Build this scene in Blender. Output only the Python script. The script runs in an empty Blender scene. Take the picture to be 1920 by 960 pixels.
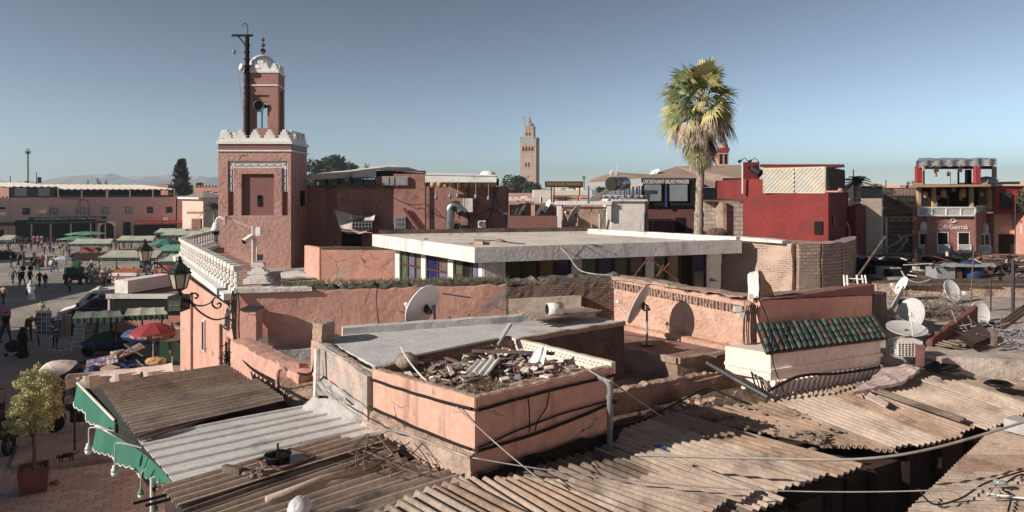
import bpy, math, random
from mathutils import Vector, Matrix, noise, Euler
random.seed(7)
FL=1280.0; H=9.0; YH=358.0
R=random.Random(11)
V=Vector
def g(px,py,z):
    D=FL*(H-z)/(py-YH); return V(((px-960)*D/FL,D,z))
def w(px,py,D): return V(((px-960)*D/FL,D,H-(py-YH)*D/FL))
sc=bpy.context.scene; COL=sc.collection
# ---------------------------------------------------------------- materials
DESAT=.67
def lin(h):
    r=[((h>>s)&255)/255 for s in (16,8,0)]
    c=[x/12.92 if x<=.04045 else ((x+.055)/1.055)**2.4 for x in r]; y=.3*c[0]+.6*c[1]+.1*c[2]
    k=1+.16*min(1,max(0,(y-.08)*8))
    return [min(.86,(y+(x-y)*DESAT)*k) for x in c]+[1]
MC={}
def mat(name,c1,c2=None,s=2.5,rough=.88,bump=.35,bs=30,stain=None,st=.5,ss=.7,metal=0,streak=0,bd=.03,alpha=1,trans=0,spec=.3,emit=None,fine=.25,patch=None,crack=0):
    if name in MC: return MC[name]
    m=bpy.data.materials.new(name); MC[name]=m; m.use_nodes=True
    n=m.node_tree.nodes; l=m.node_tree.links; b=n['Principled BSDF']
    b.inputs['Roughness'].default_value=rough; b.inputs['Metallic'].default_value=metal
    b.inputs['Specular IOR Level'].default_value=spec
    b.inputs['Alpha'].default_value=alpha; b.inputs['Transmission Weight'].default_value=trans
    if c2 is None: c2=c1
    tc=n.new('ShaderNodeTexCoord')
    def nz(scale,det=5,vec=None,ro=.6):
        t=n.new('ShaderNodeTexNoise'); t.inputs['Scale'].default_value=scale; t.inputs['Detail'].default_value=det; t.inputs['Roughness'].default_value=ro
        l.new(vec or tc.outputs['Object'],t.inputs['Vector']); return t.outputs['Fac']
    def ramp(inp,a,bb):
        r=n.new('ShaderNodeMapRange'); r.inputs[1].default_value=a; r.inputs[2].default_value=bb; l.new(inp,r.inputs[0]); return r.outputs[0]
    def mix(f,a,bb,mode='MIX'):
        x=n.new('ShaderNodeMix'); x.data_type='RGBA'; x.blend_type=mode
        for i,v in ((0,f),(6,a),(7,bb)):
            if hasattr(v,'default_value') or hasattr(v,'is_linked'): l.new(v,x.inputs[i])
            else: x.inputs[i].default_value=v
        return x.outputs[2]
    col=mix(ramp(nz(s),.35,.65),lin(c1),lin(c2))
    if fine: 
        f=ramp(nz(s*9,3),.3,.7)
        col=mix(fine,col,mix(f,[.45,.42,.4,1],[1.35,1.35,1.35,1]),'MULTIPLY')
    if stain is not None:
        mp=n.new('ShaderNodeMapping'); l.new(tc.outputs['Object'],mp.inputs['Vector'])
        if streak: mp.inputs['Scale'].default_value=(3,3,.35)
        f=ramp(nz(ss,6,mp.outputs['Vector'],.7),.62-st*.25,.72-st*.1)
        col=mix(f,col,lin(stain))
    if patch is not None:
        col=mix(ramp(nz(.75,7,None,.62),.615,.63),col,mix(ramp(nz(4),.3,.7),lin(patch),[x*.75 for x in lin(patch)]))
    if crack:
        vo=n.new('ShaderNodeTexVoronoi'); vo.feature='DISTANCE_TO_EDGE'; vo.inputs['Scale'].default_value=.9
        ns=n.new('ShaderNodeTexNoise'); ns.inputs['Scale'].default_value=3; ns.inputs['Detail'].default_value=6; l.new(tc.outputs['Object'],ns.inputs['Vector'])
        vm=n.new('ShaderNodeVectorMath'); vm.operation='MULTIPLY_ADD'; vm.inputs[1].default_value=(.35,.35,.35); l.new(ns.outputs['Color'],vm.inputs[0]); l.new(tc.outputs['Object'],vm.inputs[2]); l.new(vm.outputs[0],vo.inputs['Vector'])
        ml=n.new('ShaderNodeMath'); ml.operation='MULTIPLY'; l.new(ramp(vo.outputs['Distance'],.011*crack,.004),ml.inputs[0]); l.new(ramp(nz(.6,2),.48,.56),ml.inputs[1])
        col=mix(ml.outputs[0],col,lin(0x5e463a))
    l.new(col,b.inputs['Base Color'])
    if bump:
        bp=n.new('ShaderNodeBump'); bp.inputs['Strength'].default_value=bump; bp.inputs['Distance'].default_value=bd
        l.new(nz(bs,4),bp.inputs['Height']); l.new(bp.outputs['Normal'],b.inputs['Normal'])
    if emit: b.inputs['Emission Color'].default_value=lin(emit); b.inputs['Emission Strength'].default_value=1
    return m
def brick(name,c1,c2,mortar,ang,bw=.4,bh=.2,msz=.012,stain=None,st=.4):
    if name in MC: return MC[name]
    m=bpy.data.materials.new(name); MC[name]=m; m.use_nodes=True
    n=m.node_tree.nodes; l=m.node_tree.links; b=n['Principled BSDF']; b.inputs['Roughness'].default_value=.92
    tc=n.new('ShaderNodeTexCoord'); mp=n.new('ShaderNodeMapping'); mp.vector_type='POINT'
    l.new(tc.outputs['Object'],mp.inputs['Vector']); mp.inputs['Rotation'].default_value=(0,0,-ang)
    sp=n.new('ShaderNodeSeparateXYZ'); l.new(mp.outputs[0],sp.inputs[0]); cb=n.new('ShaderNodeCombineXYZ')
    l.new(sp.outputs[0],cb.inputs[0]); l.new(sp.outputs[2],cb.inputs[1])
    no=n.new('ShaderNodeTexNoise'); no.inputs['Scale'].default_value=3; l.new(tc.outputs['Object'],no.inputs['Vector'])
    ad=n.new('ShaderNodeMix'); ad.data_type='VECTOR'; ad.inputs[0].default_value=.05; l.new(cb.outputs[0],ad.inputs[4]); l.new(no.outputs['Color'],ad.inputs[5])
    t=n.new('ShaderNodeTexBrick'); l.new(ad.outputs[1],t.inputs['Vector']); t.inputs['Scale'].default_value=1
    t.inputs['Brick Width'].default_value=bw; t.inputs['Row Height'].default_value=bh; t.inputs['Mortar Size'].default_value=msz
    t.inputs['Color1'].default_value=lin(c1); t.inputs['Color2'].default_value=lin(c2); t.inputs['Mortar'].default_value=lin(mortar)
    n2=n.new('ShaderNodeTexNoise'); n2.inputs['Scale'].default_value=1.1; n2.inputs['Detail'].default_value=7; l.new(tc.outputs['Object'],n2.inputs['Vector'])
    col=t.outputs['Color']
    if stain is not None:
        r=n.new('ShaderNodeMapRange'); r.inputs[1].default_value=.62-st*.25; r.inputs[2].default_value=.7-st*.1; l.new(n2.outputs['Fac'],r.inputs[0])
        x=n.new('ShaderNodeMix'); x.data_type='RGBA'; l.new(r.outputs[0],x.inputs[0]); l.new(col,x.inputs[6]); x.inputs[7].default_value=lin(stain); col=x.outputs[2]
    l.new(col,b.inputs['Base Color'])
    bp=n.new('ShaderNodeBump'); bp.inputs['Strength'].default_value=.8; bp.inputs['Distance'].default_value=.02; bp.invert=True
    l.new(t.outputs['Fac'],bp.inputs['Height']); b2=n.new('ShaderNodeBump'); b2.inputs['Strength'].default_value=.5; b2.inputs['Distance'].default_value=.03
    n3=n.new('ShaderNodeTexNoise'); n3.inputs['Scale'].default_value=25; l.new(tc.outputs['Object'],n3.inputs['Vector'])
    l.new(n3.outputs['Fac'],b2.inputs['Height']); l.new(bp.outputs[0],b2.inputs['Normal']); l.new(b2.outputs[0],b.inputs['Normal'])
    return m
# ---------------------------------------------------------------- mesh builder
BASE={}
class MB:
    def __init__(s): s.v=[]; s.f=[]; s.m=[]
    def add(s,vs,fs,mi=0):
        o=len(s.v); s.v+=[V(x) for x in vs]; s.f+=[tuple(o+i for i in f) for f in fs]; s.m+=[mi]*len(fs); return s
    def boxm(s,M,sz,mi=0):
        x,y,z=[a/2 for a in sz]
        vs=[M@V((a*x,b*y,c*z)) for c in (-1,1) for b in (-1,1) for a in (-1,1)]
        return s.add(vs,[(0,2,3,1),(4,5,7,6),(0,1,5,4),(2,6,7,3),(0,4,6,2),(1,3,7,5)],mi)
    def box(s,c,sz,rz=0,mi=0,rx=0,ry=0):
        return s.boxm(Matrix.Translation(c)@Euler((rx,ry,rz)).to_matrix().to_4x4(),sz,mi)
    def fb(s,x0,y0,x1,y1,D,dep,mi=0):   # frontal block, its front face at depth D
        a=w(x0,y1,D); b=w(x1,y0,D)
        return s.box(((a.x+b.x)/2,D+dep/2,(a.z+b.z)/2),(abs(b.x-a.x),abs(dep),abs(b.z-a.z)),0,mi)
    def seg(s,a,b,wd,ht=None,mi=0):
        a=V(a);b=V(b);ht=ht or wd; d=b-a; L=d.length
        if L<1e-5: return s
        q=d.to_track_quat('X','Z').to_matrix().to_4x4()
        return s.boxm(Matrix.Translation((a+b)/2)@q,(L,wd,ht),mi)
    def tube(s,pts,r,n=6,mi=0):
        pts=[V(p) for p in pts]; rs=r if isinstance(r,(list,tuple)) else [r]*len(pts)
        vs=[];prev=None
        for i,p in enumerate(pts):
            d=(pts[min(i+1,len(pts)-1)]-pts[max(i-1,0)]).normalized()
            up=V((0,0,1)) if abs(d.z)<.95 else V((0,1,0))
            if prev is None: a=d.cross(up).normalized()
            else: a=(prev-d*prev.dot(d)).normalized()
            prev=a; b=d.cross(a)
            for k in range(n):
                t=2*math.pi*k/n; vs.append(p+(a*math.cos(t)+b*math.sin(t))*rs[i])
        fs=[]
        for i in range(len(pts)-1):
            for k in range(n): fs.append((i*n+k,i*n+(k+1)%n,(i+1)*n+(k+1)%n,(i+1)*n+k))
        fs.append(tuple(range(n))[::-1]); fs.append(tuple(range((len(pts)-1)*n,len(pts)*n)))
        return s.add(vs,fs,mi)
    def lathe(s,prof,c=(0,0,0),n=12,M=None,mi=0,sx=1,sy=1):
        c=V(c); vs=[]
        for r,z in prof:
            for k in range(n):
                t=2*math.pi*(k+.5)/n; p=V((r*math.cos(t)*sx,r*math.sin(t)*sy,z)); vs.append(c+(M@p if M else p))
        fs=[]
        for i in range(len(prof)-1):
            for k in range(n): fs.append((i*n+k,i*n+(k+1)%n,(i+1)*n+(k+1)%n,(i+1)*n+k))
        fs.append(tuple(range(n))[::-1]); fs.append(tuple(range((len(prof)-1)*n,len(prof)*n)))
        return s.add(vs,fs,mi)
    def ball(s,c,r,n=10,m=6,j=0,mi=0):
        if not hasattr(r,'__len__'): r=(r,r,r)
        c=V(c); vs=[]
        for i in range(m+1):
            a=math.pi*i/m
            for k in range(n):
                t=2*math.pi*k/n; q=1+j*R.uniform(-1,1)
                vs.append(c+V((r[0]*math.sin(a)*math.cos(t)*q,r[1]*math.sin(a)*math.sin(t)*q,-r[2]*math.cos(a)*q)))
        fs=[(i*n+k,i*n+(k+1)%n,(i+1)*n+(k+1)%n,(i+1)*n+k) for i in range(m) for k in range(n)]
        return s.add(vs,fs,mi)
    def prism(s,poly,z0,z1,mi=0):
        n=len(poly); zz=z1 if hasattr(z1,'__len__') else [z1]*n
        vs=[V((p[0],p[1],z0)) for p in poly]+[V((p[0],p[1],zz[i])) for i,p in enumerate(poly)]
        return s.add(vs,[tuple(range(n))[::-1],tuple(range(n,2*n))]+[(i,(i+1)%n,n+(i+1)%n,n+i) for i in range(n)],mi)
    def slab(s,pts,th,mi=0):     # polygon in space, thickened downwards
        n=len(pts); vs=[V(p) for p in pts]+[V(p)-V((0,0,th)) for p in pts]
        return s.add(vs,[tuple(range(n)),tuple(range(n,2*n))[::-1]]+[(i,n+i,n+(i+1)%n,(i+1)%n) for i in range(n)],mi)
    def sheet(s,a,b,c,d,th=.02,nu=1,nv=1,fn=None,mi=0):  # bilinear sheet a-b-c-d with thickness and a displacement function
        a,b,c,d=map(V,(a,b,c,d)); nrm=(b-a).cross(d-a).normalized()
        if nrm.z<0: nrm=-nrm
        vs=[]
        for side in (0,1):
            for i in range(nu+1):
                for k in range(nv+1):
                    u=i/nu;t=k/nv; p=a*(1-u)*(1-t)+b*u*(1-t)+c*u*t+d*(1-u)*t
                    if fn: p=p+fn(u,t,p)
                    vs.append(p-nrm*th*side)
        q=nv+1;o=(nu+1)*q; fs=[]
        for i in range(nu):
            for k in range(nv):
                A=i*q+k; fs.append((A,A+q,A+q+1,A+1)); fs.append((o+A,o+A+1,o+A+q+1,o+A+q))
        for i in range(nu):
            A=i*q; fs.append((A,o+A,o+A+q,A+q)); A=i*q+nv; fs.append((A,A+q,o+A+q,o+A))
        for k in range(nv):
            fs.append((k,k+1,o+k+1,o+k)); A=nu*q+k; fs.append((A,o+A,o+A+1,A+1))
        return s.add(vs,fs,mi)
    def corr(s,a,b,c,d,pitch=.177,amp=.026,th=.008,nu=5,seed=0,trap=False,mi=0):  # ridges run a->b
        L=((V(d)-V(a)).length+(V(c)-V(b)).length)/2; k=max(1,L/pitch); ph=seed*.7
        if trap:
            def pr(x):
                x=x%1; 
                return amp if x<.12 else (0 if x>.2 and x<.92 else amp*(1-(x-.12)/.08) if x<=.2 else amp*(x-.92)/.08)
        else: pr=lambda x: amp*math.sin(2*math.pi*x)
        def fn(u,t,p):
            return V((0,0,pr(t*k)+.007*noise.noise(V((p.x*1.3,p.y*1.3,seed)))+.006*noise.noise(V((p.x*6,p.y*6,seed)))))
        return s.sheet(a,b,c,d,th,nu,int(k*(16 if trap else 7)),fn,mi)
    def rwall(s,p0,p1,th,z0,z1,seg=.18,j=.02,top=.02,mi=0,off=0):
        p0=V((p0[0],p0[1],0));p1=V((p1[0],p1[1],0)); d=p1-p0; L=d.length; d/=L; nn=V((d.y,-d.x,0))
        za,zb=z1 if hasattr(z1,'__len__') else (z1,z1)
        nu=max(1,int(L/seg)); nv=max(1,int((max(za,zb)-z0)/seg)); vs=[]
        for i in range(nu+1):
            u=i/nu; P=p0+d*L*u; zt=za+(zb-za)*u+top*(noise.noise(P*2.3)+.7*noise.noise(P*9)+.5*R.uniform(-1,1))
            ring=[]
            for k in range(nv+1): ring.append(P+nn*(th/2)+V((0,0,z0+(zt-z0)*k/nv)))
            ring.append(P+V((0,0,zt+top*.5)))
            for k in range(nv,-1,-1): ring.append(P-nn*(th/2)+V((0,0,z0+(zt-z0)*k/nv)))
            for q in ring:
                e=noise.noise_vector(q*2.0)*j+noise.noise_vector(q*9)*j*.5; vs.append(q+V((e.x,e.y,e.z*.5)))
        m=2*nv+3; fs=[(i*m+k,(i+1)*m+k,(i+1)*m+(k+1)%m,i*m+(k+1)%m) for i in range(nu) for k in range(m)]
        fs.append(tuple(range(m))[::-1]); fs.append(tuple(range(nu*m,nu*m+m)))
        return s.add(vs,fs,mi)
    def rprism(s,poly,z0,z1,seg=.2,j=.02,mi=0):
        P=[V((p[0],p[1],0)) for p in poly]; ring=[]
        zz=z1 if hasattr(z1,'__len__') else [z1]*len(P)
        for i,a in enumerate(P):
            b=P[(i+1)%len(P)]; k=max(1,int((b-a).length/seg))
            for q in range(k): ring.append((a.lerp(b,q/k),zz[i]+(zz[(i+1)%len(P)]-zz[i])*q/k))
        nv=max(1,int((max(zz)-z0)/seg)); n=len(ring); vs=[]
        for k in range(nv+1):
            for q,zt in ring:
                p=V((q.x,q.y,z0+(zt-z0)*k/nv)); e=noise.noise_vector(p*2)*j+noise.noise_vector(p*8)*j*.5
                vs.append(p+V((e.x,e.y,e.z*(.6 if k==nv else 0))))
        fs=[(k*n+i,k*n+(i+1)%n,(k+1)*n+(i+1)%n,(k+1)*n+i) for k in range(nv) for i in range(n)]
        fs.append(tuple(range(nv*n,nv*n+n))); fs.append(tuple(range(n))[::-1])
        return s.add(vs,fs,mi)
    def leaves(s,c,r,n,sz,mi=0,hollow=.55,flat=0):
        c=V(c)
        for _ in range(n):
            d=V((R.gauss(0,1),R.gauss(0,1),R.gauss(0,1))).normalized(); q=(hollow+(1-hollow)*R.random()**.6)
            p=c+V((d.x*r[0]*q,d.y*r[1]*q,d.z*r[2]*q)); z=sz*R.uniform(.6,1.3)
            a=V((R.gauss(0,1),R.gauss(0,1),R.gauss(0,.7))).normalized(); b=a.cross(V((R.gauss(0,1),R.gauss(0,1),R.gauss(0,1)))).normalized()
            s.add([p-a*z*.5,p+b*z*.28,p+a*z*.6,p-b*z*.28],[(0,1,2,3)],mi)
        return s
    def build(s,name,mats,parent=None,smooth=False,label=None,kind=None):
        if not isinstance(mats,(list,tuple)): mats=[mats]
        off=BASE.get(parent.name,V((0,0,0))) if parent else V((0,0,0))
        me=bpy.data.meshes.new(name); me.from_pydata([tuple(v-off) for v in s.v],[],s.f)
        for m in mats: me.materials.append(m)
        if len(mats)>1: me.polygons.foreach_set('material_index',s.m)
        if smooth: me.polygons.foreach_set('use_smooth',[True]*len(s.f))
        me.update()
        o=bpy.data.objects.new(name,me); COL.objects.link(o)
        if parent: o.parent=parent; BASE[o.name]=off
        if label: o['label']=label
        if kind: o['kind']=kind
        return o
def tag(o,label,cat,group=None,kind=None):
    o['label']=label; o['category']=cat
    if group: o['group']=group
    if kind: o['kind']=kind
    return o
def thing(name,loc,label,cat,group=None):
    o=bpy.data.objects.new(name,None); COL.objects.link(o); o.location=V(loc); o.empty_display_size=.2
    BASE[o.name]=V(loc); tag(o,label,cat,group); return o
def solo(name,mb,m,label,cat,group=None,smooth=False,kind=None):
    # the origin goes to the base of the thing
    xs=[v.x for v in mb.v];ys=[v.y for v in mb.v];zs=[v.z for v in mb.v]
    c=V(((min(xs)+max(xs))/2,(min(ys)+max(ys))/2,min(zs))); mb.v=[v-c for v in mb.v]
    o=mb.build(name,m,None,smooth); o.location=c; return tag(o,label,cat,group,kind)
def struct(name,mb,m,smooth=False):
    o=mb.build(name,m,None,smooth); o['kind']='structure'; return o
def clone(o,loc,rz=0,label=None,sc_=1,parent=None,group=None):
    c=o.copy(); COL.objects.link(c)
    if parent is None:
        c.location=V(loc); c.rotation_euler=(0,0,rz); c.scale=(sc_,)*3
        if label: c['label']=label
        if group: c['group']=group
    else: c.parent=parent
    for ch in [x for x in KIDS.get(o.name,[])]:
        d=clone(ch,None,parent=c)
    return c
KIDS={}
def index(o):
    ks=[x for x in bpy.data.objects if x.parent==o]
    KIDS[o.name]=ks
    for k in ks: index(k)
def flat(pl,z=0): return [(p.x,p.y) for p in pl]
def spline(pts,n=8):
    pts=[V(p) for p in pts]; out=[]
    P=[pts[0]]+pts+[pts[-1]]
    for i in range(1,len(P)-2):
        a,b,c,d=P[i-1:i+3]
        for k in range(n):
            t=k/n; out.append(.5*((2*b)+(c-a)*t+(2*a-5*b+4*c-d)*t*t+(3*b-a-3*c+d)*t**3))
    out.append(pts[-1]); return out
def sag(a,b,dr,n=14): 
    a=V(a);b=V(b); return [a.lerp(b,i/n)-V((0,0,dr*4*(i/n)*(1-i/n))) for i in range(n+1)]
def text(s,px,py,D,hpx,m,parent,name='lettering',dep=.01,wpx=None,rz=0,loc=None,hm=None,wm=None,label=None,font=None):
    cu=bpy.data.curves.new(name,'FONT'); cu.body=s; cu.extrude=.02; cu.align_x='CENTER'; cu.align_y='CENTER'; cu.resolution_u=3
    if font: cu.font=font
    tmp=bpy.data.objects.new('tmp',cu); COL.objects.link(tmp)
    dg=bpy.context.evaluated_depsgraph_get(); me=bpy.data.meshes.new_from_object(tmp.evaluated_get(dg))
    bpy.data.objects.remove(tmp)
    if not me.vertices: return None
    xs=[v.co.x for v in me.vertices]; ys=[v.co.y for v in me.vertices]
    W=max(xs)-min(xs); Hh=max(ys)-min(ys); cx=(max(xs)+min(xs))/2; cy=(max(ys)+min(ys))/2
    hm=hm or hpx*D/FL; kx=ky=hm/Hh
    if wpx: wm=wpx*D/FL
    if wm: kx=wm/W
    c=V(loc) if loc is not None else w(px,py,D)
    mb=MB(); ca,sa=math.cos(rz),math.sin(rz)
    vs=[]
    for v in me.vertices:
        x=(v.co.x-cx)*kx; z=(v.co.y-cy)*ky; y=-v.co.z*dep/.02
        vs.append(c+V((x*ca-y*sa,x*sa+y*ca,z)))
    mb.add(vs,[tuple(p.vertices) for p in me.polygons])
    return mb.build(name,m,parent,label=label)
_AR={'ا':(0xFE8D,2),'ب':(0xFE8F,4),'ة':(0xFE93,2),'ت':(0xFE95,4),'ج':(0xFE9D,4),'ح':(0xFEA1,4),'د':(0xFEA9,2),'ر':(0xFEAD,2),'س':(0xFEB1,4),'ش':(0xFEB5,4),'ص':(0xFEB9,4),'ط':(0xFEC1,4),'ع':(0xFEC9,4),'ف':(0xFED1,4),'ق':(0xFED5,4),'ك':(0xFED9,4),'ل':(0xFEDD,4),'م':(0xFEE1,4),'ن':(0xFEE5,4),'ه':(0xFEE9,4),'و':(0xFEED,2),'ى':(0xFEEF,2),'ي':(0xFEF1,4)}
_text=text
def text(s,*a,**k):     # Arabic letters are joined here and written right to left
    if any(ch in _AR for ch in s):
        out=[]
        for word in s.split(' '):
            o=''
            for i,ch in enumerate(word):
                c,nf=_AR[ch]; prev=i>0 and _AR[word[i-1]][1]==4; nxt=i<len(word)-1
                f=(3 if prev and nxt and nf==4 else 1 if prev else 2 if nxt and nf==4 else 0); o+=chr(c+f)
            out.append(o[::-1])
        s=' '.join(out[::-1])
    return _text(s,*a,**k)
# ---------------------------------------------------------------- camera, light, air
cam=bpy.data.objects.new('camera',bpy.data.cameras.new('camera')); COL.objects.link(cam)
cam.location=(0,0,H); cam.rotation_euler=(math.pi/2,0,0); cam.data.sensor_width=36; cam.data.lens=24
cam.data.shift_y=-(480-YH)/1920; cam.data.clip_end=40000; cam.data.clip_start=.1; sc.camera=cam
sc.view_settings.view_transform='Standard'; sc.view_settings.look='None'; sc.view_settings.gamma=1; sc.view_settings.use_curve_mapping=False
sc.view_settings.exposure=1.55
SEL=math.radians(24); SAZ=math.radians(26)   # sun stands to the left (-X), a little behind the camera
sd=V((-math.cos(SEL)*math.cos(SAZ),-math.cos(SEL)*math.sin(SAZ),math.sin(SEL)))
wd=bpy.data.worlds.new("World"); sc.world=wd; wd.use_nodes=True
n=wd.node_tree.nodes; l=wd.node_tree.links; bg=n['Background']; bg.inputs['Strength'].default_value=.12
sk=n.new('ShaderNodeTexSky'); sk.sky_type='NISHITA'; sk.sun_disc=False; sk.sun_elevation=SEL; sk.altitude=3000
sk.sun_rotation=math.atan2(sd.x,sd.y); sk.air_density=1.0; sk.dust_density=.8; sk.ozone_density=2.5
hs=n.new('ShaderNodeHueSaturation'); hs.inputs['Saturation'].default_value=.58; hs.inputs['Value'].default_value=.061; hs.inputs['Hue'].default_value=.478; gm=n.new('ShaderNodeGamma'); gm.inputs[1].default_value=1.85
l.new(sk.outputs[0],gm.inputs[0]); l.new(gm.outputs[0],hs.inputs['Color']); l.new(hs.outputs[0],bg.inputs['Color'])
sn=bpy.data.objects.new('sun',bpy.data.lights.new('sun','SUN')); COL.objects.link(sn)
sn.data.energy=2.1; sn.data.angle=math.radians(.5); sn.data.color=(1,.92,.82); sn.rotation_euler=(-sd).to_track_quat('-Z','Y').to_euler()
sn.location=(-60,0,60)
# ---------------------------------------------------------------- palette
M_pave=mat('plaza_paving',0x8f8379,0x7d736b,s=.35,bump=.4,bs=9,stain=0x6f655d,st=.45,ss=.12,fine=.3)
M_far=mat('dusty_ground',0x8d7866,0x6f6252,s=.01,bump=0)
M_pink=mat('pink_render',0xd09278,0xc48468,s=.8,stain=0xb0846c,st=.2,ss=.9,bump=.35,bs=14,patch=0xb59a86,crack=1)
M_pinks=mat('pink_render_stained',0xcf9578,0xc78a6c,s=.9,stain=0x8f6450,st=.35,ss=.7,streak=1,bump=.3,bs=14,patch=0xb59a88,crack=.7)
M_salmon=mat('salmon_render',0xc88468,0xbb765c,s=.8,stain=0xa1745c,st=.2,bump=.3,bs=12,patch=0xae8e7a,crack=1)
M_min=mat('minaret_render',0xbb8371,0xae7766,s=.8,bump=.9,bs=5.5,bd=.055,fine=.2,stain=0x9c6a5a,st=.25,ss=.6,streak=1,crack=.8)
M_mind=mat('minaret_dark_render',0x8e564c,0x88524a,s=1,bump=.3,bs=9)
M_white=mat('white_paint',0xdcd6cf,0xcfc8c0,s=1.5,bump=.3,bs=14,stain=0xa9a098,st=.15)
M_whited=mat('weathered_white_paint',0xd8cfc4,0xc8bdb0,s=2,bump=.5,bs=10,stain=0x9d9185,st=.35,ss=.9,streak=1)
M_brown=mat('brown_red_render',0xa2695a,0x966053,s=.7,stain=0x83493c,st=.3,ss=.5,bump=.3,bs=10,patch=0x8c5a4c,crack=1)
M_plaza=mat('plaza_facade_render',0xbc8b80,0xb28276,s=.2,stain=0x9c685c,st=.15,ss=.1,bump=.1)
M_red=mat('red_render',0x90160e,0x84130c,s=.8,stain=0x74231b,st=.4,ss=.8,bump=.7,bs=7,bd=.04,crack=1.2)
M_earth=mat('earth_plaster',0xb08e74,0x9c7860,s=2,stain=0x7b5d49,st=.5,ss=1.2,bump=.9,bs=12,bd=.05)
M_earthd=mat('dark_earth_plaster',0x765c49,0x5e4838,s=2.5,stain=0x463529,st=.5,ss=1.5,bump=1,bs=14,bd=.05)
M_cem=mat('grey_cement',0xaaa6a2,0x96918c,s=1.6,stain=0x7c756e,st=.35,ss=1.1,bump=.6,bs=18)
M_slab=mat('blue_grey_screed',0xc2bdb8,0xb4afaa,s=1.2,stain=0x8e8e90,st=.3,bump=.4,bs=24)
M_terra=mat('terracotta_floor',0x9a6e5c,0x8a6050,s=2,stain=0x6c5246,st=.4,ss=1.5,bump=.4,bs=14)
M_rub=mat('rubble_dust',0x9a8878,0x7f6d5e,s=4,stain=0x574a40,st=.5,ss=3,bump=1,bs=20)
M_corr=mat('fibre_cement',0xb59b82,0x987f6b,s=1.4,stain=0x7a6555,st=.2,ss=1.2,bump=.25,bs=40,fine=.3)
M_corrd=mat('brown_fibre_cement',0x8c7562,0x6e5a4a,s=1.8,stain=0x4f4034,st=.4,ss=1.4,bump=.25,bs=40,fine=.35)
M_metal=mat('pale_sheet_metal',0xccc5bd,0xbcb5ad,s=1.5,stain=0x8f8a85,st=.2,ss=1,bump=.05,rough=.5,spec=.4)
M_galv=mat('galvanised_steel',0x9fa3a8,0x888c90,s=4,rough=.3,metal=.9,bump=.1,bs=20)
M_grey=mat('grey_paint',0x8c8f94,0x7f8287,s=3,rough=.55,bump=.05)
M_dgrey=mat('dark_grey_steel',0x3c3c40,0x303034,s=3,rough=.5,bump=.05)
M_black=mat('black_iron',0x1c1a19,0x14120f,s=4,rough=.5,bump=.1)
M_cable=mat('black_cable',0x1a1715,0x120f0e,s=4,rough=.7,bump=0)
M_pcable=mat('pale_cable',0xa89c90,0x8d8278,s=4,rough=.7,bump=0)
M_wood=mat('weathered_wood',0x7a6453,0x5c493b,s=5,bump=.5,bs=25)
M_dwood=mat('dark_brown_wood',0x3a241c,0x2a1913,s=5,bump=.3,bs=25)
M_mast=mat('tarred_timber',0x30211a,0x1e1511,s=3,bump=.6,bs=14)
M_pine=mat('yellow_pine',0xc09058,0xa97c48,s=4,bump=.2)
M_green=mat('green_canvas',0x007a5e,0x006a50,s=1.5,rough=.7,bump=.2,bs=6,bd=.03)
M_dgreen=mat('dark_green_canvas',0x1d4337,0x16362c,s=1.5,rough=.75,bump=.3,bs=6)
M_pgreen=mat('faded_green_canvas',0xa6a98e,0x96997f,s=.8,rough=.85,bump=.3,bs=4)
M_mint=mat('mint_canvas',0x4d9a78,0x43896b,s=1,rough=.8,bump=.2,bs=5)
M_cream=mat('cream_canvas',0xd6c5b2,0xc8b5a0,s=1.2,rough=.85,bump=.4,bs=5)
M_tent=mat('beige_brown_tent',0xa8876f,0x9b7a64,s=.8,rough=.85,bump=.3,bs=4)
M_blackc=mat('black_canvas',0x242022,0x1c191b,s=1.5,rough=.7,bump=.2,bs=6)
M_redc=mat('red_canvas',0xb0121c,0xa01018,s=1.5,rough=.7,bump=.3,bs=5)
M_greyc=mat('grey_tarpaulin',0x8f9092,0x7b7c7f,s=2,rough=.7,bump=.6,bs=5)
M_blue=mat('blue_tarpaulin',0x27467f,0x1e386c,s=2,rough=.6,bump=.5,bs=6)
M_glass=mat('dark_glass',0x262b2e,0x1e2224,s=1,rough=.12,bump=0,spec=.6,fine=0)
M_bglass=mat('pale_grey_glazing',0x7d878b,0x6b7579,s=1,rough=.15,bump=0,spec=.6,fine=0)
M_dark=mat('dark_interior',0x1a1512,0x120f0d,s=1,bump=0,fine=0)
M_trunk=mat('palm_bark',0xa2907f,0x857463,s=6,stain=0x5f5046,st=.4,ss=4,bump=1,bs=12)
M_bark=mat('tree_bark',0x6b5543,0x4f3e30,s=6,bump=.6,bs=20)
M_tile=mat('green_glazed_tile',0x2c463a,0x182c26,s=5,rough=.45,stain=0x5a4a3a,st=.4,ss=4,bump=.4,bs=12,spec=.5)
M_rust=mat('rusty_steel',0x7c4228,0x5b3020,s=6,bump=.5,bs=25)
M_ply=mat('brown_sheet_steel',0x5a3c30,0x48302a,s=2,bump=.2)
M_dish=mat('grey_dish_paint',0xb9b5b0,0xaaa6a1,s=2,rough=.5,bump=.05)
M_wdish=mat('white_dish_paint',0xe2deda,0xd8d4cf,s=2,rough=.4,bump=.03)
M_rdish=mat('rusty_white_dish_paint',0xe2dad2,0xd8cfc6,s=2,rough=.5,stain=0xb06c48,st=.5,ss=2.2,bump=.03)
M_pvc=mat('grey_plastic_pipe',0x74767d,0x686a70,s=3,rough=.5,bump=.05)
M_orange=mat('orange_fruit',0xcf6f22,0xb85a1a,s=9,bump=.2)
M_gold=mat('gilded_copper',0xa9894e,0x8c7040,s=3,metal=.7,rough=.4,bump=.1)
M_asp=mat('asphalt_seal',0x1d1a18,0x121010,s=3,bump=.8,bs=15)
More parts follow.
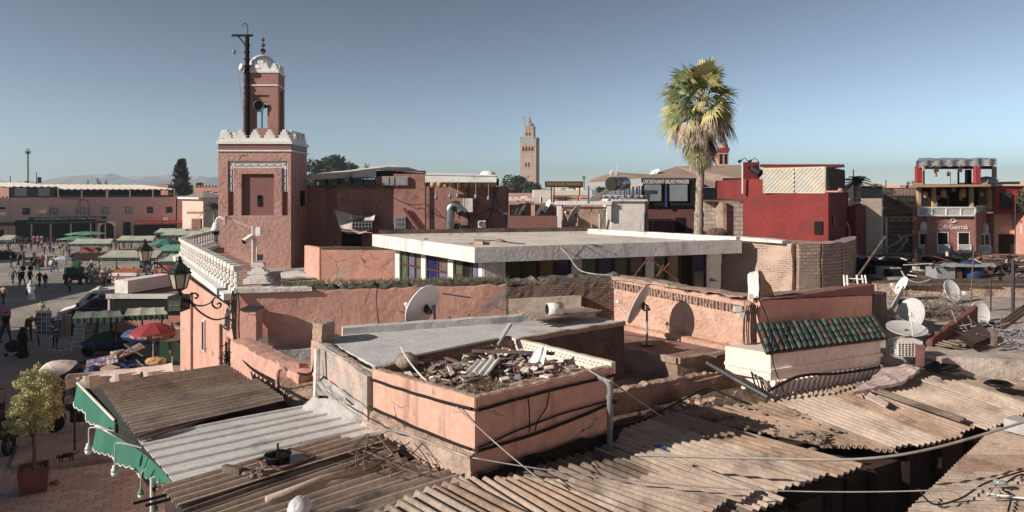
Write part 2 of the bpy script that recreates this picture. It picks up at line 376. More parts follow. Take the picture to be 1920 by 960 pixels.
M_kout=mat('sandstone',0xb08a74,0xa27d68,s=.12,bump=.5,bs=.8,bd=.3,fine=.3)
M_haze=bpy.data.materials.new('haze_air'); M_haze.use_nodes=True
_n=M_haze.node_tree.nodes; _n.remove(_n['Principled BSDF']); _v=_n.new('ShaderNodeVolumePrincipled'); _v.inputs['Density'].default_value=.00024; _v.inputs['Color'].default_value=(.8,.92,1,1); _v.inputs['Anisotropy'].default_value=.2
M_haze.node_tree.links.new(_v.outputs[0],_n['Material Output'].inputs['Volume'])
solo('haze',MB().box((0,2300,84),(9000,4800,170)),M_haze,'thin pale haze lying over the whole city','haze',kind='stuff')
# ---------------------------------------------------------------- setting
struct('ground',MB().add([(-9000,-40,-.01),(9000,-40,-.01),(9000,9000,-.01),(-9000,9000,-.01)],[(0,1,2,3)]),M_far)
# plaza paving with small pavers
def paver():
    m=brick('plaza_pavers',0xb2a698,0x9a8e82,0x7a6f66,.5,.42,.21,.012); n=m.node_tree.nodes; l=m.node_tree.links
    cb=[x for x in n if x.type=='COMBXYZ'][0]; sp=[x for x in n if x.type=='SEPXYZ'][0]; l.new(sp.outputs[1],cb.inputs[1])
    t=[x for x in n if x.type=='TEX_BRICK'][0]; b=n['Principled BSDF']
    no=n.new('ShaderNodeTexNoise'); no.inputs['Scale'].default_value=.12; no.inputs['Detail'].default_value=8
    tc=[x for x in n if x.type=='TEX_COORD'][0]; l.new(tc.outputs['Object'],no.inputs['Vector'])
    mx=n.new('ShaderNodeMix'); mx.data_type='RGBA'; mx.blend_type='MULTIPLY'; mx.inputs[0].default_value=.8
    cr=n.new('ShaderNodeValToRGB'); cr.color_ramp.elements[0].color=(.55,.52,.5,1); cr.color_ramp.elements[1].color=(1.15,1.1,1.05,1); cr.color_ramp.elements[0].position=.35; cr.color_ramp.elements[1].position=.65
    l.new(no.outputs['Fac'],cr.inputs[0]); l.new(t.outputs['Color'],mx.inputs[6]); l.new(cr.outputs[0],mx.inputs[7]); l.new(mx.outputs[2],b.inputs['Base Color'])
    return m
struct('plaza',MB().add([(-120,8,0),(-4,8,0),(-4,122,0),(-120,122,0)],[(0,1,2,3)]),paver())
kp=[g(22,879,.0),g(38,832,.0),g(225,824,.0),g(262,862,.0),g(85,882,.0)]
struct('raised_pavement',MB().rprism(kp,0,.14,.3,.03),mat('pale_pavement',0x9c8b7d,0x857568,s=1.5,bump=.5,bs=8,stain=0x6e6056,st=.4))
# distant snowy mountains: a ridge with real depth
mb=MB(); nx=90; ny=14; vs=[]
for i in range(nx+1):
    X=-3000+i*4000/nx
    for k in range(ny+1):
        Y=3350+k*60
        env=1-abs(k/ny-.55)/.6; f=max(0,1-abs((X+2000)/1950)**2.2); 
        h=(72+62*noise.fractal(V((X*.0022,Y*.0022,3)),1,2.1,6))*max(0,env)**.8*(.25+.9*f)
        vs.append((X,Y,max(-2,h+12*noise.noise(V((X*.012,Y*.012,0))))))
fs=[(i*(ny+1)+k,(i+1)*(ny+1)+k,(i+1)*(ny+1)+k+1,i*(ny+1)+k+1) for i in range(nx) for k in range(ny)]
mb.add(vs,fs)
mm=mat('snowy_mountain_rock',0x75706c,0x66625f,s=.001,bump=0,fine=0); nn=mm.node_tree.nodes; ll=mm.node_tree.links; b=nn['Principled BSDF']
ge=nn.new('ShaderNodeNewGeometry'); sp=nn.new('ShaderNodeSeparateXYZ'); ll.new(ge.outputs['Position'],sp.inputs[0])
no=nn.new('ShaderNodeTexNoise'); no.inputs['Scale'].default_value=.02; no.inputs['Detail'].default_value=6; ll.new(ge.outputs['Position'],no.inputs['Vector'])
ma=nn.new('ShaderNodeMath'); ma.operation='MULTIPLY_ADD'; ll.new(no.outputs['Fac'],ma.inputs[0]); ma.inputs[1].default_value=150; ll.new(sp.outputs[2],ma.inputs[2])
mr=nn.new('ShaderNodeMapRange'); mr.inputs[1].default_value=158; mr.inputs[2].default_value=185; ll.new(ma.outputs[0],mr.inputs[0])
mx=nn.new('ShaderNodeMix'); mx.data_type='RGBA'; mx.inputs[6].default_value=lin(0x75706c); mx.inputs[7].default_value=(.6,.61,.64,1); ll.new(mr.outputs[0],mx.inputs[0]); ll.new(mx.outputs[2],b.inputs['Base Color'])
struct('mountains',mb,mm)
# ---------------------------------------------------------------- far side of the square
D1=122.0
def window_far(x0,y0,x1,y1,D,parent,shut=False,n=2):
    f=MB(); f.fb(x0,y0,x1,y1,D-.06,.1); o=f.build('window',M_dgrey,parent)
    p=MB(); 
    for i in range(n):
        a=x0+.8+(x1-x0-1.2)*i/n; p.fb(a,y0+.9,a+(x1-x0-1.2)/n-.4,y1-.9,D-.1,.05)
    p.build('pane',M_bglass if shut else M_glass,o)
    return o
# hotel at the far left
t=thing('hotel_building',w(0,452,D1)*1,'low pink hotel at the far left with a small domed roof terrace','hotel'); 
MB().fb(-160,371,55,452.5,D1,18).build('wall',M_plaza,t)
window_far(4,384,22,397,D1,t,True)
MB().fb(3,384.5,23,391,D1-.8,.8).build('awning',M_blackc,t)
MB().fb(41,387,49,391,D1-.06,.06).build('vent',M_dark,t); MB().fb(41,396,48,402,D1-.3,.3).build('electric_box',M_white,t)
MB().fb(-150,415,51,421,D1-1.5,1.5).build('canopy',M_dgreen,t)
for a,b_ in ((2,22),(24,33),(37,47)): MB().fb(a,428,b_,452,D1-.05,.05).build('door',M_dark,t)
text('HOTEL',12,406,D1-.05,2.6,M_dark,t); text('C T M',12,410.5,D1-.05,3,M_dark,t)
q=MB(); 
q.fb(3,354,52,370,D1+5,8); a=w(25,343,D1+9); q.add([w(1,354,D1+4.5),w(53,354,D1+4.5),w(53,354,D1+13.5),w(1,354,D1+13.5),a],[(0,1,4),(1,2,4),(2,3,4),(3,0,4)]); q.build('roof_pavilion',M_salmon,t)
q=MB(); 
for x in range(-40,55,5): q.fb(x,367,x+1.4,371,D1,.4)
q.build('roof_parapet',M_salmon,t)
# café building
t=thing('cafe_building',w(150,452,D1),'long pink cafe building across the square with a glazed roof terrace and dark ground floor','building')
MB().fb(55.3,370,293,452.5,D1,16).build('wall',M_plaza,t)
MB().fb(62,411,172,451,D1-.02,.3).build('shopfront',M_dark,t)
q=MB(); q.fb(62,416,172,419,D1-2.5,2.5); q.build('canopy',M_dgreen,t)
MB().fb(64,406,173,412,D1-2.6,.2).build('sign_board',M_dgreen,t)
text('Le Grand Balcon du Café Glacier',118,410.0,D1-2.75,2.6,M_white,t,wpx=94)
text('القهوة الكبرى الجلاسيي',118,407.4,D1-2.75,1.6,M_white,t,wpx=92)
for x in (68,94,122,150,171): MB().fb(x,416,x+2,452,D1-2.4,.3).build('column',M_plaza,t)
for x0,x1,sh in ((71,81,0),(108,119,1),(145,156,1),(181,191,1),(215,225,1),(247.5,257,0),(277,287,0)): window_far(x0,389,x1,401.5,D1,t,bool(sh))
q=MB(); q.fb(174,415.5,199,452,D1-.25,.25); q.build('arch_surround',M_white,t)
q=MB(); pts=[w(187+10*math.cos(math.pi*i/12),429-10*math.sin(math.pi*i/12),D1-.3) for i in range(13)]+[w(177,452,D1-.3),w(197,452,D1-.3)]
q.add(pts,[tuple(range(15))]); q.build('archway',M_dark,t)
MB().fb(212,418,223,452,D1-.08,.1).build('doorway',M_dark,t)
MB().fb(228,424,292,452,D1-.1,.2).build('shop_opening',M_dark,t)
for i,(a,b_,m) in enumerate(((228,265,'r'),(270,297,'r'),(298,317,'g'))):
    q=MB(); q.sheet(w(a,417.5,D1),w(b_,417.5,D1),w(b_,422,D1-1.6),w(a,422,D1-1.6),.1); 
    if m=='r': q.fb(a,421.2,b_,423.4,D1-1.7,.1)
    q.build('awning',M_redc if m=='r' else M_dgreen,t)
# roof terrace
q=MB(); q.fb(56,350,117,370,D1+.4,7); q.build('glazed_room',M_dgrey,t)
for a,b_ in ((63,79),(94,110)): MB().fb(a,353,b_,367,D1+.3,.08).build('window',M_bglass,t)
MB().corr(w(118,350,D1),w(112,343,D1+7),w(48,343,D1+7),w(54,350,D1),.9,.08,.08,2).build('terrace_roof',M_cream,t)
MB().corr(w(291,354.5,D1),w(284,346.5,D1+8),w(118,346,D1+8),w(126,354.5,D1),.9,.08,.08,2).build('terrace_roof',M_cream,t)
MB().fb(119,354.5,291,368.5,D1+4,.2).build('terrace_back',mat('dark_red_interior',0x4a2826,0x3a2020,s=.5,bump=0),t)
MB().fb(118,366,291,370,D1+.1,.15).build('terrace_rail',M_dgrey,t)
MB().fb(121,355,290,357,D1+.1,.2).build('terrace_awning',M_blue,t)
for x in (119.5,152,187.5,222,256.5,290): MB().fb(x-.7,354,x+.9,370,D1-.05,.15).build('post',M_cream,t)
q=MB(); q.tube([w(119,352,D1-.1),w(119,367,D1-.1),w(124,372,D1-.1),w(150,373,D1-.1),w(160,377,D1-.1),w(162,384,D1-.1),w(162,404,D1-.1)],.09,4); q.tube([w(149,373,D1-.1),w(149,402,D1-.1)],.07,4); q.tube([w(190,354,D1-.1),w(189,371,D1-.1),w(163,374,D1-.1)],.08,4); q.build('drainpipe',M_brown,t)
MB().fb(92.5,394,101,399,D1-.5,.5).build('air_conditioner',M_white,t); MB().fb(270,410,278,416,D1-.5,.5).build('air_conditioner',M_white,t)
# pharmacy
t=thing('pharmacy_building',w(317,452,D1),'pink pharmacy corner building right of the glazed terrace','building')
MB().fb(293.3,368.5,342,452.5,D1-.3,14).build('wall',M_plaza,t)
for x0,x1 in ((301,310),(331,339)): window_far(x0,389,x1,398,D1-.3,t)
MB().fb(294,385.5,342,388,D1-.6,.3).build('cornice',M_plaza,t)
text('PHARMACIE DE LA PLACE',324,408.5,D1-.4,2.4,M_dark,t,wpx=33); text('صيدلية الساحة',324,403.5,D1-.4,2.4,M_dark,t,wpx=33)
MB().fb(298,413,346,415.5,D1-1.8,1.8).build('canopy',M_dark,t); MB().fb(322,422,338,430,D1-.35,.1).build('shop_window',M_dark,t)
piv=w(150,452,D1); rzf=math.radians(27)
for o in [o for o in bpy.data.objects if o.get('label') and not o.parent and o.name in ('hotel_building','cafe_building','pharmacy_building')]:
    d=o.location-piv; d.x*=1.13; o.location=V((piv.x+d.x*math.cos(rzf)-d.y*math.sin(rzf),piv.y+d.x*math.sin(rzf)+d.y*math.cos(rzf),o.location.z)); o.rotation_euler=(0,0,rzf); o.scale=(1.13,1,1)
# pale building beyond
D2=140.
t=thing('corner_building',w(362,452,D2),'sunlit pale pink corner building with a garage door, left of the minaret','building')
pl=[w(342,0,118),w(381,0,D2-28),w(415,0,D2-22),w(415,0,D2+5),w(350,0,D2+5)]
pl=[(p.x,p.y) for p in pl]
MB().prism(pl,0,H-(373-YH)*115/FL).build('wall',mat('pale_pink_render',0xd8a68e,0xcf9c84,s=.3,bump=.1),t)
MB().prism([(p[0]*1.01,p[1]-.6) for p in pl],H-(373-YH)*115/FL+.003,H-(370-YH)*115/FL).build('cornice',M_white,t)
cx=sum(p[0] for p in pl)/5; cy=sum(p[1] for p in pl)/5; zt=H-(370-YH)*115/FL+.003
MB().add([(p[0],p[1],zt) for p in pl]+[(cx,cy,zt+1.1)],[(i,(i+1)%5,5) for i in range(5)]).build('roof',M_tent,t)
MB().fb(359,410,376,452,108,.6).build('garage_door',M_brown,t)
MB().fb(350,397,384,401,108,1).build('ledge',M_salmon,t)
for i,(a,y0,b_,D,lab) in enumerate(((366,352,412,190,'sunlit crenellated roof terrace house behind the pale corner building'),(292,346.5,315,150,'small stepped pink stair house behind the pharmacy roof'))):
    q=MB(); q.fb(a,y0,b_,400,D,12)
    if i==0:
        for x in range(366,412,6): q.fb(x,347,x+1.5,352,D,1)
    else: q.fb(297,345.5,308,347,D,6)
    solo('roof_house',q,M_salmon,lab,'house')
# ---------------------------------------------------------------- vegetation far
def tree_far(name,px,ytop,ybase,wpx,D,label,cone=False,n=700,gm=None,lf=None,group=None):
    b=w(px,ybase,D); b.z=0; t=thing(name,b,label,'tree',group)
    top=w(px,ytop,D).z; rad=wpx*D/FL/2; bot=w(px,ybase,D).z
    MB().tube([b,(b.x,b.y,bot+ (top-bot)*.5)],[rad*.12,rad*.05],6).build('trunk',M_bark,t)
    q=MB(); hh=top-bot
    for i in range(16):
        if cone: z=bot+hh*(.03+.9*i/16); rr=rad*(1.0-.62*(i/16)**2.2)*.78; ox=(-1)**i*rad*.28*(1-.8*i/16); oy=R.uniform(-.3,.3)*rad
        else: z=bot+hh*R.uniform(.15,.78); rr=rad*.42; ox=R.uniform(-.6,.6)*rad; oy=R.uniform(-.6,.6)*rad
        q.leaves((b.x+ox,b.y+oy,z),(rr,rr,rr*.8),n//16,lf or rad*.12,hollow=.5)
    q.build('crown',gm or M_leaf,t); return t
M_leaf=mat('dark_foliage',0x3f4a2c,0x2c3822,s=.4,bump=0,rough=.7,fine=.4)
M_leafb=mat('mid_foliage',0x55603a,0x3a4628,s=.4,bump=0,rough=.7,fine=.4)
tree_far('conifer_tree',340,292,368,37,150,'tall dense conifer above the roofs left of the minaret',True,2600,lf=.55)
for i,(px,yt,yb,wp,D,lab) in enumerate(((612,287,352,76,300,'broad dark ficus tree behind the tented roof terrace'),(648,300,352,60,310,'second dark tree crown right of the broad ficus'),(965,323,385,68,330,'rounded green tree in front of the tall sandstone tower'),(994,336,385,46,325,'darker tree touching the foot of the tall tower'),(1128,350,362,22,300,'small tree under the orange cafe sign'),(1078,348,362,30,300,'dark shrubby tree under the roof sign'),(375,343,352,14,300,'tiny tree clump beyond the crenellated house'))):
    tree_far('tree',px,yt,yb,wp,D,lab,False,2600 if wp>40 else 500,lf=1.6 if wp>40 else 1.2,gm=M_leafb if i in (2,) else M_leaf)
tree_far('cypress_tree',986,345,385,6,270,'thin cypress at the foot of the tall tower',True,300,lf=.6)
def fan(q,base,d,L,nb,droop,width,mi=0,seg=3,pet=.5,rs=R,bw=.04,roll=0):
    # one fan leaf: a stalk, then blades that spread and hang at the tips
    d=V(d).normalized(); up=V((0,0,1)); side=d.cross(up).normalized() if abs(d.z)<.98 else V((1,0,0)); base=V(base); side=(side*math.cos(roll)+side.cross(d)*math.sin(roll)).normalized()
    p=base; pts=[p]
    for i in range(3): p=p+(d*L*pet/3-up*droop*.04*i*L); pts.append(p)
    q.tube(pts,[.022,.016,.014,.01],4,mi)
    for k in range(nb):
        a=(k/(nb-1)-.5)*math.radians(200)*width; bl=L*(1-pet)*(1-.25*abs(k/(nb-1)-.5)*2)*rs.uniform(.85,1.1)
        bd=(d*math.cos(a)+side*math.sin(a)).normalized(); nrm=side*math.cos(a)-d*math.sin(a)
        pp=p; vs=[pp]; 
        for s_ in range(1,seg+1):
            u=s_/seg; c=p+bd*bl*u-up*droop*bl*u**2.2*(.7+.6*rs.random()); wv=bw*(1-u)**.7*L+.004
            if s_<seg: vs+=[c+nrm*wv+up*.01,c-nrm*wv]
            else: vs.append(c)
        fs=[(0,1,2)]+[(2*s_-1,2*s_+1,2*s_+2,2*s_) for s_ in range(1,seg-1)]+[(2*seg-3,2*seg-1,2*seg-2)]
        q.add(vs,fs,mi)
M_pg=mat('palm_leaf_green',0x8a9444,0x5a6a2a,s=2,bump=0,rough=.6,fine=.4)
M_py=mat('palm_leaf_yellowing',0xc2ae4a,0x9c9238,s=2,bump=0,rough=.7,fine=.4)
M_pd=mat('palm_leaf_dead',0xc8ac8c,0x8f7256,s=2,bump=0,rough=.8,fine=.4)
def palm_far(px,yt,yb,wp,D,label,trunkpx=2,group='distant palms'):
    b=w(px,yb,D); b.z=0; t=thing('palm_tree',b,label,'palm tree',group); top=w(px,yt,D).z; rad=wp*D/FL/2
    c=V((b.x,b.y,top-rad*1.0)); MB().tube([b,c],trunkpx*D/FL/2,6).build('trunk',M_bark,t)
    q=MB()
    for i in range(26):
        a=i*2.4; e=R.uniform(-.9,1.2); fan(q,c,(math.cos(a)*math.cos(e),math.sin(a)*math.cos(e),math.sin(e)),rad*1.1,7,.35,.6,seg=2,bw=.07)
    q.build('crown',M_leafb,t); return t
palm_far(52.5,277,352,13,170,'very tall thin palm rising above the roofs at the far left',2.6)
for a in ((183,333,347,7,400,'tiny palm, highest of the four beyond the cafe terrace roof'),(187,338,349,8,390,'tiny palm just below the highest one beyond the cafe roof'),(199,338,349,8,400,'tiny palm third from the left beyond the cafe roof'),(224,343,351,8,400,'low tiny palm furthest right beyond the cafe roof'),(319,347,358,5,400,'tiny palm between stair house and conifer'),(345,300,372,12,152,'slim palm in front of the tall conifer'),(655,300,345,12,250,'palm crown right of the dark ficus trees'),(688,303,345,15,250,'round palm crown above the tented roof ridge'),(805,323,345,14,250,'palm crown left end behind the white awning'),(1095,328,362,9,200,'thin spiky palm beside the orange roof sign'),(1175*1.0+528,338,352,9,250,'left of two far palms in front of the grey-topped cafe'),(1712,337,352,9,250,'right of two far palms in front of the grey-topped cafe')): palm_far(*a)
def date_palm(px,ytop,yb,rad,D,label):
    b=w(px,yb,D); b.z=max(0,b.z); t=thing('palm_tree',b,label,'palm tree'); c=w(px,ytop,D)
    MB().tube([b,c],.16,7).build('trunk',M_trunk,t); q=MB()
    for i in range(34):
        a=i*2.4; e=R.uniform(-.1,1.3); pts=[]; 
        d=V((math.cos(a)*math.cos(e),math.sin(a)*math.cos(e),math.sin(e)))
        prev=None
        for k in range(9):
            u=k/8; p=c+d*rad*u-V((0,0,1))*rad*.55*u*u; pts.append(p)
        q.tube(pts,.012,3)
        for k in range(1,9):
            dd=(pts[k]-pts[k-1]).normalized(); sd_=dd.cross(V((0,0,1))).normalized(); 
            for j in range(3):
                p=pts[k-1].lerp(pts[k],j/3)
                for sg in (-1,1):
                    tip=p+(sd_*sg+dd*.5)*rad*.24*(1.1-k/9)-V((0,0,.1*rad*.6)); q.add([p,p+dd*.05,tip],[(0,1,2)])
    q.build('crown',M_leafb,t)
date_palm(402,392,445,2.2,95,'bushy palm beside the left edge of the minaret')
date_palm(1607,343,378,.8,31,'spiky potted palm on the roof beside the dark red building')
# the near fan palm
PD=32.0; b=w(1312,445,PD); b.z=0
t=thing('palm_tree',b,'tall shaggy fan palm with a green head and hanging dead leaves, behind the white pavilion','palm tree')
top=w(1312,170,PD).z; tb=[]; rr=[]
for i in range(60):
    z=top*i/59; tb.append((b.x+.05*math.sin(z*.7),b.y,z)); rr.append((.19 if z>8 else .23)*(1+.05*(-1)**i))
MB().tube(tb,rr,12).build('trunk',M_trunk,t,True)
q=MB(); q2=MB(); rp=random.Random(5)
cz=w(1312,200,PD).z
for i in range(66):
    a=i*2.39996; u=i/65; e=math.radians(80-98*u); z=w(0,176+26*u,PD).z
    L=2.2*rp.uniform(.72,1.14)*(1-.08*u)
    fan(q,(b.x,b.y,z),(math.cos(a)*math.cos(e),math.sin(a)*math.cos(e),math.sin(e)),L,19,.28+.25*u,.62,mi=0 if rp.random()<.62 else 1,rs=rp,pet=.45,seg=4,bw=.034,roll=rp.uniform(-1,1))
for i in range(60):
    a=i*2.39996+.5; e=math.radians(rp.uniform(-38,-8)); z=w(0,200+14*i/60,PD).z
    fan(q,(b.x,b.y,z),(math.cos(a)*math.cos(e),math.sin(a)*math.cos(e),math.sin(e)),1.8*rp.uniform(.85,1.1),11,1.35,.4,mi=2 if rp.random()<.75 else 1,rs=rp,pet=.66,seg=4,bw=.014)
q.build('crown',[M_pg,M_py,M_pd],t)
for i in range(80):
    a=i*2.39996; u=i/79; e=math.radians(-44-34*rp.random()); z=w(0,226+42*u,PD).z
    fan(q2,(b.x,b.y,z),(math.cos(a)*math.cos(e),math.sin(a)*math.cos(e),math.sin(e)),1.75*rp.uniform(.8,1.05)*(1.0-.25*u),17,.3,.3,mi=0 if rp.random()<.45 else (1 if rp.random()<.5 else 2),rs=rp,pet=.25,seg=4,bw=.022)
q2.build('leaf_skirt',[M_pg,M_py,M_pd],t)
# ---------------------------------------------------------------- tall sandstone tower, far away
KD=580.; t=thing('tower',w(994,358,KD)*1,'tall square sandstone minaret with blue band and golden balls, far beyond the roofs','tower')
BASE[t.name].z=0; t.location.z=0
def P2(px,py): return w(px,py,KD)
k=KD/FL; X0=P2(975.5,0).x; X1=P2(1007.5,0).x; W_=X1-X0; zt=P2(0,260).z
rot=math.radians(-14)
def tw(hw,z0,z1,mb): # square in plan, turned so the shadow side shows narrowly
    cx=P2(994,0).x; cy=KD+8; mb.box((cx,cy,(z0+z1)/2),(2*hw,2*hw,z1-z0),rot); return mb
hw=6.9
tw(hw,0,zt,MB()).build('shaft',M_kout,t)
tw(hw+.06,P2(0,268.5).z,P2(0,262).z,MB()).build('tile_band',mat('blue_green_tile_band',0x7f9a94,0x6f8a84,s=.3,bump=0),t)
fx=Matrix.Rotation(rot,4,'Z'); cx=P2(994,0).x
def tb_(u,z0,z1,du,out,mb,hw_=hw): # block on the front face
    c=fx@V((u,-hw_-out/2,0)); mb.box((cx+c.x,KD+8+c.y,(z0+z1)/2),(du,out,z1-z0),rot)
def arch(u,z0,z1,du,mb,hw_=hw):
    pts=[]; r=du/2
    for i in range(9): a=math.pi*i/8; pts.append((u+r*math.cos(a),z1-r+r*math.sin(a)))
    pts+= [(u-r,z0),(u+r,z0)]; o=[]
    for (x,z) in pts: c=fx@V((x,-hw_-.12,0)); o.append((cx+c.x,KD+8+c.y,z))
    mb.add(o,[tuple(range(len(o)))])
q=MB(); 
for i in range(4): arch(-4+i*2.6,P2(0,283).z,P2(0,274.5).z,1.5,q)
for i in (-1,1): arch(-.6+i*1.2,P2(0,313).z,P2(0,304).z,1.2,q)
arch(0,P2(0,333).z,P2(0,329).z,1,q); q.build('window_arches',M_dark,t)
q=MB(); 
for z in (272.5,284.5,286,292,326): tb_(-.2,P2(0,z+.5).z,P2(0,z-.3).z,10 if z!=292 else 7.5,.18,q)
for u in (-5.6,5.3): tb_(u,P2(0,284).z,P2(0,272).z,.35,.18,q)
for u in (-4,3.4): tb_(u,P2(0,313).z,P2(0,292).z,.35,.18,q)
for i in range(5): tb_(-5.3+i*2.6,P2(0,284).z,P2(0,276).z,.35,.2,q)
for i in range(9):
    a=math.pi*i/8; tb_(-.2+4*math.cos(a),P2(0,336-7*math.sin(a)).z-.5,P2(0,336-7*math.sin(a)).z+.4,.7,.15,q)
q.build('relief_mouldings',M_kout,t)
q=MB(); 
for s_ in range(4):
    for i in range(7):
        c=Matrix.Rotation(rot+s_*math.pi/2,4,'Z')@V((-hw+.5+i*(2*hw-1)/6,-hw+.3,0)); q.box((cx+c.x,KD+8+c.y,zt+.75),(1.1,.7,1.5),rot+s_*math.pi/2)
q.build('merlons',M_kout,t)
z2=P2(0,235).z; hl=4.0
tw(hl,zt,z2,MB()).build('lantern',M_kout,t); tw(hl+.05,P2(0,238).z,P2(0,235).z+.02,MB()).build('lantern_band',MC['blue_green_tile_band'],t)
q=MB(); 
for i in (-1,1): arch(-.6+i*1.25,P2(0,253.5).z,P2(0,247).z,1.3,q,hl)
q.build('lantern_window',M_dark,t)
q=MB(); 
for i in range(6):
    for j in range(5): tb_(-2.3+i*.95,P2(0,245.2).z+j*.75,P2(0,245.2).z+j*.75+.35,.4,.15,q,hl)
q.build('lattice_panel',M_mind,t)
MB().lathe([(3.6,z2),(3.6,z2+1),(3.2,z2+2),(2,z2+3),(.3,z2+3.5)],(cx,KD+8,0),14).build('dome',M_kout,t,True)
q=MB(); z3=z2+3.4
for r,dz in ((1.2,1.0),(.85,3.0),(.55,4.6)): q.ball((cx,KD+8,z3+dz),r,10,6)
q.tube([(cx,KD+8,z3),(cx,KD+8,z3+7.5)],.14,6); q.build('finial',M_gold,t,True)
q=MB(); q.tube([(cx-4.2,KD+4,z2),(cx-4.2,KD+4,z2+7)],.16,5); q.seg((cx-4.2,KD+4,z2+7),(cx-7.4,KD+4,z2+7.3),.2); q.seg((cx-4.2,KD+4,z2+4.5),(cx-6.8,KD+4,z2+7),.15); q.build('flag_gallows',M_dgrey,t)
# ---------------------------------------------------------------- near minaret
MDp=34.0
t=thing('minaret',w(477,505,MDp+1.5),'dusky pink mosque tower with white stepped battlements and a ribbed white dome','minaret')
BASE[t.name].z=0; t.location.z=0
def wz(y,D=MDp): return w(0,y,D).z
def wx(x,D=MDp): return w(x,0,D).x
A=w(409,0,MDp+.0); B=w(545.5,0,MDp); C=w(575.5,0,MDp+2.75); Dd=V((A.x+(C.x-B.x),C.y,0))
foot=[(A.x,A.y),(B.x,B.y),(C.x,C.y),(Dd.x,Dd.y)]
# shaft with real recesses: front face is assembled round them
x0,x1=A.x,B.x; zb=4.0; zt=wz(283)
def fr(q,ax,ay,bx,by,y0,dep,mi=0): # block from px rectangle with front at y0
    a=wx(ax);b_=wx(bx);z1=wz(ay);z0=wz(by); q.box(((a+b_)/2,y0+dep/2,(z0+z1)/2),(b_-a,dep,z1-z0),0,mi)
q=MB(); q.prism([(A.x,MDp+.25),(B.x,MDp+.25),(C.x,C.y),(Dd.x,Dd.y)],zb,zt)
fr(q,409,283,427,520,MDp,.25); fr(q,539.5,283,545.5,520,MDp,.25); fr(q,427,283,539.5,302,MDp,.25)
fr(q,427,404,539.5,520,MDp,.25); fr(q,438,315,452.5,404,MDp,.25); fr(q,514,315,528.5,404,MDp,.25); fr(q,452.5,315,514,326,MDp,.25)
q.build('shaft',M_min,t)
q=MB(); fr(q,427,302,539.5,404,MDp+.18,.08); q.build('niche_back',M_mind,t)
q=MB(); fr(q,427.2,302.2,539.3,314.8,MDp+.06,.1); fr(q,427.2,315,437.8,359,MDp+.06,.1); fr(q,528.7,315,539.3,359,MDp+.06,.1); pan=q.build('frieze',M_white,t)
q=MB()
def ln(ax,ay,bx,by,wd=.02): q.seg(w(ax,ay,MDp+.055),w(bx,by,MDp+.055),.016,.016)
ln(429,304.5,538,304.5); ln(439,312.5,528,312.5); ln(429.3,304,429.3,359); ln(436,313,436,359); ln(530.6,313,530.6,359); ln(537.4,304,537.4,359)
for i in range(6):
    a=441+i*15; b_=a+11
    for yy in (306.3,310.6): ln(a,yy,b_,yy,.03)
    for xx,s_ in ((a,-1),(b_,1)): ln(xx,306.3,xx+s_*2,308.5,.03); ln(xx,310.6,xx+s_*2,308.5,.03)
    ln(b_+1.6,308.5,b_+2.5,308.5,.03)
for cx_ in (432.7,534):
    for i in range(3):
        a=319+i*13.5; b_=a+10
        for dx in (-1.9,1.9): ln(cx_+dx,a,cx_+dx,b_,.03)
        for yy,s_ in ((a,-1),(b_,1)): ln(cx_-1.9,yy,cx_,yy+s_*1.8,.03); ln(cx_+1.9,yy,cx_,yy+s_*1.8,.03)
    ln(cx_-2.5,306,cx_+2.5,311,.03); ln(cx_-2.5,311,cx_+2.5,306,.03)
q.build('frieze_pattern',mat('dark_red_line_paint',0x4c2126,bump=0,fine=0),pan)
q=MB(); fr(q,480.5,369,488.5,387,MDp+.14,.05); q.lathe([(4*MDp/FL,0),(4*MDp/FL,.05)],(0,0,0),16,Matrix.Translation(V((wx(484.5),MDp+.19,wz(369))))@Matrix.Rotation(math.pi/2,4,'X')); q.build('slit_window',M_dark,t)
q=MB(); q.box((B.x+(C.x-B.x)*.62+.0,B.y+2.75*.62,wz(372,35.7)),(.3,.3,.8)); q.build('slit_window',M_dark,t)
# upper band
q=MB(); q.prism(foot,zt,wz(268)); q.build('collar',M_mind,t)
def ring(y0,y1,o,m,name,D=MDp,ft=foot):
    fx0=min(p[0] for p in ft); cxx=sum(p[0] for p in ft)/4; cyy=sum(p[1] for p in ft)/4
    pl=[(p[0]+math.copysign(o,p[0]-cxx),p[1]+math.copysign(o,p[1]-cyy)) for p in ft]
    return MB().prism(pl,wz(y1,D),wz(y0,D)).build(name,m,t)
ring(281.2,284,.07,M_white,'moulding'); ring(264.5,270,.08,M_white,'moulding')
q=MB(); u=V((C.x-B.x,C.y-B.y,0)); 
q.add([V((B.x+.012,B.y,wz(279))),V((C.x+.012,C.y,wz(279))),V((C.x+.012,C.y,wz(270.5))),V((B.x+.012,B.y,wz(270.5)))],[(0,1,2,3)]); q.build('tile_band',MC['blue_green_tile_band'],t)
q=MB()
def merlon(q,c,dr,wd,ht,th,steps=4):
    c=V(c); dr=V(dr).normalized(); rz=math.atan2(dr.y,dr.x)
    for i in range(steps):
        f=[1,.74,.5,.27][i] if steps==4 else 1-i/steps
        q.box(c+V((0,0,ht*(i+.5)/steps+.0)),(wd*f,th-.004*i,ht/steps+ (0.0)),rz)
        if i<steps-1: q.box(c+V((0,0,ht*(i+1)/steps)),(wd*f*1.06,th+.01,ht*.07),rz)
zc=wz(264.5); hm=wz(243)-zc
edges=[(V(foot[0]+(0,)),V(foot[1]+(0,)),5),(V(foot[1]+(0,)),V(foot[2]+(0,)),4),(V(foot[2]+(0,)),V(foot[3]+(0,)),5),(V(foot[3]+(0,)),V(foot[0]+(0,)),4)]
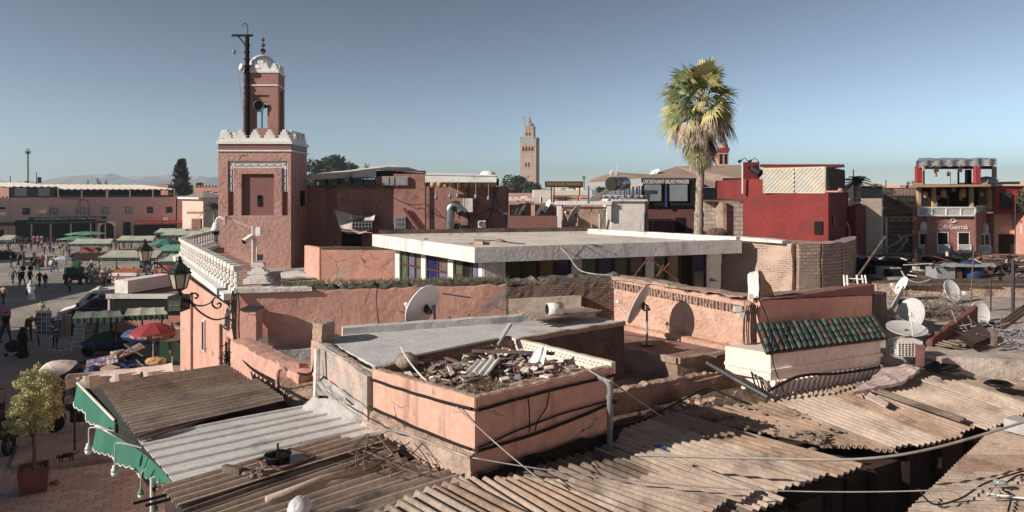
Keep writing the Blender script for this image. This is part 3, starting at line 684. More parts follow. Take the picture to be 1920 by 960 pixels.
for a,b_,nn_ in edges:
    L=(b_-a).length; d=(b_-a)/L; nrm=V((-d.y,d.x,0))*.14
    for i in range(nn_): merlon(q,a+d*L*(i+.5)/nn_+nrm+V((0,0,zc)),d,L/nn_*.95,hm,.22)
    q.box((a+b_)/2+nrm+V((0,0,zc+.06)),(L-.05,.24,.12),math.atan2(d.y,d.x))
q.build('battlements',M_white,t)
# lantern tower
UD=MDp+.55; ux0=wx(456,UD); ux1=wx(521.5,UD); zt2=w(0,136,UD).z; zl=wz(262)
ft2=[(ux0,UD),(ux1,UD),(ux1-.14,UD+1.4),(ux0-.14,UD+1.4)]
def uz(y): return w(0,y,UD).z
q=MB(); ox0,ox1=wx(478,UD),wx(500,UD); rx0,rx1=wx(474.5,UD),wx(504.5,UD)
zo0,zo1=uz(240),uz(200)
q.box(((ux0+rx0)/2,UD+.15,(zl+zt2)/2),(rx0-ux0,.3,zt2-zl)); q.box(((ux1+rx1)/2,UD+.15,(zl+zt2)/2),(ux1-rx1,.3,zt2-zl))
q.box(((rx0+rx1)/2,UD+.15,(uz(178)+zt2)/2),(rx1-rx0,.3,zt2-uz(178))); q.box(((rx0+rx1)/2,UD+.15,(zl+zo0)/2),(rx1-rx0,.3,zo0-zl))
q.box(((rx0+ox0)/2,UD+.2,(uz(178)+zo0)/2),(ox0-rx0,.2,uz(178)-zo0)); q.box(((rx1+ox1)/2,UD+.2,(uz(178)+zo0)/2),(rx1-ox1,.2,uz(178)-zo0))
q.box(((ox0+ox1)/2,UD+.2,(uz(178)+uz(192))/2),(ox1-ox0,.2,uz(178)-uz(192)))
# back wall with the same opening, side walls
yb=UD+1.2; bx0,bx1=w(474,0,yb).x,w(504,0,yb).x; u0_,u1_=ux0-.08,ux1-.16
for xa_,xb_,za_,zb__ in ((u0_,bx0,zl,zt2),(bx1,u1_,zl,zt2),(bx0,bx1,uz(186),zt2),(bx0,bx1,zl,zo0)): q.box(((xa_+xb_)/2,yb,(za_+zb__)/2),(xb_-xa_,.2,zb__-za_))
for sx in (0,1):
    a=V(ft2[0]+(0,)) if sx==0 else V(ft2[1]+(0,)); b_=V(ft2[3]+(0,)) if sx==0 else V(ft2[2]+(0,)); off=V((.12 if sx==0 else -.12,0,0))
    q.prism([(a.x,a.y+.3),(a.x+off.x*2,a.y+.3),(b_.x+off.x*2,b_.y),(b_.x,b_.y)],uz(168),zt2)
    for f0,f1 in ((0,.28),(.72,1)):
        p=a.lerp(b_,f0);r_=a.lerp(b_,f1); q.prism([(p.x,p.y+.01),(p.x+off.x*2,p.y+.01),(r_.x+off.x*2,r_.y),(r_.x,r_.y)],zl,uz(168))
q.build('lantern_tower',M_brown,t)
MB().prism(ft2,zt2,zt2+.03).build('lantern_roof',M_mind,t)
def ring2(y0,y1,o,nm):
    cxx=sum(p[0] for p in ft2)/4; cyy=sum(p[1] for p in ft2)/4
    MB().prism([(p[0]+math.copysign(o,p[0]-cxx),p[1]+math.copysign(o,p[1]-cyy)) for p in ft2],uz(y1),uz(y0)).build(nm,M_white,t)
ring2(132,136.5,.05,'moulding')
q=MB(); 
for a,b_ in ((0,1),(1,2),(2,3),(3,0)):
    p=V(ft2[a]+(0,));r_=V(ft2[b_]+(0,)); q.seg(V((p.x,p.y,uz(160)))+V((0,-.02 if a==0 else 0,0)),V((r_.x,r_.y,uz(160)))+V((0,-.02 if a==0 else 0,0)),.06,.07)
q.build('string_course',M_white,t)
q=MB(); zc=uz(132); hm=uz(118)-zc
for a,b_ in ((0,1),(1,2),(2,3),(3,0)):
    p=V(ft2[a]+(0,));r_=V(ft2[b_]+(0,)); L=(r_-p).length; d=(r_-p)/L; nrm=V((-d.y,d.x,0))*.08
    for i in range(4): merlon(q,p+d*L*(i+.5)/4+nrm+V((0,0,zc)),d,L/4*.95,hm,.13)
q.build('battlements',M_white,t)
dc=V((wx(493,UD+.7),UD+.7,0)); q=MB(); rd=.64; zd=uz(130)+.1; n_=64; vs=[]
for i in range(11):
    a=math.pi/2*i/10; 
    for k_ in range(n_):
        th=2*math.pi*k_/n_; rr_=rd*math.cos(a)*(1+.06*abs(math.sin(th*9)))
        vs.append((dc.x+rr_*math.cos(th),dc.y+rr_*math.sin(th),zd+.1+(.66*math.sin(a))))
q.add(vs,[(i*n_+k_,i*n_+(k_+1)%n_,(i+1)*n_+(k_+1)%n_,(i+1)*n_+k_) for i in range(10) for k_ in range(n_)]); q.lathe([(rd+.06,zd-.1),(rd+.06,zd+.1)],(dc.x,dc.y,0),24)
q.build('dome',M_white,t,True)
q=MB(); 
for y,r in ((97,.15),(86,.11),(76,.09)): q.ball((dc.x,dc.y,w(0,y,UD+.9).z),r,10,6)
q.tube([(dc.x,dc.y,zd+.6),(dc.x,dc.y,w(0,69,UD+.9).z)],[.03,.012],5); q.build('finial',M_wood,t,True)
# loudspeakers
def horn(c,d,r,lab):
    c=V(c); M=V(d).to_track_quat('Z','Y').to_matrix()
    tt=thing('loudspeaker',c,lab,'loudspeaker')
    MB().lathe([(.05,-.4),(.06,-.1),(.1,0),(.2*r/.28,.1),(r,.25),(r+.02,.27),(r-.02,.26),(r*.6,.13),(.06,.05)],c,16,M).build('horn',M_dgrey,tt,True)
    MB().lathe([(.1,-.5),(.1,-.32)],c,10,M).build('driver',M_black,tt)
    MB().seg(c+V((0,.1,-.1)),c+V((0,.1,-1.1)),.05).build('stand',M_dgrey,tt)
horn(w(490,199,UD+.15),(-.1,-1,-.1),.29,'round black horn loudspeaker in the tower opening')
q=thing('loudspeaker',w(461,132,UD),'white horn loudspeaker beside the battlements of the upper tower','loudspeaker')
MB().lathe([(.05,-.3),(.06,0),(.2,.22)],w(459,128,UD-.1),12,V((-.5,-.6,.1)).to_track_quat('Z','Y').to_matrix()).build('horn',M_white,q,True)
# mast
mx0=w(463,250,MDp+.5); t=thing('mast',(mx0.x,mx0.y,wz(262)),'dark timber mast with a crossbar and iron hook rising beside the tower lantern','mast')
MB().tube([(mx0.x,mx0.y,wz(262)),w(463.5,68,MDp+.5)],[.14,.11],8).build('pole',M_mast,t)
q=MB(); q.seg(w(435,66.5,MDp+.5),w(474,66.5,MDp+.5),.12,.1); q.seg(w(447,68,MDp+.5),w(460,84,MDp+.5),.06); q.build('crossbar',M_mast,t)
q=MB(); q.tube(spline([w(464,66,MDp+.4),w(464.5,52,MDp+.4),w(461,44,MDp+.4),w(455,46,MDp+.4),w(454,51,MDp+.4)],5),.02,5); q.build('hook',M_black,t)
q=MB()
for y in range(85,258,13): MB().lathe([(.155,-.04),(.155,.04)],w(463.2,y,MDp+.5),8).build('iron_band',M_black,t)
q=MB(); q.ball(w(439,97,MDp+.4),(.1,.1,.12),8,5); q.build('pulley',M_grey,t)
q=MB(); q.tube([w(439,68,MDp+.4),w(439,94,MDp+.4)],.012,4); q.tube([w(441,98,MDp+.4),w(448,150,MDp+.4),w(456,215,MDp+.4)],.014,4); q.build('rope',M_pcable,t)
# ---------------------------------------------------------------- brown-red block behind the tower
BD=37.0
def wb(x,y,D=BD): return w(x,y,D)
t=thing('terrace_block',(wb(650,0).x,BD,0),'brown-red rooftop block with a recessed bay, between the tower and the tented terrace','building')
q=MB()
# angled bays: left piece, recess, right piece
zt=wb(0,352).z
pl=[wb(575,0),wb(613,0),wb(632,0,BD-.9),wb(695,0,BD-.6),wb(742,0,BD-.6),wb(742,0,BD+7),wb(575,0,BD+7)]
pl=[(p.x,p.y) for p in pl]; q.rprism(pl,3,[zt+.0,zt-.02,zt-.02,zt,zt+.1,zt+.1,zt],.5,.02); q.build('wall',M_brown,t)
q=MB(); q.rwall(pl[0],pl[1],.35,zt,zt+.12,.3,.03,.05); q.rwall(pl[1],pl[2],.3,zt,zt+.12,.3,.03,.05); q.rwall(pl[2],pl[4],.3,zt,zt+.14,.3,.03,.06); q.build('coping',M_earthd,t)
MB().fb(638,376,686,377.5,BD-1.05,.15).build('ledge',M_mind,t)
q=MB(); q.tube([wb(684,376,BD-1.0),wb(684,402,BD-1.0),wb(688,404,BD-1.0),wb(688,462,BD-1.0)],.06,6); q.build('drainpipe',M_mind,t)
MB().fb(641,433,675,464,BD-1.0,.5).build('doorway',M_dark,t)
# balcony with awning and junk on the bay
tt=thing('tarpaulin_heap',w(665,440,BD-1.6),'window cage wrapped in torn white tarpaulin with plates stacked on top','tarpaulin')
q=MB(); q.sheet(w(626,400,BD-1.0),w(704,404,BD-1.0),w(698,436,BD-2.1),w(640,432,BD-2.1),.03,14,8,lambda u,v_,p:V((0,-.1*math.sin(v_*3),.22*noise.noise(p*1.6)+.35*abs(u-.5)**1.5)))
q.sheet(w(640,432,BD-2.1),w(698,436,BD-2.1),w(697,437,BD-1.2),w(652,438,BD-1.2),.02,6,4); q.build('tarpaulin',M_cream,tt)
MB().fb(660,414,698,429,BD-2.2,.5).build('cage',M_dgrey,tt); q=MB()
for i in range(7): q.fb(660+i*6,414,661+i*6,429,BD-2.25,.05)
for y in (418,424): q.fb(660,y,698,y+.8,BD-2.26,.05)
q.build('cage_bars',M_grey,tt)
q=MB()
for i,x in enumerate((663,668,674,678)): q.tube([w(x,411,BD-2.0),w(x+(2 if i%2 else -2),401 if i in (0,3) else 407,BD-2.0)],[.12,.02],5)
q.ball(w(668,411,BD-2),(.4,.3,.12),8,4,.2); q.build('scrap_pile',M_dgrey,tt)
# tented terrace
TD=38.5
t=thing('tented_terrace',(wb(680,0).x,TD,wb(0,352).z),'roof terrace under a long cream canvas roof with ornate iron screens','terrace')
za=w(0,330,TD).z
q=MB(); A_=w(583,327,TD-.8); B_=w(705,319,TD-1.2); C_=w(748,308,TD+2.5); Dq=w(625,322,TD+6)
q.sheet(A_,B_,C_,Dq,.04,10,4,lambda u,v_,p:V((0,0,.05*noise.noise(p)))); E_=w(798,324,TD-1)
q.add([B_,E_,C_],[(0,1,2)]); q.sheet(A_,B_,w(705,331,TD-1.25),w(583,337,TD-.85),.03,8,1); q.build('canvas_roof',M_cream,t)
q=MB(); q.fb(705,320,798,331,TD-.8,.1); q.build('fascia',M_black,t)
q=MB()
for x in (591,612,635,659,681,704): q.fb(x-1.2,334,x+1.2,359,TD-.5,.12)
q.fb(590,332,706,334.5,TD-.5,.12); q.fb(590,356,706,358,TD-.5,.12); q.build('frame',M_black,t)
q=MB(); 
for j in range(5):
    x0=592.5+j*22.6
    for i in range(3):
        for k in range(3):
            cx_,cy_=x0+3.5+i*7,338+k*7.2; pts=[w(cx_+3*math.cos(a*.7)*(1-a/14),cy_+3*math.sin(a*.7)*(1-a/14),TD-.42) for a in range(12)]; q.tube(pts,.025,3)
    for i in range(2): q.tube([w(x0+7+i*7,334,TD-.42),w(x0+7+i*7,357,TD-.42)],.02,3)
q.build('scrollwork',M_grey,t)
MB().fb(592,336,704,357,TD+.1,.05).build('glazing',mat('mottled_glazing',0xa5a498,0x5f625a,s=2.2,rough=.3,bump=0),t)
# tall pinkish block to the right
q=MB(); q.fb(738,326,798,470,BD-.8,8); q.fb(797.9,349.5,952,470,BD-2.5,9); q.fb(705,331,738.2,353,BD-.5,6)
solo_t=thing('cafe_block',(wb(850,0).x,BD-2,0),'wide brown-red windowless block with air conditioners, a duct and a white scalloped awning','building')
# re-home the geometry
q.build('wall',M_brown,solo_t); t=solo_t
q=MB(); q.fb(796.5,333,798.5,440,BD-2.7,.1); q.fb(877.5,349,879.5,440,BD-2.6,.1); q.fb(951,355,953,440,BD-2.6,.1); q.build('downpipe',M_dgrey,t)
fo=MB().fb(716,330.5,766,348.5,BD-.95,.1).build('window',M_salmon,t); q=MB(); q.fb(717.5,332,729,347,BD-1,.03); q.fb(732,332,739,347,BD-1,.03); q.fb(742,332,764,347,BD-1,.03); q.build('pane',M_bglass,fo)
fo=MB().fb(739,406,760,437,BD-.95,.14).build('barred_window',M_bglass,t); q=MB()
for i in range(4): q.fb(739+i*6.5,406,740.5+i*6.5,437,BD-1.05,.05)
for i in range(4): q.fb(739,408+i*9,760,409+i*9,BD-1.06,.05)
q.build('bars',M_grey,fo)
MB().tube([w(756,391,BD-1),w(788,435,BD-1)],.1,7).build('waste_pipe',M_mind,t)
D_=BD-2.6
q=MB()
def scallop(q,x0,y0,x1,y1,D,n_,mi=0,dep=.03,dy=2.2):
    pts=[w(x0,y0,D)]; pts.append(w(x1,y0,D)); N=n_*4
    for i in range(N+1):
        u=1-i/N; pts.append(w(x0+(x1-x0)*u,y1+dy*abs(math.sin(u*n_*math.pi))-dy,D))
    m=len(pts); q.add(pts+[p+V((0,dep,0)) for p in pts],[tuple(range(m)),tuple(range(m,2*m))[::-1]]+[(i,(i+1)%m,m+(i+1)%m,m+i) for i in range(m)],mi)
scallop(q,797,328,931,342.5,D_-1.4,34); q.slab([w(797,328,D_-1.4),w(931,330.5,D_-1.4),w(931,326,D_+1.5),w(800,324,D_+1.5)],.03); q.build('scalloped_awning',M_white,t)
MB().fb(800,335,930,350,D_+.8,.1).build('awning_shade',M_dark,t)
gp='wicker lampshades under the white awning'
for i in range(10):
    x=812+i*12.3; o=solo('lampshade',MB().lathe([(.04,0),(.13,-.05),(.16,-.2),(.12,-.33),(.11,-.33)],w(x,339,D_-.6),9),M_pine,'small woven lampshade hanging in the row under the white scalloped awning','lampshade',gp,True)
gp='string-hung bulbs below the white awning'
for i,(x,y) in enumerate(((817.5,369),(844,367),(858,366),(892,368),(916,371))):
    tt=thing('hanging_bulb',w(x,y,D_-1.5),'small bulb on a pale cord below the white scalloped awning','bulb',gp)
    MB().tube([w(x+(1 if i==2 else 0),340,D_-1.4),w(x,y-3,D_-1.4)],.012,4).build('cord',M_pcable,tt); MB().lathe([(.03,.12),(.06,.06),(.09,-.05),(.05,-.14)],w(x,y,D_-1.4),8).build('bulb',M_bglass,tt,True)
def ac(x0,y0,x1,y1,D,label,fx=.5):
    a=w(x0,y1,D);b_=w(x1,y0,D); tt=thing('air_conditioner',a,label,'air conditioner')
    MB().box(((a.x+b_.x)/2,D+.18,(a.z+b_.z)/2),(b_.x-a.x,.36,b_.z-a.z)).build('casing',M_white,tt)
    c=V((a.x+(b_.x-a.x)*fx,D-.01,(a.z+b_.z)/2)); r=(b_.z-a.z)*.4; Mx=Matrix.Rotation(math.pi/2,4,'X').to_3x3()
    MB().lathe([(r,0),(r,.02)],c,18,Mx).build('fan',M_dgrey,tt)
    q=MB()
    for k in range(3): 
        rr_=r*(k+1)/3; q.tube([c+V((rr_*math.cos(i*.628),-.03,rr_*math.sin(i*.628))) for i in range(11)],.008,3)
    for k in range(6): q.seg(c+V((0,-.03,0)),c+V((r*math.cos(k),-.03,r*math.sin(k))),.012)
    q.build('grille',M_grey,tt)
    MB().box((a.x+(b_.x-a.x)*.93,D-.006,a.z+(b_.z-a.z)*.75),(.06,.01,.06)).build('badge',M_redc,tt); return tt
ac(849,417.5,863.5,432,D_-.4,'white air conditioner just right of the silver duct',.5); ac(896,413.5,910.5,427,D_-.4,'white air conditioner on the right part of the brown block',.5)
tt=thing('exhaust_duct',w(847,436,D_-.6),'shiny silver exhaust duct bent over like a cane on the brown block','duct')
q=MB(); pts=[w(843.5,440,D_-.6),w(843.5,396,D_-.6)]; 
for i in range(9): a=math.pi*(1-i/8); pts.append(w(854+10.5*math.cos(a),395-11*math.sin(a),D_-.6))
pts.append(w(864.5,399,D_-.6))
q2=[]; 
for i in range(len(pts)-1):
    for k in range(6 if i==0 else 1): q2.append(pts[i].lerp(pts[i+1],k/(6 if i==0 else 1)))
q2.append(pts[-1]); q.tube(q2,.22,14); q.build('pipe',M_galv,tt,True)
q=MB()
for i in range(5): q.lathe([(.235,-.02),(.235,.02)],w(843.5,398+i*9,D_-.6),14)
q.build('seam',M_galv,tt)
tt=thing('fan_box',w(860,398,D_-.3),'grey fan box with a pale front panel standing out above the silver duct','box')
MB().fb(846,371,870,397,D_-.35,.35).build('casing',M_brown,tt); MB().fb(868.5,372,886,397.5,D_-.75,.7).build('panel',M_whited,tt); q=MB(); q.seg(w(861,398,D_-.4),w(861,409,D_-.2),.05); q.seg(w(868,398,D_-.4),w(861,405,D_-.2),.05); q.build('bracket',M_black,tt)
tt=thing('water_tank',w(917,349,D_+.6),'white plastic water tank standing behind the right end of the scalloped awning','water tank')
MB().lathe([(.3,0),(.42,.05),(.42,.55),(.3,.7),(.15,.72)],w(915,347,D_+.6),14).build('tank',M_white,tt,True)
MB().fb(920,329,932,348,D_-.2,.5).build('side_tank',M_white,tt); MB().fb(931.5,335,935.5,349,D_-.3,.2).build('valve',M_blue,tt)
def cable(pts,r,label,m=None,n=7,name='cable',cat='cable'):
    return solo(name,MB().tube(spline(pts,n),r,5),m or M_cable,label,cat,smooth=True)
cable([w(925,350,D_-.1),w(925,372,D_-.1),w(921,400,D_-.1),w(911,418,D_-.15)],.035,'dark blue hose running down from the water tank to the right air conditioner',M_blue,name='hose',cat='hose')
cable([w(934,350,D_-.1),w(929,362,D_-.1),w(933,380,D_-.1),w(945,405,D_-.1),w(952,420,D_-.1)],.03,'dark hose curving down the right edge of the brown block',M_blue,name='hose',cat='hose')
cable([w(738,371,D_+1.5),w(760,381,D_+1.5),w(780,384,D_+1.5),w(797,382,D_-.1)],.02,'black cable sagging across the left part of the brown block')
cable([w(800,384,D_-.1),w(815,400,D_-.1),w(830,408,D_-.1),w(843,408,D_-.1)],.018,'thin cable curving down to the silver duct')
cable([w(881,405,D_-.1),w(900,402,D_-.1),w(920,391,D_-.1),w(935,400,D_-.1),w(951,412,D_-.1)],.016,'thin cable peaking between the two hoses')
# small satellite dish builder
def dish(c,d,r,label,m=None,rot_arm=0,pole=None,cup=True,deep=.16,squash=1.08,cat='satellite dish',pm=None):
    c=V(c); d=V(d).normalized(); Mq=d.to_track_quat('Z','Y').to_matrix()
    base=V((c.x,c.y,pole[2])) if pole else c
    tt=thing('satellite_dish',base,label,cat)
    prof=[(0.001,0)]+[(r*i/8,deep*r*(i/8)**2) for i in range(1,9)]; back=[(r*1.02,deep*r+.004),(r*1.02,deep*r-.02)]+[(r*i/8,deep*r*(i/8)**2-.02) for i in range(8,0,-1)]
    MB().lathe(prof+back,c,28,Mq,sy=squash).build('reflector',m or M_dish,tt,True)
    dn=Mq@V((0,-1,0)); 
    if dn.z>0: dn=-dn
    foot=c+dn*r*squash*.97+d*deep*r; foc=c+d*r*1.25+dn*r*.45
    q=MB(); q.tube([foot,foc],.012+.006*r,5); sdv=Mq@V((1,0,0)); q.tube([c+sdv*r*.7+d*.1*r+dn*.5*r,foc],.006,4); q.build('arm',m or M_dish,tt)
    MB().tube([foc-d*.02,foc+(c-foc).normalized()*.1],[.035,.045],8).build('feed_horn',M_white,tt,True)
    bk=c-d*.06; q=MB(); q.box(bk,(.11,.05,.15),math.atan2(d.y,d.x)+math.pi/2); q.seg(bk+V((0,0,.1)),bk-d*.18,.03); q.seg(bk-V((0,0,.1)),bk-d*.18,.03)
    q.build('bracket',M_dgrey,tt)
    if pole: 
        p0=V(pole); MB().tube([p0,V((p0.x,p0.y,bk.z+.05)) if pm is None else bk,bk-d*.15],.028,7).build('pole',M_grey,tt); MB().box(p0+V((0,0,.02)),(.26,.26,.04)).build('foot_plate',M_dgrey,tt)
    return tt
dish(w(656,333,TD-1.2),(-.75,.3,.45),.33,'grey satellite dish in front of the iron screens of the tented terrace',pole=w(657,352,TD-1.2))
# ---------------------------------------------------------------- white pavilion
ZP=7.28
p=[g(698,439,ZP),g(890,464,ZP),g(1391,449.5,ZP),g(1105,433,ZP)]
t=thing('white_pavilion',(p[1].x,p[1].y,5.2),'white flat-roofed pavilion with a deep fascia and coloured glass windows in brown frames','pavilion')
LP=p
def inset(P,dd):
    c=sum(P,V((0,0,0)))/len(P); out=[]
    n_=len(P)
    for i in range(n_):
        a,b_,c_=P[i-1],P[i],P[(i+1)%n_]; e1=(b_-a).normalized(); e2=(c_-b_).normalized(); n1=V((-e1.y,e1.x,0)); n2=V((-e2.y,e2.x,0))
        if (c-b_).dot(n1)<0: n1=-n1
        if (c-b_).dot(n2)<0: n2=-n2
        k=dd/(1+n1.dot(n2)); out.append(b_+(n1+n2)*k)
    return out
fz=.47
MB().rprism(p,ZP-fz,ZP-.12,.5,.008).build('roof_slab',M_whited,t)
i1=inset(p,.28)
q=MB()
for a in range(4):
    b_=(a+1)%4; q.add([p[a],p[b_],i1[b_],i1[a],p[a]-V((0,0,.12)),p[b_]-V((0,0,.12)),i1[b_]-V((0,0,.12)),i1[a]-V((0,0,.12))],[(0,1,2,3),(0,4,5,1),(3,2,6,7)])
q.build('roof_lip',M_whited,t)
MB().add([x+V((0,0,-.09)) for x in i1],[(0,1,2,3)]).build('roof_surface',mat('pale_roof_screed',0xd9c9b8,0xc8b7a6,s=.8,stain=0xb39f8d,st=.4,ss=.6,bump=.4,bs=20),t)
# raised back parapets
q=MB(); q.rwall(p[0].lerp(p[3],.03),p[3],.22,ZP-.1,ZP+.16,.4,.01,.01); q.build('back_parapet',M_earthd,t)  # shaded side of the parapet, its shade put in as a dark colour
q=MB(); q.rwall(p[3],p[2].lerp(p[3],.02),.3,ZP-.1,ZP+.1,.4,.01,.01); q.build('side_parapet',M_whited,t)
wi=inset(p,.62); z0,z1=5.2,ZP-fz
MB().prism(inset(p,1.2),z0,z1).build('room_interior',M_dark,t)
gl=[mat('olive_glass',0x565a28,0x474a20,s=2,rough=.15,bump=0,spec=.6),mat('green_glass',0x466a3c,0x3a5a32,s=2,rough=.15,bump=0,spec=.6),mat('blue_glass',0x232f66,0x1d2856,s=2,rough=.15,bump=0,spec=.6),mat('lilac_glass',0x6c6c90,0x5c5c80,s=2,rough=.15,bump=0,spec=.6),mat('amber_glass',0x8c6a2c,0x7a5c26,s=2,rough=.15,bump=0,spec=.6),mat('brown_glass',0x6e6254,0x5d5246,s=2,rough=.15,bump=0,spec=.6)]
M_frame=mat('dark_red_frame',0x5c3026,0x4a241c,s=3,bump=.2)
def wallrun(a,b_,pill,wins,lab):
    d=(b_-a); L=d.length; d/=L; nn_=V((d.y,-d.x,0)); rz=math.atan2(d.y,d.x)
    def blk(q,u0,u1,za,zb,o,dep): c=a+d*((u0+u1)/2)*L+nn_*(o-dep/2); q.box((c.x,c.y,(za+zb)/2),((u1-u0)*L,dep,zb-za),rz)
    for u0,u1 in pill: q=MB(); blk(q,u0,u1,z0,z1,.05,.3); q.build('pillar',M_whited,t)
    for u0,u1,cols in wins:
        q=MB(); n_=len(cols); wf=.05/L
        blk(q,u0,u1,z1-.09,z1,0,.1); blk(q,u0,u1,z0,z0+.35,0,.1)
        for k in range(n_+1): u=u0+(u1-u0)*k/n_; blk(q,max(u0,u-wf),min(u1,u+wf),z0+.35,z1-.09,0,.1)
        for k,(c1,c2) in enumerate(cols):
            if c2 is not None: blk(q,u0+(u1-u0)*k/n_+wf,u0+(u1-u0)*(k+1)/n_-wf,z0+.95,z0+1.01,0,.08)
        f=q.build('window_frame',M_frame,t)
        for k,(c1,c2) in enumerate(cols):
            ua=u0+(u1-u0)*k/n_+wf; ub=u0+(u1-u0)*(k+1)/n_-wf
            if c2 is None: q=MB(); blk(q,ua,ub,z0+.35,z1-.09,-.04,.02); q.build('pane',gl[c1] if c1>=0 else M_dark,f)
            else:
                q=MB(); blk(q,ua,ub,z0+1.01,z1-.09,-.04,.02); q.build('pane',gl[c1],f); q=MB(); blk(q,ua,ub,z0+.35,z0+.95,-.04,.02); q.build('pane',gl[c2],f)
wallrun(wi[0],wi[1],[(0,.06),(.345,.40),(.655,.71),(.965,1)],[(.06,.345,[(1,1),(3,3),(5,5)]),(.40,.655,[(2,2),(5,3)]),(.71,.965,[(1,1),(-1,None),(3,3)])],'')
wallrun(wi[1],wi[2],[(0,.085),(.36,.405),(.69,.73),(.985,1)],[(.085,.36,[(0,0),(0,None),(4,None),(2,5)]),(.405,.69,[(1,1),(2,5),(1,None),(5,5)]),(.73,.985,[(1,1),(4,None),(-1,None),(2,5)])],'')
solo('stone_block',MB().rprism([(x.x,x.y) for x in (g(888,458,7.2),g(905,459,7.2),g(907,454,7.2),g(890,453,7.2))],7.2,7.3,.1,.015).ball(w(937,453,24),(.2,.14,.09),8,5,.1),M_earth,'small brown stone block lying on the white pavilion roof','stone')
cable([g(880,457,7.22),g(905,452,7.22),g(935,451,7.22),g(960,455,7.22),g(985,457,7.22)],.015,'thin black wire lying across the white pavilion roof past the stone')
cable([w(802,448,24.6),w(796,451,24.4),w(799,480,24.1),w(801,487,24.0)],.018,'black cable looping over the left fascia of the white pavilion')
cable([w(1040,455,22.5),w(1062,475,21),w(1080,500,19.6),w(1095,510,18.8),w(1125,515,18.4),w(1150,516,18.3)],.02,'cable drooping from the pavilion roof to the corner of the old wall',M_pcable)
cable([w(1130,463,22),w(1100,458,22.1),w(1090,470,21.7),w(1078,482,21.4)],.014,'wire coil end hanging over the front fascia of the white pavilion')
# ---------------------------------------------------------------- flat mosque roof and low wall beside the tower
zf=5.15
pl=[g(470,508,zf),g(575,500,zf),g(735,500,zf),g(900,530,zf),g(760,545,zf),g(450,545,zf)]
pl=[V((-14.7,33.8,0)),V((-9.5,34.5,0)),V((-4.5,31,0)),V((-.9,20,0)),V((-.3,17.9,0)),V((-6.4,16.6,0)),V((-10,25.5,0)),V((-13.2,31,0))]
solo('flat_roof',MB().rprism(pl,0,zf,.8,.01),mat('pale_cement_roof',0xbcae9f,0xa8998b,s=.7,stain=0x8a7b6e,st=.4,ss=.5,bump=.5,bs=14),'pale cement flat roof stretching from the old orange wall back to the tower','roof')
a=w(577,0,30.5); b_=w(668*0+735,0,29.2)
t=thing('low_wall',(a.x,30,zf),'low orange rendered wall with a darker coping, left of the white pavilion','wall')
za=w(0,463,30).z
MB().rwall((w(576,0,30.9).x,30.9),(w(604,0,29.5).x,29.5),.25,zf,za,.3,.02,.02).build('end_wall',M_pink,t)
MB().rwall((w(604,0,29.4).x,29.4),(w(745,0,29.2).x,29.2),.25,zf,za,.3,.02,.02).build('wall',M_salmon,t)
MB().rwall((w(602,0,29.4).x,29.38),(w(745,0,29.2).x,29.18),.34,za,za+.07,.3,.02,.02).build('coping',M_earthd,t)
# stepped roof tiles slab (white sheet of corrugated plastic)
solo('roofing_sheet',MB().corr(g(525,510,zf+.1),g(600,507,zf+.1),g(602,519,zf+.1),g(528,524,zf+.1),.45,.05,.02,2),M_white,'white ribbed roofing sheet lying on the flat roof right of the tower foot','roofing sheet')
# cctv pole and finial
t=thing('camera_pole',w(476,500,17.0),'pale pink steel pole with a long side arm, in front of the tower','pole')
MB().tube([w(475.5,500,17),w(475.5,424,17)],.055,8).build('pole',mat('pale_pink_steel',0xc9a59c,0xc09a92,bump=0,rough=.5),t)
MB().tube([w(475,428,17),w(441,414,17),w(422,404,17)],.03,6).build('arm',MC['pale_pink_steel'],t)
MB().tube([w(469,443,17),w(450,424,17)],.018,5).build('brace',MC['pale_pink_steel'],t)
MB().fb(479,426,488,442,16.9,.12).build('junction_box',M_white,t); MB().fb(482,478,490,488,16.9,.1).build('black_box',M_dgrey,t)
MB().tube([w(482,440,16.95),w(481,490,16.95)],.015,4).build('conduit',M_white,t)
MB().fb(418.5,405,422,421,16.9,.12).build('mount_plate',MC['pale_pink_steel'],t)
tt=thing('dome_camera',w(405,430,17),'white dome security camera hanging at the end of the pink arm','security camera')
q=MB(); q.tube(spline([w(420,412,17),w(416,408,17),w(410,408,17),w(406,413,17),w(405,422,17)],4),.03,8); q.lathe([(.04,.14),(.07,.1),(.11,-.02),(.12,-.08),(.1,-.08)],w(405,427,17),14); q.build('housing',M_white,tt,True)
MB().ball(w(405,435,17),.085,12,8).build('lens_dome',M_black,tt,True)
tt=thing('bullet_camera',w(464,449,16.9),'white bullet security camera pointing left on the pink pole','security camera')
q=MB(); q.tube([w(472,443,16.9),w(458,453,16.75)],.07,10); q.seg(w(472,440,16.85),w(457,450,16.7),.17,.02); q.build('housing',M_white,tt); MB().tube([w(458,453,16.75),w(456,454.5,16.73)],.06,10).build('lens',M_black,tt)
t=thing('stepped_finial',w(485,530,17),'white stepped battlement ornament with peeling paint at the end of the balustrade','ornament')
q=MB(); c=w(485,531,17.0); k=17/FL
for y0,y1,hw_ in ((531,522,25),(522,518,19),(518,513,13.5),(513,508,18),(508,504,12),(504,499,8),(499,495,12),(495,492,10)):
    q.box((c.x,c.y,(w(0,y0,17).z+w(0,y1,17).z)/2),(2*hw_*k,.2+.003*hw_,(y0-y1)*k-.001),.1)
q.build('ornament',mat('peeling_white_paint',0xd9d2ca,0xccc3ba,s=4,stain=0x8a4a38,st=.12,ss=5,bump=.4),t)
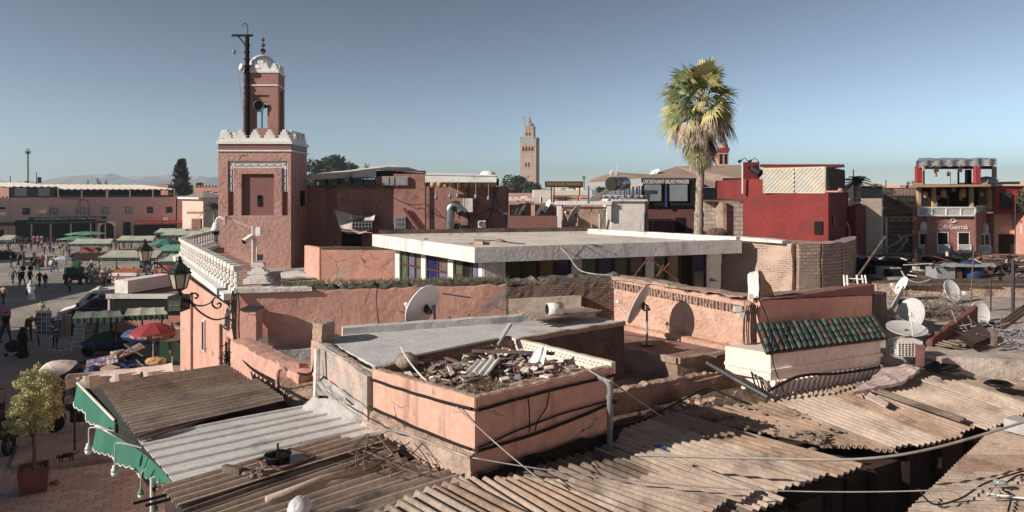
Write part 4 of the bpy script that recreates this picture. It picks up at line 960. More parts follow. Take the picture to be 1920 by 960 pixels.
# ---------------------------------------------------------------- mid distance, centre and right
# solar heater shed
SD=33.0
t=thing('white_shed',w(1120,432,SD),'off-white rooftop shed with an open portal left and plain wall right','shed')
q=MB(); q.fb(1146,376,1209,436,SD,3.5); q.build('wall',M_whited,t)
q=MB(); q.fb(1209.2,377,1216,436,SD+.1,3); q.build('side_wall',M_salmon,t)
q=MB(); q.fb(1042,377,1147,384,SD-.25,.5); q.fb(1045,384,1053,436,SD-.2,.35); q.fb(1138,384,1146,412,SD-.2,.35); q.build('portal_frame',M_white,t)
q=MB(); q.fb(1053,384,1056,436,SD+.3,.3); q.fb(1081,392,1084,436,SD+.1,.1); q.fb(1058,388,1140,392,SD+.1,.1); q.fb(1108,390,1110,436,SD+.1,.1); q.build('inner_frame',M_salmon,t)
MB().fb(1054,384,1144,436,SD+2.8,.1).build('back_panel',mat('brown_mural',0x8a6552,0xb28d78,s=1.8,bump=0),t)
q=MB(); o=w(1130,412,SD+.3); q.box(w(1130,414,SD+.3),(.42,.04,1.1),.5); d_=q.build('door',M_white,t); q=MB()
for s_ in (1,-1): q.seg(w(1125,402 if s_>0 else 426,SD+.1),w(1135,426 if s_>0 else 402,SD+.1),.02)
q.build('door_lattice',M_dgrey,d_)
MB().fb(1148,374,1214,377.5,SD-.12,3.7).build('roof_edge',M_whited,t)
MB().tube([w(1218,377,SD-.1),w(1212,386,SD-.1),w(1209.5,400,SD-.1),w(1209,436,SD-.1)],.045,6).build('drainpipe',M_black,t)
tt=thing('solar_water_heater',w(1150,376,SD+.6),'solar water heater with a steel drum above a tilted pale panel on the white shed','water heater')
a=w(1146,345,SD-.3); b_=w(1172,344,SD+.6)
MB().tube([a,b_],.33,18).build('tank',M_galv,tt,True); MB().tube([a-(b_-a).normalized()*.03,a+(b_-a).normalized()*.05],.335,18).build('tank_cap',M_black,tt)
q=MB(); q.slab([w(1101,376,SD-.3),w(1108,377,SD+.8),w(1158,345,SD+1.4),w(1148,346,SD+.2)],.12); q.build('panel',M_metal,tt)
q=MB(); 
for x,D in ((1154,SD),(1164,SD+.2),(1175,SD+.6)): q.tube([w(x,350,D),w(x,377,D)],.025,5)
q.build('stand',M_grey,tt)
gp='grey concrete blocks beside the solar heater'
for i,x in enumerate((1150,1160,1168)): solo('concrete_block',MB().fb(x,371,x+ (9 if i==0 else 5),376.5,SD+.4,.25),M_cem,'grey concrete block sitting on the white shed roof under the steel drum','concrete block',gp)
# restaurant with orange sign
q_=43.
t=thing('roof_sign',w(1057,377,q_),'long black-framed roof sign with orange lettering on two dark posts','sign')
MB().fb(1022,340,1093,351,q_,.2).build('board',M_black,t); MB().fb(1023.5,341.5,1091,349.5,q_-.02,.05).build('face',mat('brown_sign_face',0x6a5636,0x5c4a2e,bump=0),t)
text('Taverna  Café  Restaurant',1057,344.5,q_-.04,4.2,mat('orange_sign_lettering',0xc98a3a,bump=0),t,wpx=64); text('Terrasse Panoramique Glacier Grillades',1057,348.3,q_-.04,1.4,MC['orange_sign_lettering'],t,wpx=62)
for x in (1033,1038,1086): MB().fb(x,351,x+2,378,q_,.1).build('post',M_dgrey,t)
t=thing('banner_rail',w(1070,378,q_+1),'row of terracotta framed pale menu boards under the roof sign','menu boards')
MB().fb(1037,366,1106,379,q_-.3,.1).build('frame',mat('orange_wood',0xc06a45,0xa85a3a,bump=0),t)
for i in range(3): 
    f=MB().fb(1040+i*23,368,1060+i*23,379,q_-.34,.05).build('board',mat('board_orange',0xc9a486,bump=0),t); text(('BROCHETTES','TAGINES','COUSCOUS')[i],1050+i*23,371.5,q_-.36,1.6,M_mind,f,wpx=15)
# montassir restaurant
RD=38.
t=thing('grill_restaurant',(w(1220,0,RD).x,RD,0),'restaurant terrace with black curtains under beige-brown tent roofs and a white-lettered fascia','restaurant')
MB().fb(1213.5,378,1320,470,RD-.3,7).build('lower_wall',mat('plum_render',0x7c4640,0x6c3b37,s=.8,bump=.3,bs=8),t)
MB().fb(1267,408,1284,436,RD-.35,.1).build('dark_window',M_dark,t)
MB().fb(1203,334,1306,386,RD-.5,.1).build('curtain_wall',M_blackc,t); MB().fb(1306,338,1320,380,RD-.5,4).build('curtain_side',M_blackc,t)
for a,b_ in ((1209,1240),(1256,1289)):
    MB().fb(a,346,b_,377,RD-.6,.06).build('clear_window',M_bglass,t)
for x in (1248,): MB().fb(x,345,x+3,388,RD-.6,.1).build('post',M_blue,t)
text('CAFE RESTAURANT GRILLADE MONTASSIR',1249,340.5,RD-.6,7.5,M_white,t,wpx=86)
q=MB()
def tri(q,*ps): q.add([w(*p_) for p_ in ps],[tuple(range(len(ps)))])
tri(q,(1101,343,RD-1),(1204,334,RD-.5),(1151,322.5,RD+2)); tri(q,(1204,334,RD-.45),(1306,336,RD-.45),(1251,329,RD+2.5),(1151,322.5,RD+2)); tri(q,(1101,343,RD-1),(1151,322.5,RD+2),(1110,335,RD+6))
q.build('tent_roof',M_tent,t)
q=MB(); tri(q,(1216,328,RD+5),(1269,312,RD+8),(1360,350,RD+1),(1319,345,RD+1)); tri(q,(1269,312,RD+8),(1392,309,RD+8),(1392,336,RD+1.2),(1360,350,RD+1)); tri(q,(1200,334,RD+3),(1269,312,RD+8),(1319,345,RD+1)); q.build('tent_roof',M_tent,t)
q=MB(); scallop(q,1103,342,1205,349,RD-1.05,22,dy=1.5); q.build('valance',M_cream,t)
q=MB(); scallop(q,1320,344,1362,352,RD+.95,9,dy=1.5); q.build('valance',M_tent,t)
MB().fb(1356,334,1392,352,RD+1.2,.08).build('black_fascia',M_blackc,t)
MB().fb(1320,352,1392,378,RD+1.4,.1).build('curtain',M_greyc,t); MB().fb(1357,352,1392,376,RD+1.2,.1).build('clear_window',M_bglass,t); MB().fb(1354,351,1357,377,RD+1,.12).build('post',M_blue,t)
q=MB(); c=w(1149,326,RD+1.0)
for r in (.2,.12): q.tube([c+V((r*math.cos(a*.3),-.12,r*math.sin(a*.3))) for a in range(22)],.02,4)
q.build('rosette_emblem',M_white,t)
MB().fb(1104,372,1206,436,RD+3,.2).build('terrace_back',M_salmon,t)
for x in (1103,1170,1198): MB().fb(x,348,x+2,374,RD-.9,.1).build('post',M_blue,t)
for x in (1179,1186,1193): MB().fb(x,350,x+3,368,RD,.12).build('column',M_cream,t)
q=MB(); q.fb(1106,366,1206,367.5,RD-.6,.06)
for i in range(34): q.fb(1107+i*3,367,1108.3+i*3,378,RD-.6,.05)
q.build('railing',M_white,t)
q=MB()
for i in range(17): q.box(w(1109+i*6,371,RD-.65),(.05,.05,.25),0,0,0,.6*(-1)**i)
q.build('railing_ornament',M_blue,t)
dish(w(1228,324,RD+5),(-.3,-.2,.5),.32,'small white dish peeping over the beige tent roof',m=M_wdish)
tt=thing('whip_antenna',w(1157,322,RD+2),'thin white antenna on the beige tent ridge','antenna'); MB().tube([w(1157,322,RD+2),w(1157,306,RD+2)],.012,4).build('rod',M_white,tt)
tt=thing('wall_antenna',w(1225,432,RD-.6),'pale yagi antenna in front of the plum wall','antenna'); q=MB(); q.tube([w(1224,432,RD-.6),w(1224,414,RD-.6)],.02,4); q.tube([w(1216,414,RD-.6),w(1262,413,RD-.8)],.018,4)
for i in range(7): q.tube([w(1228+i*5,416,RD-.7),w(1228+i*5,411,RD-.7)],.01,3)
q.build('antenna',M_pcable,tt)
# red ornamental tower top far behind the palm
ED=90.; t=thing('red_tower',(w(1357,0,ED).x,ED,0),'ornate red and cream tower top half hidden behind the palm','minaret')
MB().fb(1347,284,1366,420,ED,1.9).build('shaft',M_salmon,t); q=MB(); q.fb(1345.5,281,1367.5,285,ED-.2,2.2)
for i in range(5): q.fb(1345.5+i*5,277,1348.5+i*5,281,ED-.2,.3)
q.build('battlements',M_redc,t); MB().lathe([(.55,0),(.6,.3),(.4,.8),(.1,1)],w(1357,280,ED+.9),12).build('dome',M_salmon,t,True)
q=MB(); q.fb(1349.5,290,1354,307,ED-.05,.1); q.fb(1358.5,290,1363,307,ED-.05,.1); q.build('arch_window',M_dark,t)
for y in (287,309): MB().fb(1346.5,y,1366.5,y+1.2,ED-.12,.2).build('moulding',M_cream,t)
# cinder block wall
t=thing('block_wall',(w(1350,0,34).x,34,4),'bare pale concrete block wall between the palm trunk and the dark red building','wall')
bl=brick('pale_blocks',0xb8a998,0xa89887,0x8d7c6c,0,.42,.21,.02,0x96836f,.4)
MB().fb(1320,378,1362,460,34.6,.3).build('wall',bl,t); MB().fb(1362,378,1394,460,33.6,.3).build('wall',bl,t); MB().fb(1356,379,1362.5,460,33.4,1.4).build('pier',M_earth,t); MB().rwall((w(1318,0,34.5).x,34.5),(w(1394,0,33.7).x,33.7),.45,w(0,378,34).z,w(0,375,34).z,.3,.03,.03).build('coping',M_earthd,t)
tt=thing('scrap_heap',w(1344,445,29),'small heap of dark scrap on a stone by the palm foot','scrap'); q=MB(); q.ball(w(1345,440,29),(.5,.3,.25),10,6,.25); 
for i in range(8): q.seg(w(1328+i*3,431+i%3,29),w(1340+i*3,434-i%2*3,28.8),.05,.04)
q.build('scrap',M_earthd,tt)
# dark red building
t=thing('red_building',(w(1500,0,27).x,27,0),'dark red rendered rooftop building crowned by cream lattice screens','building')
a=(w(1393,0,28.6).x,28.6); b_=(w(1553,0,26.).x,26.); c=(w(1591,0,31).x,31.); d=(w(1393,0,33.6).x,33.6)
zt=w(0,361,26.5).z
q=MB(); q.rprism([a,b_,c,d],4,zt,.5,.02); q.build('wall',M_red,t)
q=MB(); zl=w(0,336,28.4).z; a2=(w(1432,0,27.97).x,27.97); q.rprism([(a[0]+.01,a[1]+.01),(a2[0],a2[1]),(a2[0]+.1,31),(a[0],32.5)],zt-.3,zl,.4,.02); q.build('raised_corner',M_red,t)
q=MB(); q.rwall((c[0]-.05,c[1]-.4),(w(1618,0,34.5).x,34.5),.3,4,w(0,385,33).z,.4,.03,.1); q.build('rear_wall',M_red,t)
fo=MB(); o=V((b_[0],b_[1],0)).lerp(V((a[0],a[1],0)),.1); fo.box((o.x,o.y,w(0,427,26.3).z),(.32,.12,.5),math.atan2(b_[1]-a[1],b_[0]-a[0])); fo.build('window',M_dark,t)
fo=MB(); o=V((b_[0],b_[1],0)).lerp(V((c[0],c[1],0)),.2); fo.box((o.x,o.y,w(0,413,27).z),(.12,.5,.4),-.2); fo.build('window',M_mind,t)
def lattice(q,A,B,z0,z1,cell,wd,th=.02,frame=.05):
    A=V((A[0],A[1],0));B=V((B[0],B[1],0)); d=B-A; L=d.length; d/=L; h=z1-z0
    n_=int((L+h)/cell)+1
    for s_ in (1,-1):
        for i in range(n_):
            u0=i*cell-(h if s_>0 else 0); u1=u0+h
            ua,ub=max(0,u0),min(L,u1)
            if ub-ua<.02: continue
            za=z0+(ua-u0) ; zb=z0+(ub-u0)
            if s_<0: za,zb=z1-(ua-u0),z1-(ub-u0)
            o=V((d.y,-d.x,0))*(th if s_>0 else 0)
            q.seg(A+d*ua+V((0,0,za))+o,A+d*ub+V((0,0,zb))+o,th,wd)
    for za,zb in ((z0,z0),(z1,z1)): q.seg(A+V((0,0,za)),B+V((0,0,zb)),frame,frame)
    for u in (0,L): q.seg(A+d*u+V((0,0,z0)),A+d*u+V((0,0,z1)),frame,frame)
zl0,zl1=w(0,361,27).z,w(0,315,27).z
M_lat=mat('cream_lattice_paint',0xc4b092,0xb39f80,bump=.2)
for A_,B_ in (((w(1432,0,27.8).x,27.8),(w(1489,0,27.).x,27.)),((w(1489.5,0,27).x,27.),(w(1547,0,26.1).x,26.1))): q=MB(); lattice(q,A_,B_,zl0,zl1,.17,.06); q.build('lattice_screen',M_lat,t)
q=MB(); lattice(q,(w(1549,0,26.2).x,26.2),(w(1570,0,28.6).x,28.6),zl0+.1,zl1,.17,.05); q.build('lattice_screen',M_wood,t); q=MB(); lattice(q,(w(1572,0,28.8).x,28.8),(w(1583,0,30.5).x,30.5),zl0+.2,zl1,.17,.05); q.build('lattice_screen',M_wood,t)
MB().slab([w(1432,313,27.9),w(1547,314,26.2),w(1584,311,30.7),w(1440,309,32)],.06).build('canopy',M_red,t)
MB().fb(1426,308,1583,313,30.8,.1).build('red_fascia',M_red,t)
MB().fb(1393,304,1424,336,28.9,.15).build('red_cabin',M_red,t); q=MB(); q.tube([w(1409,316,28.5),w(1426,326,28.2)],[.14,.18],9); q.build('barrel',M_blackc,t)
q=MB(); q.fb(1392,304,1393.4,363,28.3,.1); q.build('steel_post',M_metal,t)
gp='spotlights on bent rods above the dark red corner'
for i,(x,x2) in enumerate(((1388,1396),(1407,1415))):
    tt=thing('spotlight',w(x+5,304,28.6),'small spotlight on a bent rod above the dark red corner','spotlight',gp); MB().tube([w(x+16,304,28.6),w(x2+.5,295.5,28.6),w(x,303,28.6)],.018,4).build('rod',M_dgrey,tt); MB().tube([w(x+2,300,28.6),w(x-3,304,28.6)],[.04,.08],7).build('lamp_head',M_dgrey,tt)
# weathered wall in front
t=thing('old_stone_wall',(w(1500,0,24).x,24,0),'old crumbling plaster wall with a rounded brick end, below the dark red building','wall')
A_=(w(1358,0,25.6).x,25.6); B_=(w(1491,0,23.6).x,23.6); z1=w(0,453,24.6).z
MB().rwall(A_,B_,.5,3.5,(z1+.02,z1-.0),.22,.05,.04).build('plaster_wall',mat('eroded_plaster',0xc7a68a,0xb08c70,s=1.6,stain=0x7e5c48,st=.4,ss=1.4,bump=1,bs=11,bd=.07) and brick('eroded_brick_wall',0xa07a64,0x86644f,0xb0917a,-.5,.26,.075,.02,0xbb977f,.62),t)
bw_=brick('old_brick',0xa5826f,0x8c6c5b,0x755c4d,.35,.24,.11,.014,0x8f7462,.75)
q=MB(); ps=[B_,(w(1530,0,23.7).x,23.7),(w(1565,0,24.2).x,24.2),(w(1588,0,25.2).x,25.2),(w(1592,0,26.6).x,26.6)]
for i in range(4): q.rwall(ps[i],ps[i+1],.5,3.5,(z1-.02,z1+.03),.22,.02,.03)
q.build('brick_wall',bw_,t)
MB().rwall(A_,(B_[0]-.3,B_[1]),.55,z1+.02,z1+.13,.3,.03,.03).build('coping',M_whited,t)
MB().rprism([A_,B_]+ps[1:]+[(w(1590,0,28).x,28),(w(1360,0,29).x,29)],3.5,z1-.12,.6,.02).build('wall_core',M_earth,t)
# things on the right: pale house, brick gap, railings
t=thing('pale_house',(w(1640,0,36).x,36,0),'pale plastered gable wall in half shade right of the dark red building','house')
MB().fb(1617,372,1653,480,34.5,6).build('wall',mat('pale_beige_render',0xc8ab90,0xb89b82,s=.8,stain=0x9f866f,st=.25,bump=.4,bs=8),t)
q=MB(); 
for i in range(14): q.fb(1617+i*3,353,1618+i*3,372,34.5,.04)
q.fb(1617,353,1658,354.5,34.5,.05); q.build('railing',M_dgrey,t); MB().fb(1612,349,1655,372,38,2).build('roof_box',M_dgrey,t)
t=thing('brick_infill',(w(1685,0,39).x,39,0),'shaded brown brick wall under a rail with bent bars, left of the grey-topped cafe','wall')
bi=brick('brown_block',0x8d7363,0x7d6455,0x6c5548,0,.5,.25,.03,0x6a5548,.4)
MB().fb(1652,366,1722,482,39.5,2).build('wall',bi,t)
q=MB(); q.fb(1653,371,1656,482,37,.12); q.fb(1662,407,1664,476,37,.1)
q.build('posts',M_metal,t)
q=MB(); q.fb(1658,406.5,1718,408,37,.1); q.fb(1658,413,1718,414.5,37,.1)
for i in range(5): q.fb(1659+i*14,407,1661+i*14,414,37,.08)
q.build('truss',M_salmon,t)
q=MB()
for i in range(24): q.tube([w(1658+i*2.6,352,39),w(1658+i*2.6,376,39),w(1659.5+i*2.6,382,38.7)],.018,3)
q.seg(w(1656,353,39),w(1721,353,39),.04); q.build('railing',M_dgrey,t)
gp='coiled hoses on the roof beside the cafe'
for i in range(4):
    q=MB(); c=w(1661+i*4.2,364,39.6); q.tube([c+V((.08*math.cos(a*.5),.0,.33*math.sin(a*.5))) for a in range(13)],.05,5); solo('hose_coil',q,M_wood,'brown coil hanging on the railing left of the grey-topped cafe','hose coil',gp)
# cafe guerrab
CD=38.
t=thing('terrace_cafe',(w(1790,0,CD).x,CD,0),'terracotta cafe with lettered facade, two open terraces and a wrinkled grey roof cover','cafe')
M_caf=mat('cafe_terracotta',0xb76a55,0xac614d,s=.8,stain=0x9d5645,st=.2,bump=.3,bs=8)
q=MB(); q.fb(1716,388,1830,475,CD+.3,.25); q.fb(1738,400,1830,475,CD-.0,.299); q.fb(1716,388,1830,400,CD+.1,.2)
q.build('facade',M_caf,t)
q=MB(); q.prism([(w(1830,0,CD).x,CD+.02),(w(1864,0,CD+3).x,CD+3),(w(1864,0,CD+3).x,CD+6),(w(1716,0,CD+5).x,CD+6),(w(1716,0,CD+.5).x,CD+.56),(w(1830,0,CD+.4).x,CD+.56)],3,w(0,398,CD+2).z); q.build('side_wall',M_caf,t)
for x0,x1 in ((1724,1743),(1757,1779),(1796,1819)):
    y0=435; D0=CD-.03 if x0>1740 else CD+.2; f=MB(); f.fb(x0,435,x0+1.5,474,D0,.1); f.fb(x1-1.5,435,x1,474,D0,.1); f.fb(x0,435,x1,436.5,D0-.003,.1); fo=f.build('window_frame',M_white,t)
    MB().fb(x0+1.5,436.5,x1-1.5,458,D0+.02,.02).build('opening',M_dark,fo)
    q=MB(); lattice(q,(w(x0,0,D0).x,D0-.05),(w(x1,0,D0).x,D0-.05),w(0,473,D0).z,w(0,459,D0).z,.14,.035,.012,.06); q.build('balustrade',M_white,fo)
    MB().fb(x0+1,459,x1-1,473,D0+.02,.02).build('panel',M_greyc,fo)
q=MB(); lattice(q,(w(1722,0,CD-.15).x,CD-.15),(w(1828,0,CD-.15).x,CD-.15),w(0,404,CD).z,w(0,389,CD).z,.16,.035,.012,.08)
for i in range(3): q.fb(1747+i*27,388,1749+i*27,404.5,CD-.2,.08)
q.build('balcony_lattice',M_white,t); MB().fb(1722,389,1828,404,CD-.1,.02).build('balcony_panel',M_greyc,t)
q=MB(); lattice(q,(w(1831,0,CD+.2).x,CD+.2),(w(1864,0,CD+3).x,CD+2.9),w(0,397,CD+1).z,w(0,386,CD+1).z,.2,.04,.015,.07); q.build('side_lattice',M_white,t)
text('Café Guerrab',1787,425.5,CD-.02,9,M_white,t,wpx=56)
q=MB(); c=w(1787,413,CD-.03)
def pl_(pts,r=.022): q.tube([w(x,y,CD-.04) for x,y in pts],r,4)
pl_([(1787,408),(1783,413),(1787,417),(1791,413),(1787,408)]); pl_([(1779,415),(1783,418),(1788,418),(1795,414)]); pl_([(1784,414),(1786,416),(1790,416)]); q.build('emblem',M_white,t)
for x,D in ((1731.5,CD+.1),): MB().lathe([(.17,-.35),(.17,.15),(.12,.3),(.02,.36)],w(x,427,D),12).build('wall_lamp',M_cream,t,True)
MB().lathe([(.17,-.35),(.17,.15),(.12,.3),(.02,.36)],w(1847,429,CD+1.2),12).build('wall_lamp',M_cream,t,True)
fo=MB().fb(1834,438,1857,462,CD+1,.15).build('doorway',M_white,t); q=MB(); q.fb(1836,440,1845,461,CD+.97,.05); q.fb(1848,440,1855,461,CD+.97,.05); q.build('pane',M_glass,fo)
q=MB(); lattice(q,(w(1831,0,CD+.1).x,CD+.3),(w(1863,0,CD+.6).x,CD+.9),w(0,474,CD+.5).z,w(0,461,CD+.5).z,.15,.035,.012,.08); q.build('lower_balustrade',M_white,t); MB().fb(1833,462,1862,474,CD+.95,.03).build('panel',M_greyc,t)
# first terrace
MB().fb(1716,396,1862,400,CD+.5,5).build('terrace_floor',M_caf,t)
MB().fb(1722,345,1862,398,CD+4.5,.1).build('terrace_back',mat('dark_terrace_back',0x38302c,0x2a2421,bump=0),t)
q=MB(); pts=[w(1767+9.5*math.cos(math.pi*i/10),380-9*math.sin(math.pi*i/10),CD+4.3) for i in range(11)]+[w(1757.5,398,CD+4.3),w(1776.5,398,CD+4.3)]; q.add(pts,[tuple(range(13))]); q.build('arch_opening',M_dark,t); MB().fb(1755,366,1779,398,CD+4.4,.05).build('arch_panel',M_grey,t)
for x in (1722,1750,1821,1855): MB().fb(x,349,x+5,392,CD-.02 if x<1850 else CD+1,.2).build('timber_post',M_pine,t)
q=MB(); q.slab([w(1709,347,CD-.9),w(1858,345.5,CD-.9),w(1864,345,CD+4.5),w(1715,345,CD+4.8)],.12); q.build('timber_deck',M_pine,t)
gp='straw lampshades hanging on the cafe terraces'
for i,(x,y,s_,D,ar) in enumerate(((1769,362,1.1,CD+.5,''),(1805,361,1.25,CD+.5,''),(1736,365,.8,CD+1,''),(1840,364,.8,CD+1,''),(1755.5,316,.9,CD+.6,''),(1800,317,.8,CD+.6,''),(1754,327,.6,CD+2,''),(1778,326,.6,CD+2,''),(1789,354,.9,CD+3,''),(1803,371,.8,CD+3,''))):
    q=MB(); s_*=.8; r=.17*s_; q.lathe([(.02,.26*s_),(r*.75,.2*s_),(r,.05),(r,-.28*s_),(r*.9,-.28*s_)],w(x,y,D),12); q.tube([w(x,y,D)+V((0,0,.25*s_)),w(x,y,D)+V((0,0,.5))],.01,3)
    solo('straw_lampshade',q,M_pine,'woven straw lampshade hanging under a terrace roof of the terracotta cafe','lampshade',gp,True)
# upper terrace
for x0,x1 in ((1720,1729),(1830,1839)): MB().fb(x0,311,x1,344,CD-.3,.25).build('red_curtain',M_redc,t)
for x in (1731,1862,1866): MB().fb(x,312,x+3,345,CD+.2 if x<1800 else CD+2,.12).build('post',M_pine,t)
for x in (1797,1813,1820): MB().fb(x,318,x+2,345,CD+3.5,.1).build('thin_post',M_dgrey,t)
MB().fb(1811,318,1818,345,CD+3.6,.1).build('red_drape',mat('dark_red_interior',0x4a2826),t)
q=MB()
def wr(u,v_,p_): return V((0,.05*math.sin(u*40),.03*math.sin(u*50+v_*2)-.05*abs(math.sin(u*math.pi*9))*v_))
q.sheet(w(1718,302,CD-.45),w(1869,298,CD+.0),w(1870,309,CD-.05),w(1718,312,CD-.5),.03,54,4,wr)
q.sheet(w(1724,297,CD+5),w(1864,296,CD+5.5),w(1869,298,CD),w(1718,302,CD-.45),.03,30,5,lambda u,v_,p_:V((0,0,.1*noise.noise(p_*1.2)))); q.build('grey_roof_cover',M_greyc,t)
q=MB()
for i in range(10): MB().fb(1731+i*14,308.5,1733+i*14,311.5,CD-.62,.02).build('red_tie',M_redc,t)
MB().fb(1724,311,1862,317,CD+2.5,.1).build('roof_beam',M_dwood,t)
q=MB(); q.ball(w(1850,342,CD+1),(.65,.5,.35),12,6); q.build('round_cover',M_bglass,t,True)
# red awning building to the right
t=thing('awning_house',(w(1890,0,CD+1).x,CD+1,0),'pink house behind a big red side curtain at the right edge','house')
MB().fb(1864.5,395,1925,482,CD+1.5,6).build('wall',M_pink,t); MB().fb(1925.1,340,2150,482,CD+.5,6).build('wing_wall',M_salmon,t)
q=MB(); q.sheet(w(1865,350,CD+.8),w(1909,349,CD+.8),w(1908,399,CD+.9),w(1866,402,CD+.9),.03,16,16,lambda u,v_,p_:V((0,.1*noise.noise(p_*1.5),0))); q.build('red_curtain',M_redc,t)
MB().fb(1877,361,1897,392,CD+.68,.04).build('curtain_window',M_dgrey,t)
MB().fb(1863,345.5,1925,348.5,CD+.6,3).build('roof_edge',M_cream,t)
MB().fb(1874,439,1909,475,CD+1.45,.1).build('lattice_window',M_dwood,t)
MB().fb(1911,365,1925,398,CD+.7,.1).build('dark_opening',M_dark,t)
MB().fb(1915,404,1925,439,CD+.9,.06).build('poster',M_white,t)
text('MENU',1920,415,CD+.88,6,M_redc,t); 
tt=thing('potted_shrub',w(1915,395,CD+.2),'green shrub hanging at the right edge beside the red curtain','shrub'); MB().leaves(w(1916,375,CD+.2),(.25,.25,.7),260,.14).build('foliage',M_leafb,tt)
# low roof in front of the cafe: pinkish slats
t=thing('slatted_canopy',(w(1770,0,34).x,34,4.5),'long reddish slatted canopy with grey tarpaulin in front of the terracotta cafe','canopy')
q=MB()
for i in range(7): q.seg(w(1632,474+i*1.7,35-i*.35),w(1925,478+i*1.9,35-i*.35),.12,.05)
q.build('slats',mat('dusty_pink_slats',0xa37567,0x8c6256,s=3,bump=.4),t)
q=MB(); q.sheet(w(1638,476,33.6),w(1925,486,33.2),w(1925,490,33),w(1632,483,33.2),.03,30,2,lambda u,v_,p_:V((0,0,.06*noise.noise(p_*2)))); q.build('canopy_edge',mat('pink_plastic',0xb08074,0xa27468,bump=.2),t)
q=MB(); lattice(q,(w(1640,0,33.4).x,33.4),(w(1695,0,33.4).x,33.4),w(0,500,33.4).z,w(0,484,33.4).z,.2,.04); q.build('lattice',M_earth,t)
q=MB(); lattice(q,(w(1744,0,33.4).x,33.4),(w(1800,0,33.4).x,33.4),w(0,502,33.4).z,w(0,486,33.4).z,.22,.05); q.build('lattice',M_wood,t)
q=MB(); q.sheet(w(1690,478,33),w(1742,480,33),w(1740,505,32.9),w(1692,501,32.9),.03,14,10,lambda u,v_,p_:V((0,.15*noise.noise(p_*2),0))); q.build('tarpaulin',M_greyc,t)
for x in (1716,1893): MB().fb(x,481,x+8,560 if x>1800 else 508,32.8,.2).build('post',M_black,t)
for x in (1640,1800,1840): MB().fb(x,484,x+3,540,33,.15).build('support',M_dwood,t)
MB().fb(1600,484,1925,545,35.2,.2).build('dark_backdrop_wall',M_earthd,t)
# ---------------------------------------------------------------- right-hand flat roofs and clutter
zc=5.3
P_=[g(1640,650,zc),V((6.2,16.6,0)),V((8.2,22.8,0)),V((20,24,0)),V((24,24,0)),V((22,15.5,0)),g(1830,640,zc)]
P_=[V((8.3,15.4,0)),V((6.4,17.2,0)),V((9.5,23.9,0)),V((26,24.2,0)),V((24,17,0)),V((11.5,14.9,0))]
solo('flat_roof',MB().rprism(P_,0,zc,.6,.03),mat('dusty_tan_screed',0xb8a693,0x9d8b7a,s=1.2,stain=0x75665a,st=.45,ss=.9,bump=.8,bs=9,bd=.05),'dusty tan flat roof carrying the group of satellite dishes at the right','roof')
t=thing('parapet_wall',(w(1790,0,24).x,24,zc),'long sunlit pale parapet behind the satellite dishes, topped by old planks','wall')
MB().rwall((w(1640,0,24.3).x,24.3),(w(1960,0,24).x,24.),.35,zc,w(0,534,24).z,.25,.04,.04).build('wall',MC['eroded_plaster'],t)
q=MB()
for i,(a,b_) in enumerate(((1690,1745),(1735,1800),(1790,1868),(1860,1930))): q.seg(w(a,532+i%2,24),w(b_,534-i%2,23.9),.3,.05)
q.build('planks',M_wood,t)
solo('rear_roof',MB().rprism([(10,24.6),(11,32.5),(30,32.5),(30,24.6)],0,5.75,1.2,.03),M_earthd,'dark rear roof level between the parapet and the slatted canopy','roof')
t=thing('grey_cabinet',w(1780,540,25.2),'tall grey sheet-metal cabinet with a rusty red side and a flat lid','cabinet')
MB().fb(1757,503,1791,538,25.2,.7).build('body',M_grey,t); MB().fb(1791.1,505,1804,538,25.25,.6).build('side_panel',M_rust,t); MB().slab([w(1763,496,25.0),w(1868,497,25.2),w(1864,493,26.2),w(1768,492,26.2)],.08).build('lid',M_cem,t)
tt=thing('blue_tank',w(1816,536,25.7),'blue plastic barrel wrapped in sheeting behind the grey cabinet','tank'); MB().lathe([(.25,0),(.42,.1),(.44,.5),(.4,.85),(.2,.95)],w(1818,537,25.7),14,None,0,1.1,1).build('tank',M_blue,tt,True)
solo('concrete_trough',MB().fb(1654,520,1701,536,25.0,.9).fb(1658,502,1690,519,25.4,.6,0),M_cem,'grey concrete trough with a dark box standing on it, left of the cabinet','trough')
solo('dark_box',MB().rprism([(w(1657,0,25.2).x,25.2),(w(1690,0,25.2).x,25.2),(w(1692,0,26).x,26),(w(1657,0,26).x,26)],w(0,521,25.2).z,w(0,505,25.2).z,.2,.01),M_dark,'black box open at the front on the concrete trough','box')
solo('chimney_pipe',MB().lathe([(.14,0),(.14,.75),(.18,.78),(.18,.85),(.05,.95)],w(1720,507,28),10),M_black,'black lantern-like chimney standing before the grey tarpaulin','chimney',smooth=False)
solo('concrete_post',MB().fb(1717,500,1725,516,27.8,.25).fb(1727,506,1734,517,27.6,.3),M_cem,'pair of short concrete posts below the black chimney','post')
solo('masonry_pile',MB().rprism([(w(1740,0,27).x,27),(w(1800,0,27).x,27),(w(1802,0,28).x,28),(w(1742,0,28).x,28)],5.75,6.0,.2,.06),M_earth,'low pile of broken masonry behind the grey cabinet','masonry')
q=MB()
for i in range(6): q.fb(1826+i*15,498,1829+i*15+R.randint(0,3),525,27,.2)
q.fb(1822,494,1915,499,26.8,.6); solo('work_bench',q,M_earthd,'dark open shelter of short piers on the roof right of the blue barrel','shelter')
solo('broken_wall',MB().rwall((w(1812,0,25.8).x,25.8),(w(1935,0,25.6).x,25.6),.3,5.7,w(0,516,25.7).z,.2,.05,.12),brick('roof_blocks',0x8d7666,0x7a6556,0x6a584b,0,.4,.2,.02,0x5b493c,.4),'ragged block wall right of the blue barrel','wall')
